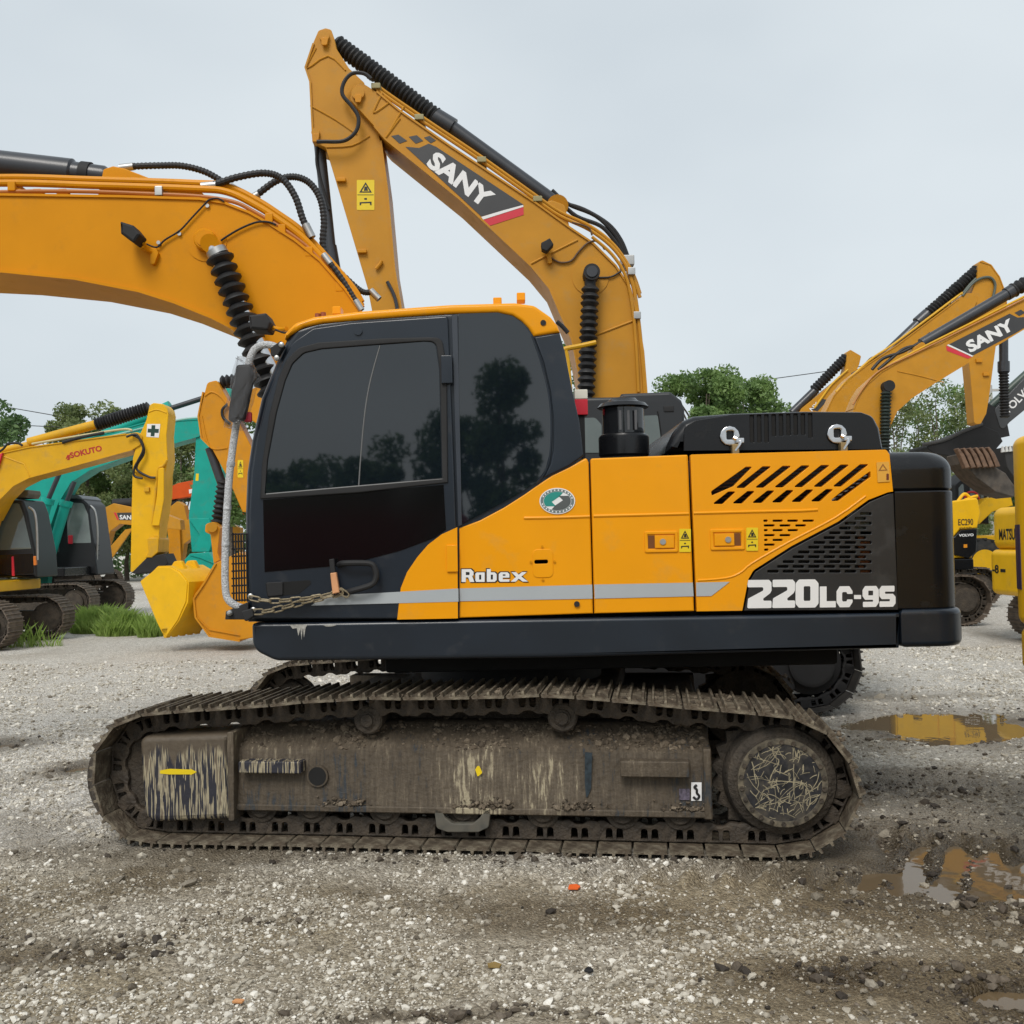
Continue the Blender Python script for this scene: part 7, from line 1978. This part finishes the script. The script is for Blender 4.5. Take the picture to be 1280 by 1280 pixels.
def tree(label, x, y, h, w, base, seed, m=LEAF, clumps=38, per=260, leaf=.13, trunk=.16, name='broadleaf_tree', cr=.9, group='trees along the back of the yard'):
    rng = np.random.RandomState(seed)
    per = int(per * 1.5); leaf *= .80
    t = thing(name, label, 'tree', x, y, 0, group)
    th = h - base
    top = Vector((rng.normal(0, .2), rng.normal(0, .2), h * .86))
    P = [Vector((0, 0, -.05)), Vector((rng.normal(0, .08), rng.normal(0, .08), base * .5)), Vector((rng.normal(0, .15), rng.normal(0, .15), base)), Vector((top.x * .7, top.y * .7, h * .65)), top]
    Q = smooth_path(P, 4)
    obj('trunk', tube(P, [trunk * (1 - .82 * i / (len(Q) - 1)) for i in range(len(Q))], 8, sm=4), BARK, t)
    cen, rad = [], []
    for i in range(clumps):
        f = rng.uniform(0, 1)
        prof = math.sin(math.pi * min(1, .12 + .80 * f)) ** .65
        a = rng.uniform(0, 2 * math.pi); r = w * prof * rng.uniform(.25, 1) ** .5
        cen.append((r * math.cos(a), r * math.sin(a), base + th * f * .93)); rad.append(rng.uniform(.55, 1.1) * cr)
    V, F = leaf_cloud(cen, rad, per, leaf, rng)
    for i in range(9):
        c_ = Vector(cen[i * (len(cen) // 9)])
        s_ = P[2].lerp(P[3], rng.uniform(0, 1))
        mid = s_.lerp(c_, .5) + Vector((0, 0, .2))
        obj('limb', tube([s_, mid, c_], [trunk * .42 * (1 - .7 * k / 8) for k in range(9)], 6, sm=4), BARK, t)
    quads('crown', V, F, m, t)
    return t
def at_px(px, d): return (px - 640) / FPX * d
def top_h(py, px, d): return H + (HY + (640 - px) * ROLL - py) / FPX * d
tree('dark leafy tree cut by the left edge of the photo', at_px(-8, 40), 40, top_h(500, 0, 40), 1.5, 1.2, 21, LEAFD, 26, 200)
tree('round olive green tree above the yellow boom at left', at_px(112, 58), 58, top_h(500, 105, 58), 3.3, 1.6, 22, LEAFY, 110, 240)
tree('leafy tree behind the teal boom, its crown over the far ochre machine', at_px(158, 60), 60, top_h(524, 160, 60), 3.4, 2.0, 23, LEAF, 80, 260)
tree('tree between the teal stick and the yellow stick', at_px(222, 59), 59, top_h(540, 222, 59), 2.5, 1.2, 24, LEAFY, 40, 240)
tree('small tree tip showing above the ochre stick top by the front boom', at_px(292, 46), 46, top_h(462, 288, 46), 1.2, 3.0, 25, LEAF, 26, 200)
tree('bright green tree seen through the gap between the cab and the tall boom', at_px(712, 45), 45, top_h(418, 712, 45), 1.3, 2.0, 26, LEAF, 30, 240)
tree('broad green tree with a rounded crown behind the black hood', at_px(880, 50), 50, top_h(455, 880, 50), 2.9, 2.0, 27, LEAF, 60, 280)
tree('green tree sloping down beside the ochre booms', at_px(932, 52), 52, top_h(460, 932, 52), 2.7, 1.2, 28, LEAF, 70, 260)
for i, (px_, py_) in enumerate(((1128, 478), (1152, 465), (1178, 462), (1196, 470), (1215, 478))):
    tree(['thin tree nearest the green bellows', 'slim open tree second from the green bellows', 'tall slim tree under the lettered boom', 'slim tree between boom and hanging stick', 'slender tree half behind the hanging stick'][i],
         at_px(px_, 46 + 2 * (i % 2)), 46 + 2 * (i % 2), top_h(py_, px_, 46 + 2 * (i % 2)), 1.05, 1.3, 30 + i, LEAF if i % 2 else LEAFY, 40, 80, .095, .085, 'slim_tree', .66)
tree('dark tree behind the right edge excavators', at_px(1285, 56), 56, top_h(600, 1285, 56), 2.5, .5, 37, LEAFD, 40, 220)
tree('low dark tree behind the wheel loader', at_px(1235, 60), 60, top_h(590, 1235, 60), 2.2, .4, 38, LEAFD, 36, 220)
# far wood closing the yard
rng = np.random.RandomState(5)
cen = [(rng.uniform(-75, 75), rng.uniform(62, 72), rng.uniform(.4, 3.2)) for _ in range(420)]
V, F = leaf_cloud(cen, [rng.uniform(.9, 1.9) for _ in cen], 130, .24, rng)
quads('far_wood', V, F, LEAFD, None, kind='stuff')
# trees and a red machine across the road, behind the camera: they show in the windows
MIR = ('wide low tree mirrored at the left of the cab window', 'tree mirrored in the middle of the front pane', 'low bushy tree mirrored beside the pane edge', 'taller tree mirrored at the right of the rear pane', 'tallest tree, mirrored in the rear side window', 'wide tree mirrored low right in the rear side window')
for i, (x_, y_, h_, w_) in enumerate(((-9.5, -27, 4.9, 2.6), (-6.6, -24, 5.0, 2.2), (-3.6, -26, 5.6, 2.2), (-1.9, -26, 6.6, 1.6), (-.1, -24, 8.2, .95), (3.4, -27, 5.4, 2.4))):
    tree(MIR[i], x_, y_, h_, w_, 1.0, 50 + i, LEAFD, 30, 170, .16, .14, 'roadside_tree', .8, 'trees mirrored in the windows')
rd = thing('red_truck', 'dark red truck mirrored low in the cab window', 'truck', -4.4, -15.0, 0)
obj('cargo_box', box(-2.6, 1.7, -1.1, 1.1, 1.1, 2.6, .05), mat('dark_red_paint', (.22, .012, .015), .4), rd)
cb_ = obj('cab', plate(fillet([(1.8, .6), (3.6, .6, .1), (3.6, 1.5, .1), (3.2, 2.5, .2), (1.8, 2.5, .1)]), -1.05, 1.05, .05), bpy.data.materials['dark_red_paint'], rd)
for v_ in (-1.06, 1.06): obj('window', plate(fillet([(2.2, 1.5, .05), (3.3, 1.5, .05), (3.05, 2.3, .05), (2.2, 2.3, .05)]), v_ - .01, v_ + .01), GLASS2, cb_)
obj('chassis', box(-2.5, 3.5, -.5, .5, .55, 1.1, .03), MATTE, rd)
for x_ in (-1.8, -.9, 2.7):
    for v_ in (-.95, .95): obj('wheel', cyl((x_, v_ - .15, .5), (x_, v_ + .15, .5), .5, n=24), TYRE, rd)

# ---- grass, weeds
def blades(name, spots, n, hmin, hmax, seed):
    rng = np.random.RandomState(seed)
    V = []
    for (cx, cy, rx, ry, k) in spots:
        m = int(n * k)
        a = rng.uniform(0, 2 * math.pi, m); r = np.sqrt(rng.uniform(0, 1, m))
        x, y = cx + rx * r * np.cos(a), cy + ry * r * np.sin(a)
        hh = rng.uniform(hmin, hmax, m) * (1.1 - .6 * r)
        lx, ly = rng.normal(0, .28, m) * hh, rng.normal(0, .28, m) * hh
        wd = rng.uniform(.005, .010, m); ph = rng.uniform(0, math.pi, m)
        dx, dy = wd * np.cos(ph), wd * np.sin(ph)
        z = np.zeros(m)
        V.append(np.stack([np.stack([x - dx, y - dy, z - .02], -1), np.stack([x + dx, y + dy, z - .02], -1), np.stack([x + lx * .5 + dx * .6, y + ly * .5 + dy * .6, hh * .65], -1), np.stack([x + lx, y + ly, hh], -1)], 1))
    V = np.concatenate(V).reshape(-1, 3)
    return quads(name, V, np.arange(len(V)).reshape(-1, 4), LEAFG, None, kind='stuff')
LEAFG = leaf_material('bright_grass', (.24, .36, .07), (.40, .54, .15))
gd = 22.5
blades('grass', [(at_px(130, gd), gd, .65, .9, 1.0), (at_px(108, gd), gd + .4, .5, .8, .6), (at_px(155, 21.4), 21.4, .55, .6, .35), (at_px(30, 19.0), 19.0, .7, .3, .015), (at_px(188, 20.8), 20.8, .25, .4, .08)], 12000, .15, .58, 3)

# ---- pole and wires
pole = thing('utility_pole', 'grey concrete utility pole behind the hanging ochre stick', 'pole', at_px(1241, 52), 52)
obj('shaft', cyl((0, 0, -.1), (0, 0, 9.2), .24, .16, n=16), CONCRETE, pole)
obj('cross_arm', box(-.9, .9, -.05, .05, 8.9, 9.02, .01), CONCRETE, pole)
def wire(label, a, b, d, sag=.25):
    A = np.array(CO) + ray(*a) * (d / ray(*a)[1]); B = np.array(CO) + ray(*b) * (d / ray(*b)[1])
    M_ = (A + B) / 2 - np.array([0, 0, sag])
    o = obj('overhead_wire', tube([Vector(A), Vector(M_), Vector(B)], .022, 5, sm=6), MATTE)
    o['label'] = label; o['category'] = 'wire'
wire('upper overhead wire crossing the sky at the left edge', (-300, 440), (72, 520), 55)
wire('lower overhead wire just above the trees at the left edge', (-300, 500), (75, 534), 55)
wire('overhead wire running from the black hood tree to the ochre sticks', (940, 477), (1240, 430), 55, .1)

# ---- litter and clods on the gravel
def litter(name, label, cat, px, pts, m, z=.012, t=.006):
    c = G(*px)
    o = thing(name, label, cat, c[0], c[1], 0)
    bm = slab(fillet([(a, b, .004) for a, b in pts]), z, z + t, .001, 1)
    for v in bm.verts: v.co.z += .10 * v.co.x * v.co.x * 4 + .15 * v.co.y + random.uniform(0, .004)
    obj(name + '_piece', bm, m, o)
litter('litter', 'bright orange scrap lying on the gravel in front of the track', 'scrap', (717, 1113), [(-.028, -.02), (.02, -.024), (.034, .0), (.015, .022), (-.02, .018)], mat('orange_scrap', (.75, .13, .02), .5))
litter('litter', 'pale orange scrap in the stones at the bottom left', 'scrap', (297, 1257), [(-.022, -.008), (.02, -.012), (.026, .006), (-.01, .010)], mat('pale_orange_scrap', (.55, .26, .10), .6))
litter('leaf', 'small dark fallen leaf on the pale stones', 'leaf', (736, 1218), [(-.02, -.005), (0, -.018), (.02, -.01), (.012, .012), (0, .02), (-.012, .008)], MATTE)
litter('leaf', 'yellow brown fallen leaf near the pale stones', 'leaf', (618, 1212), [(-.024, -.012), (.02, -.018), (.03, .006), (0, .022), (-.028, .01)], mat('dry_leaf', (.24, .16, .05), .7))
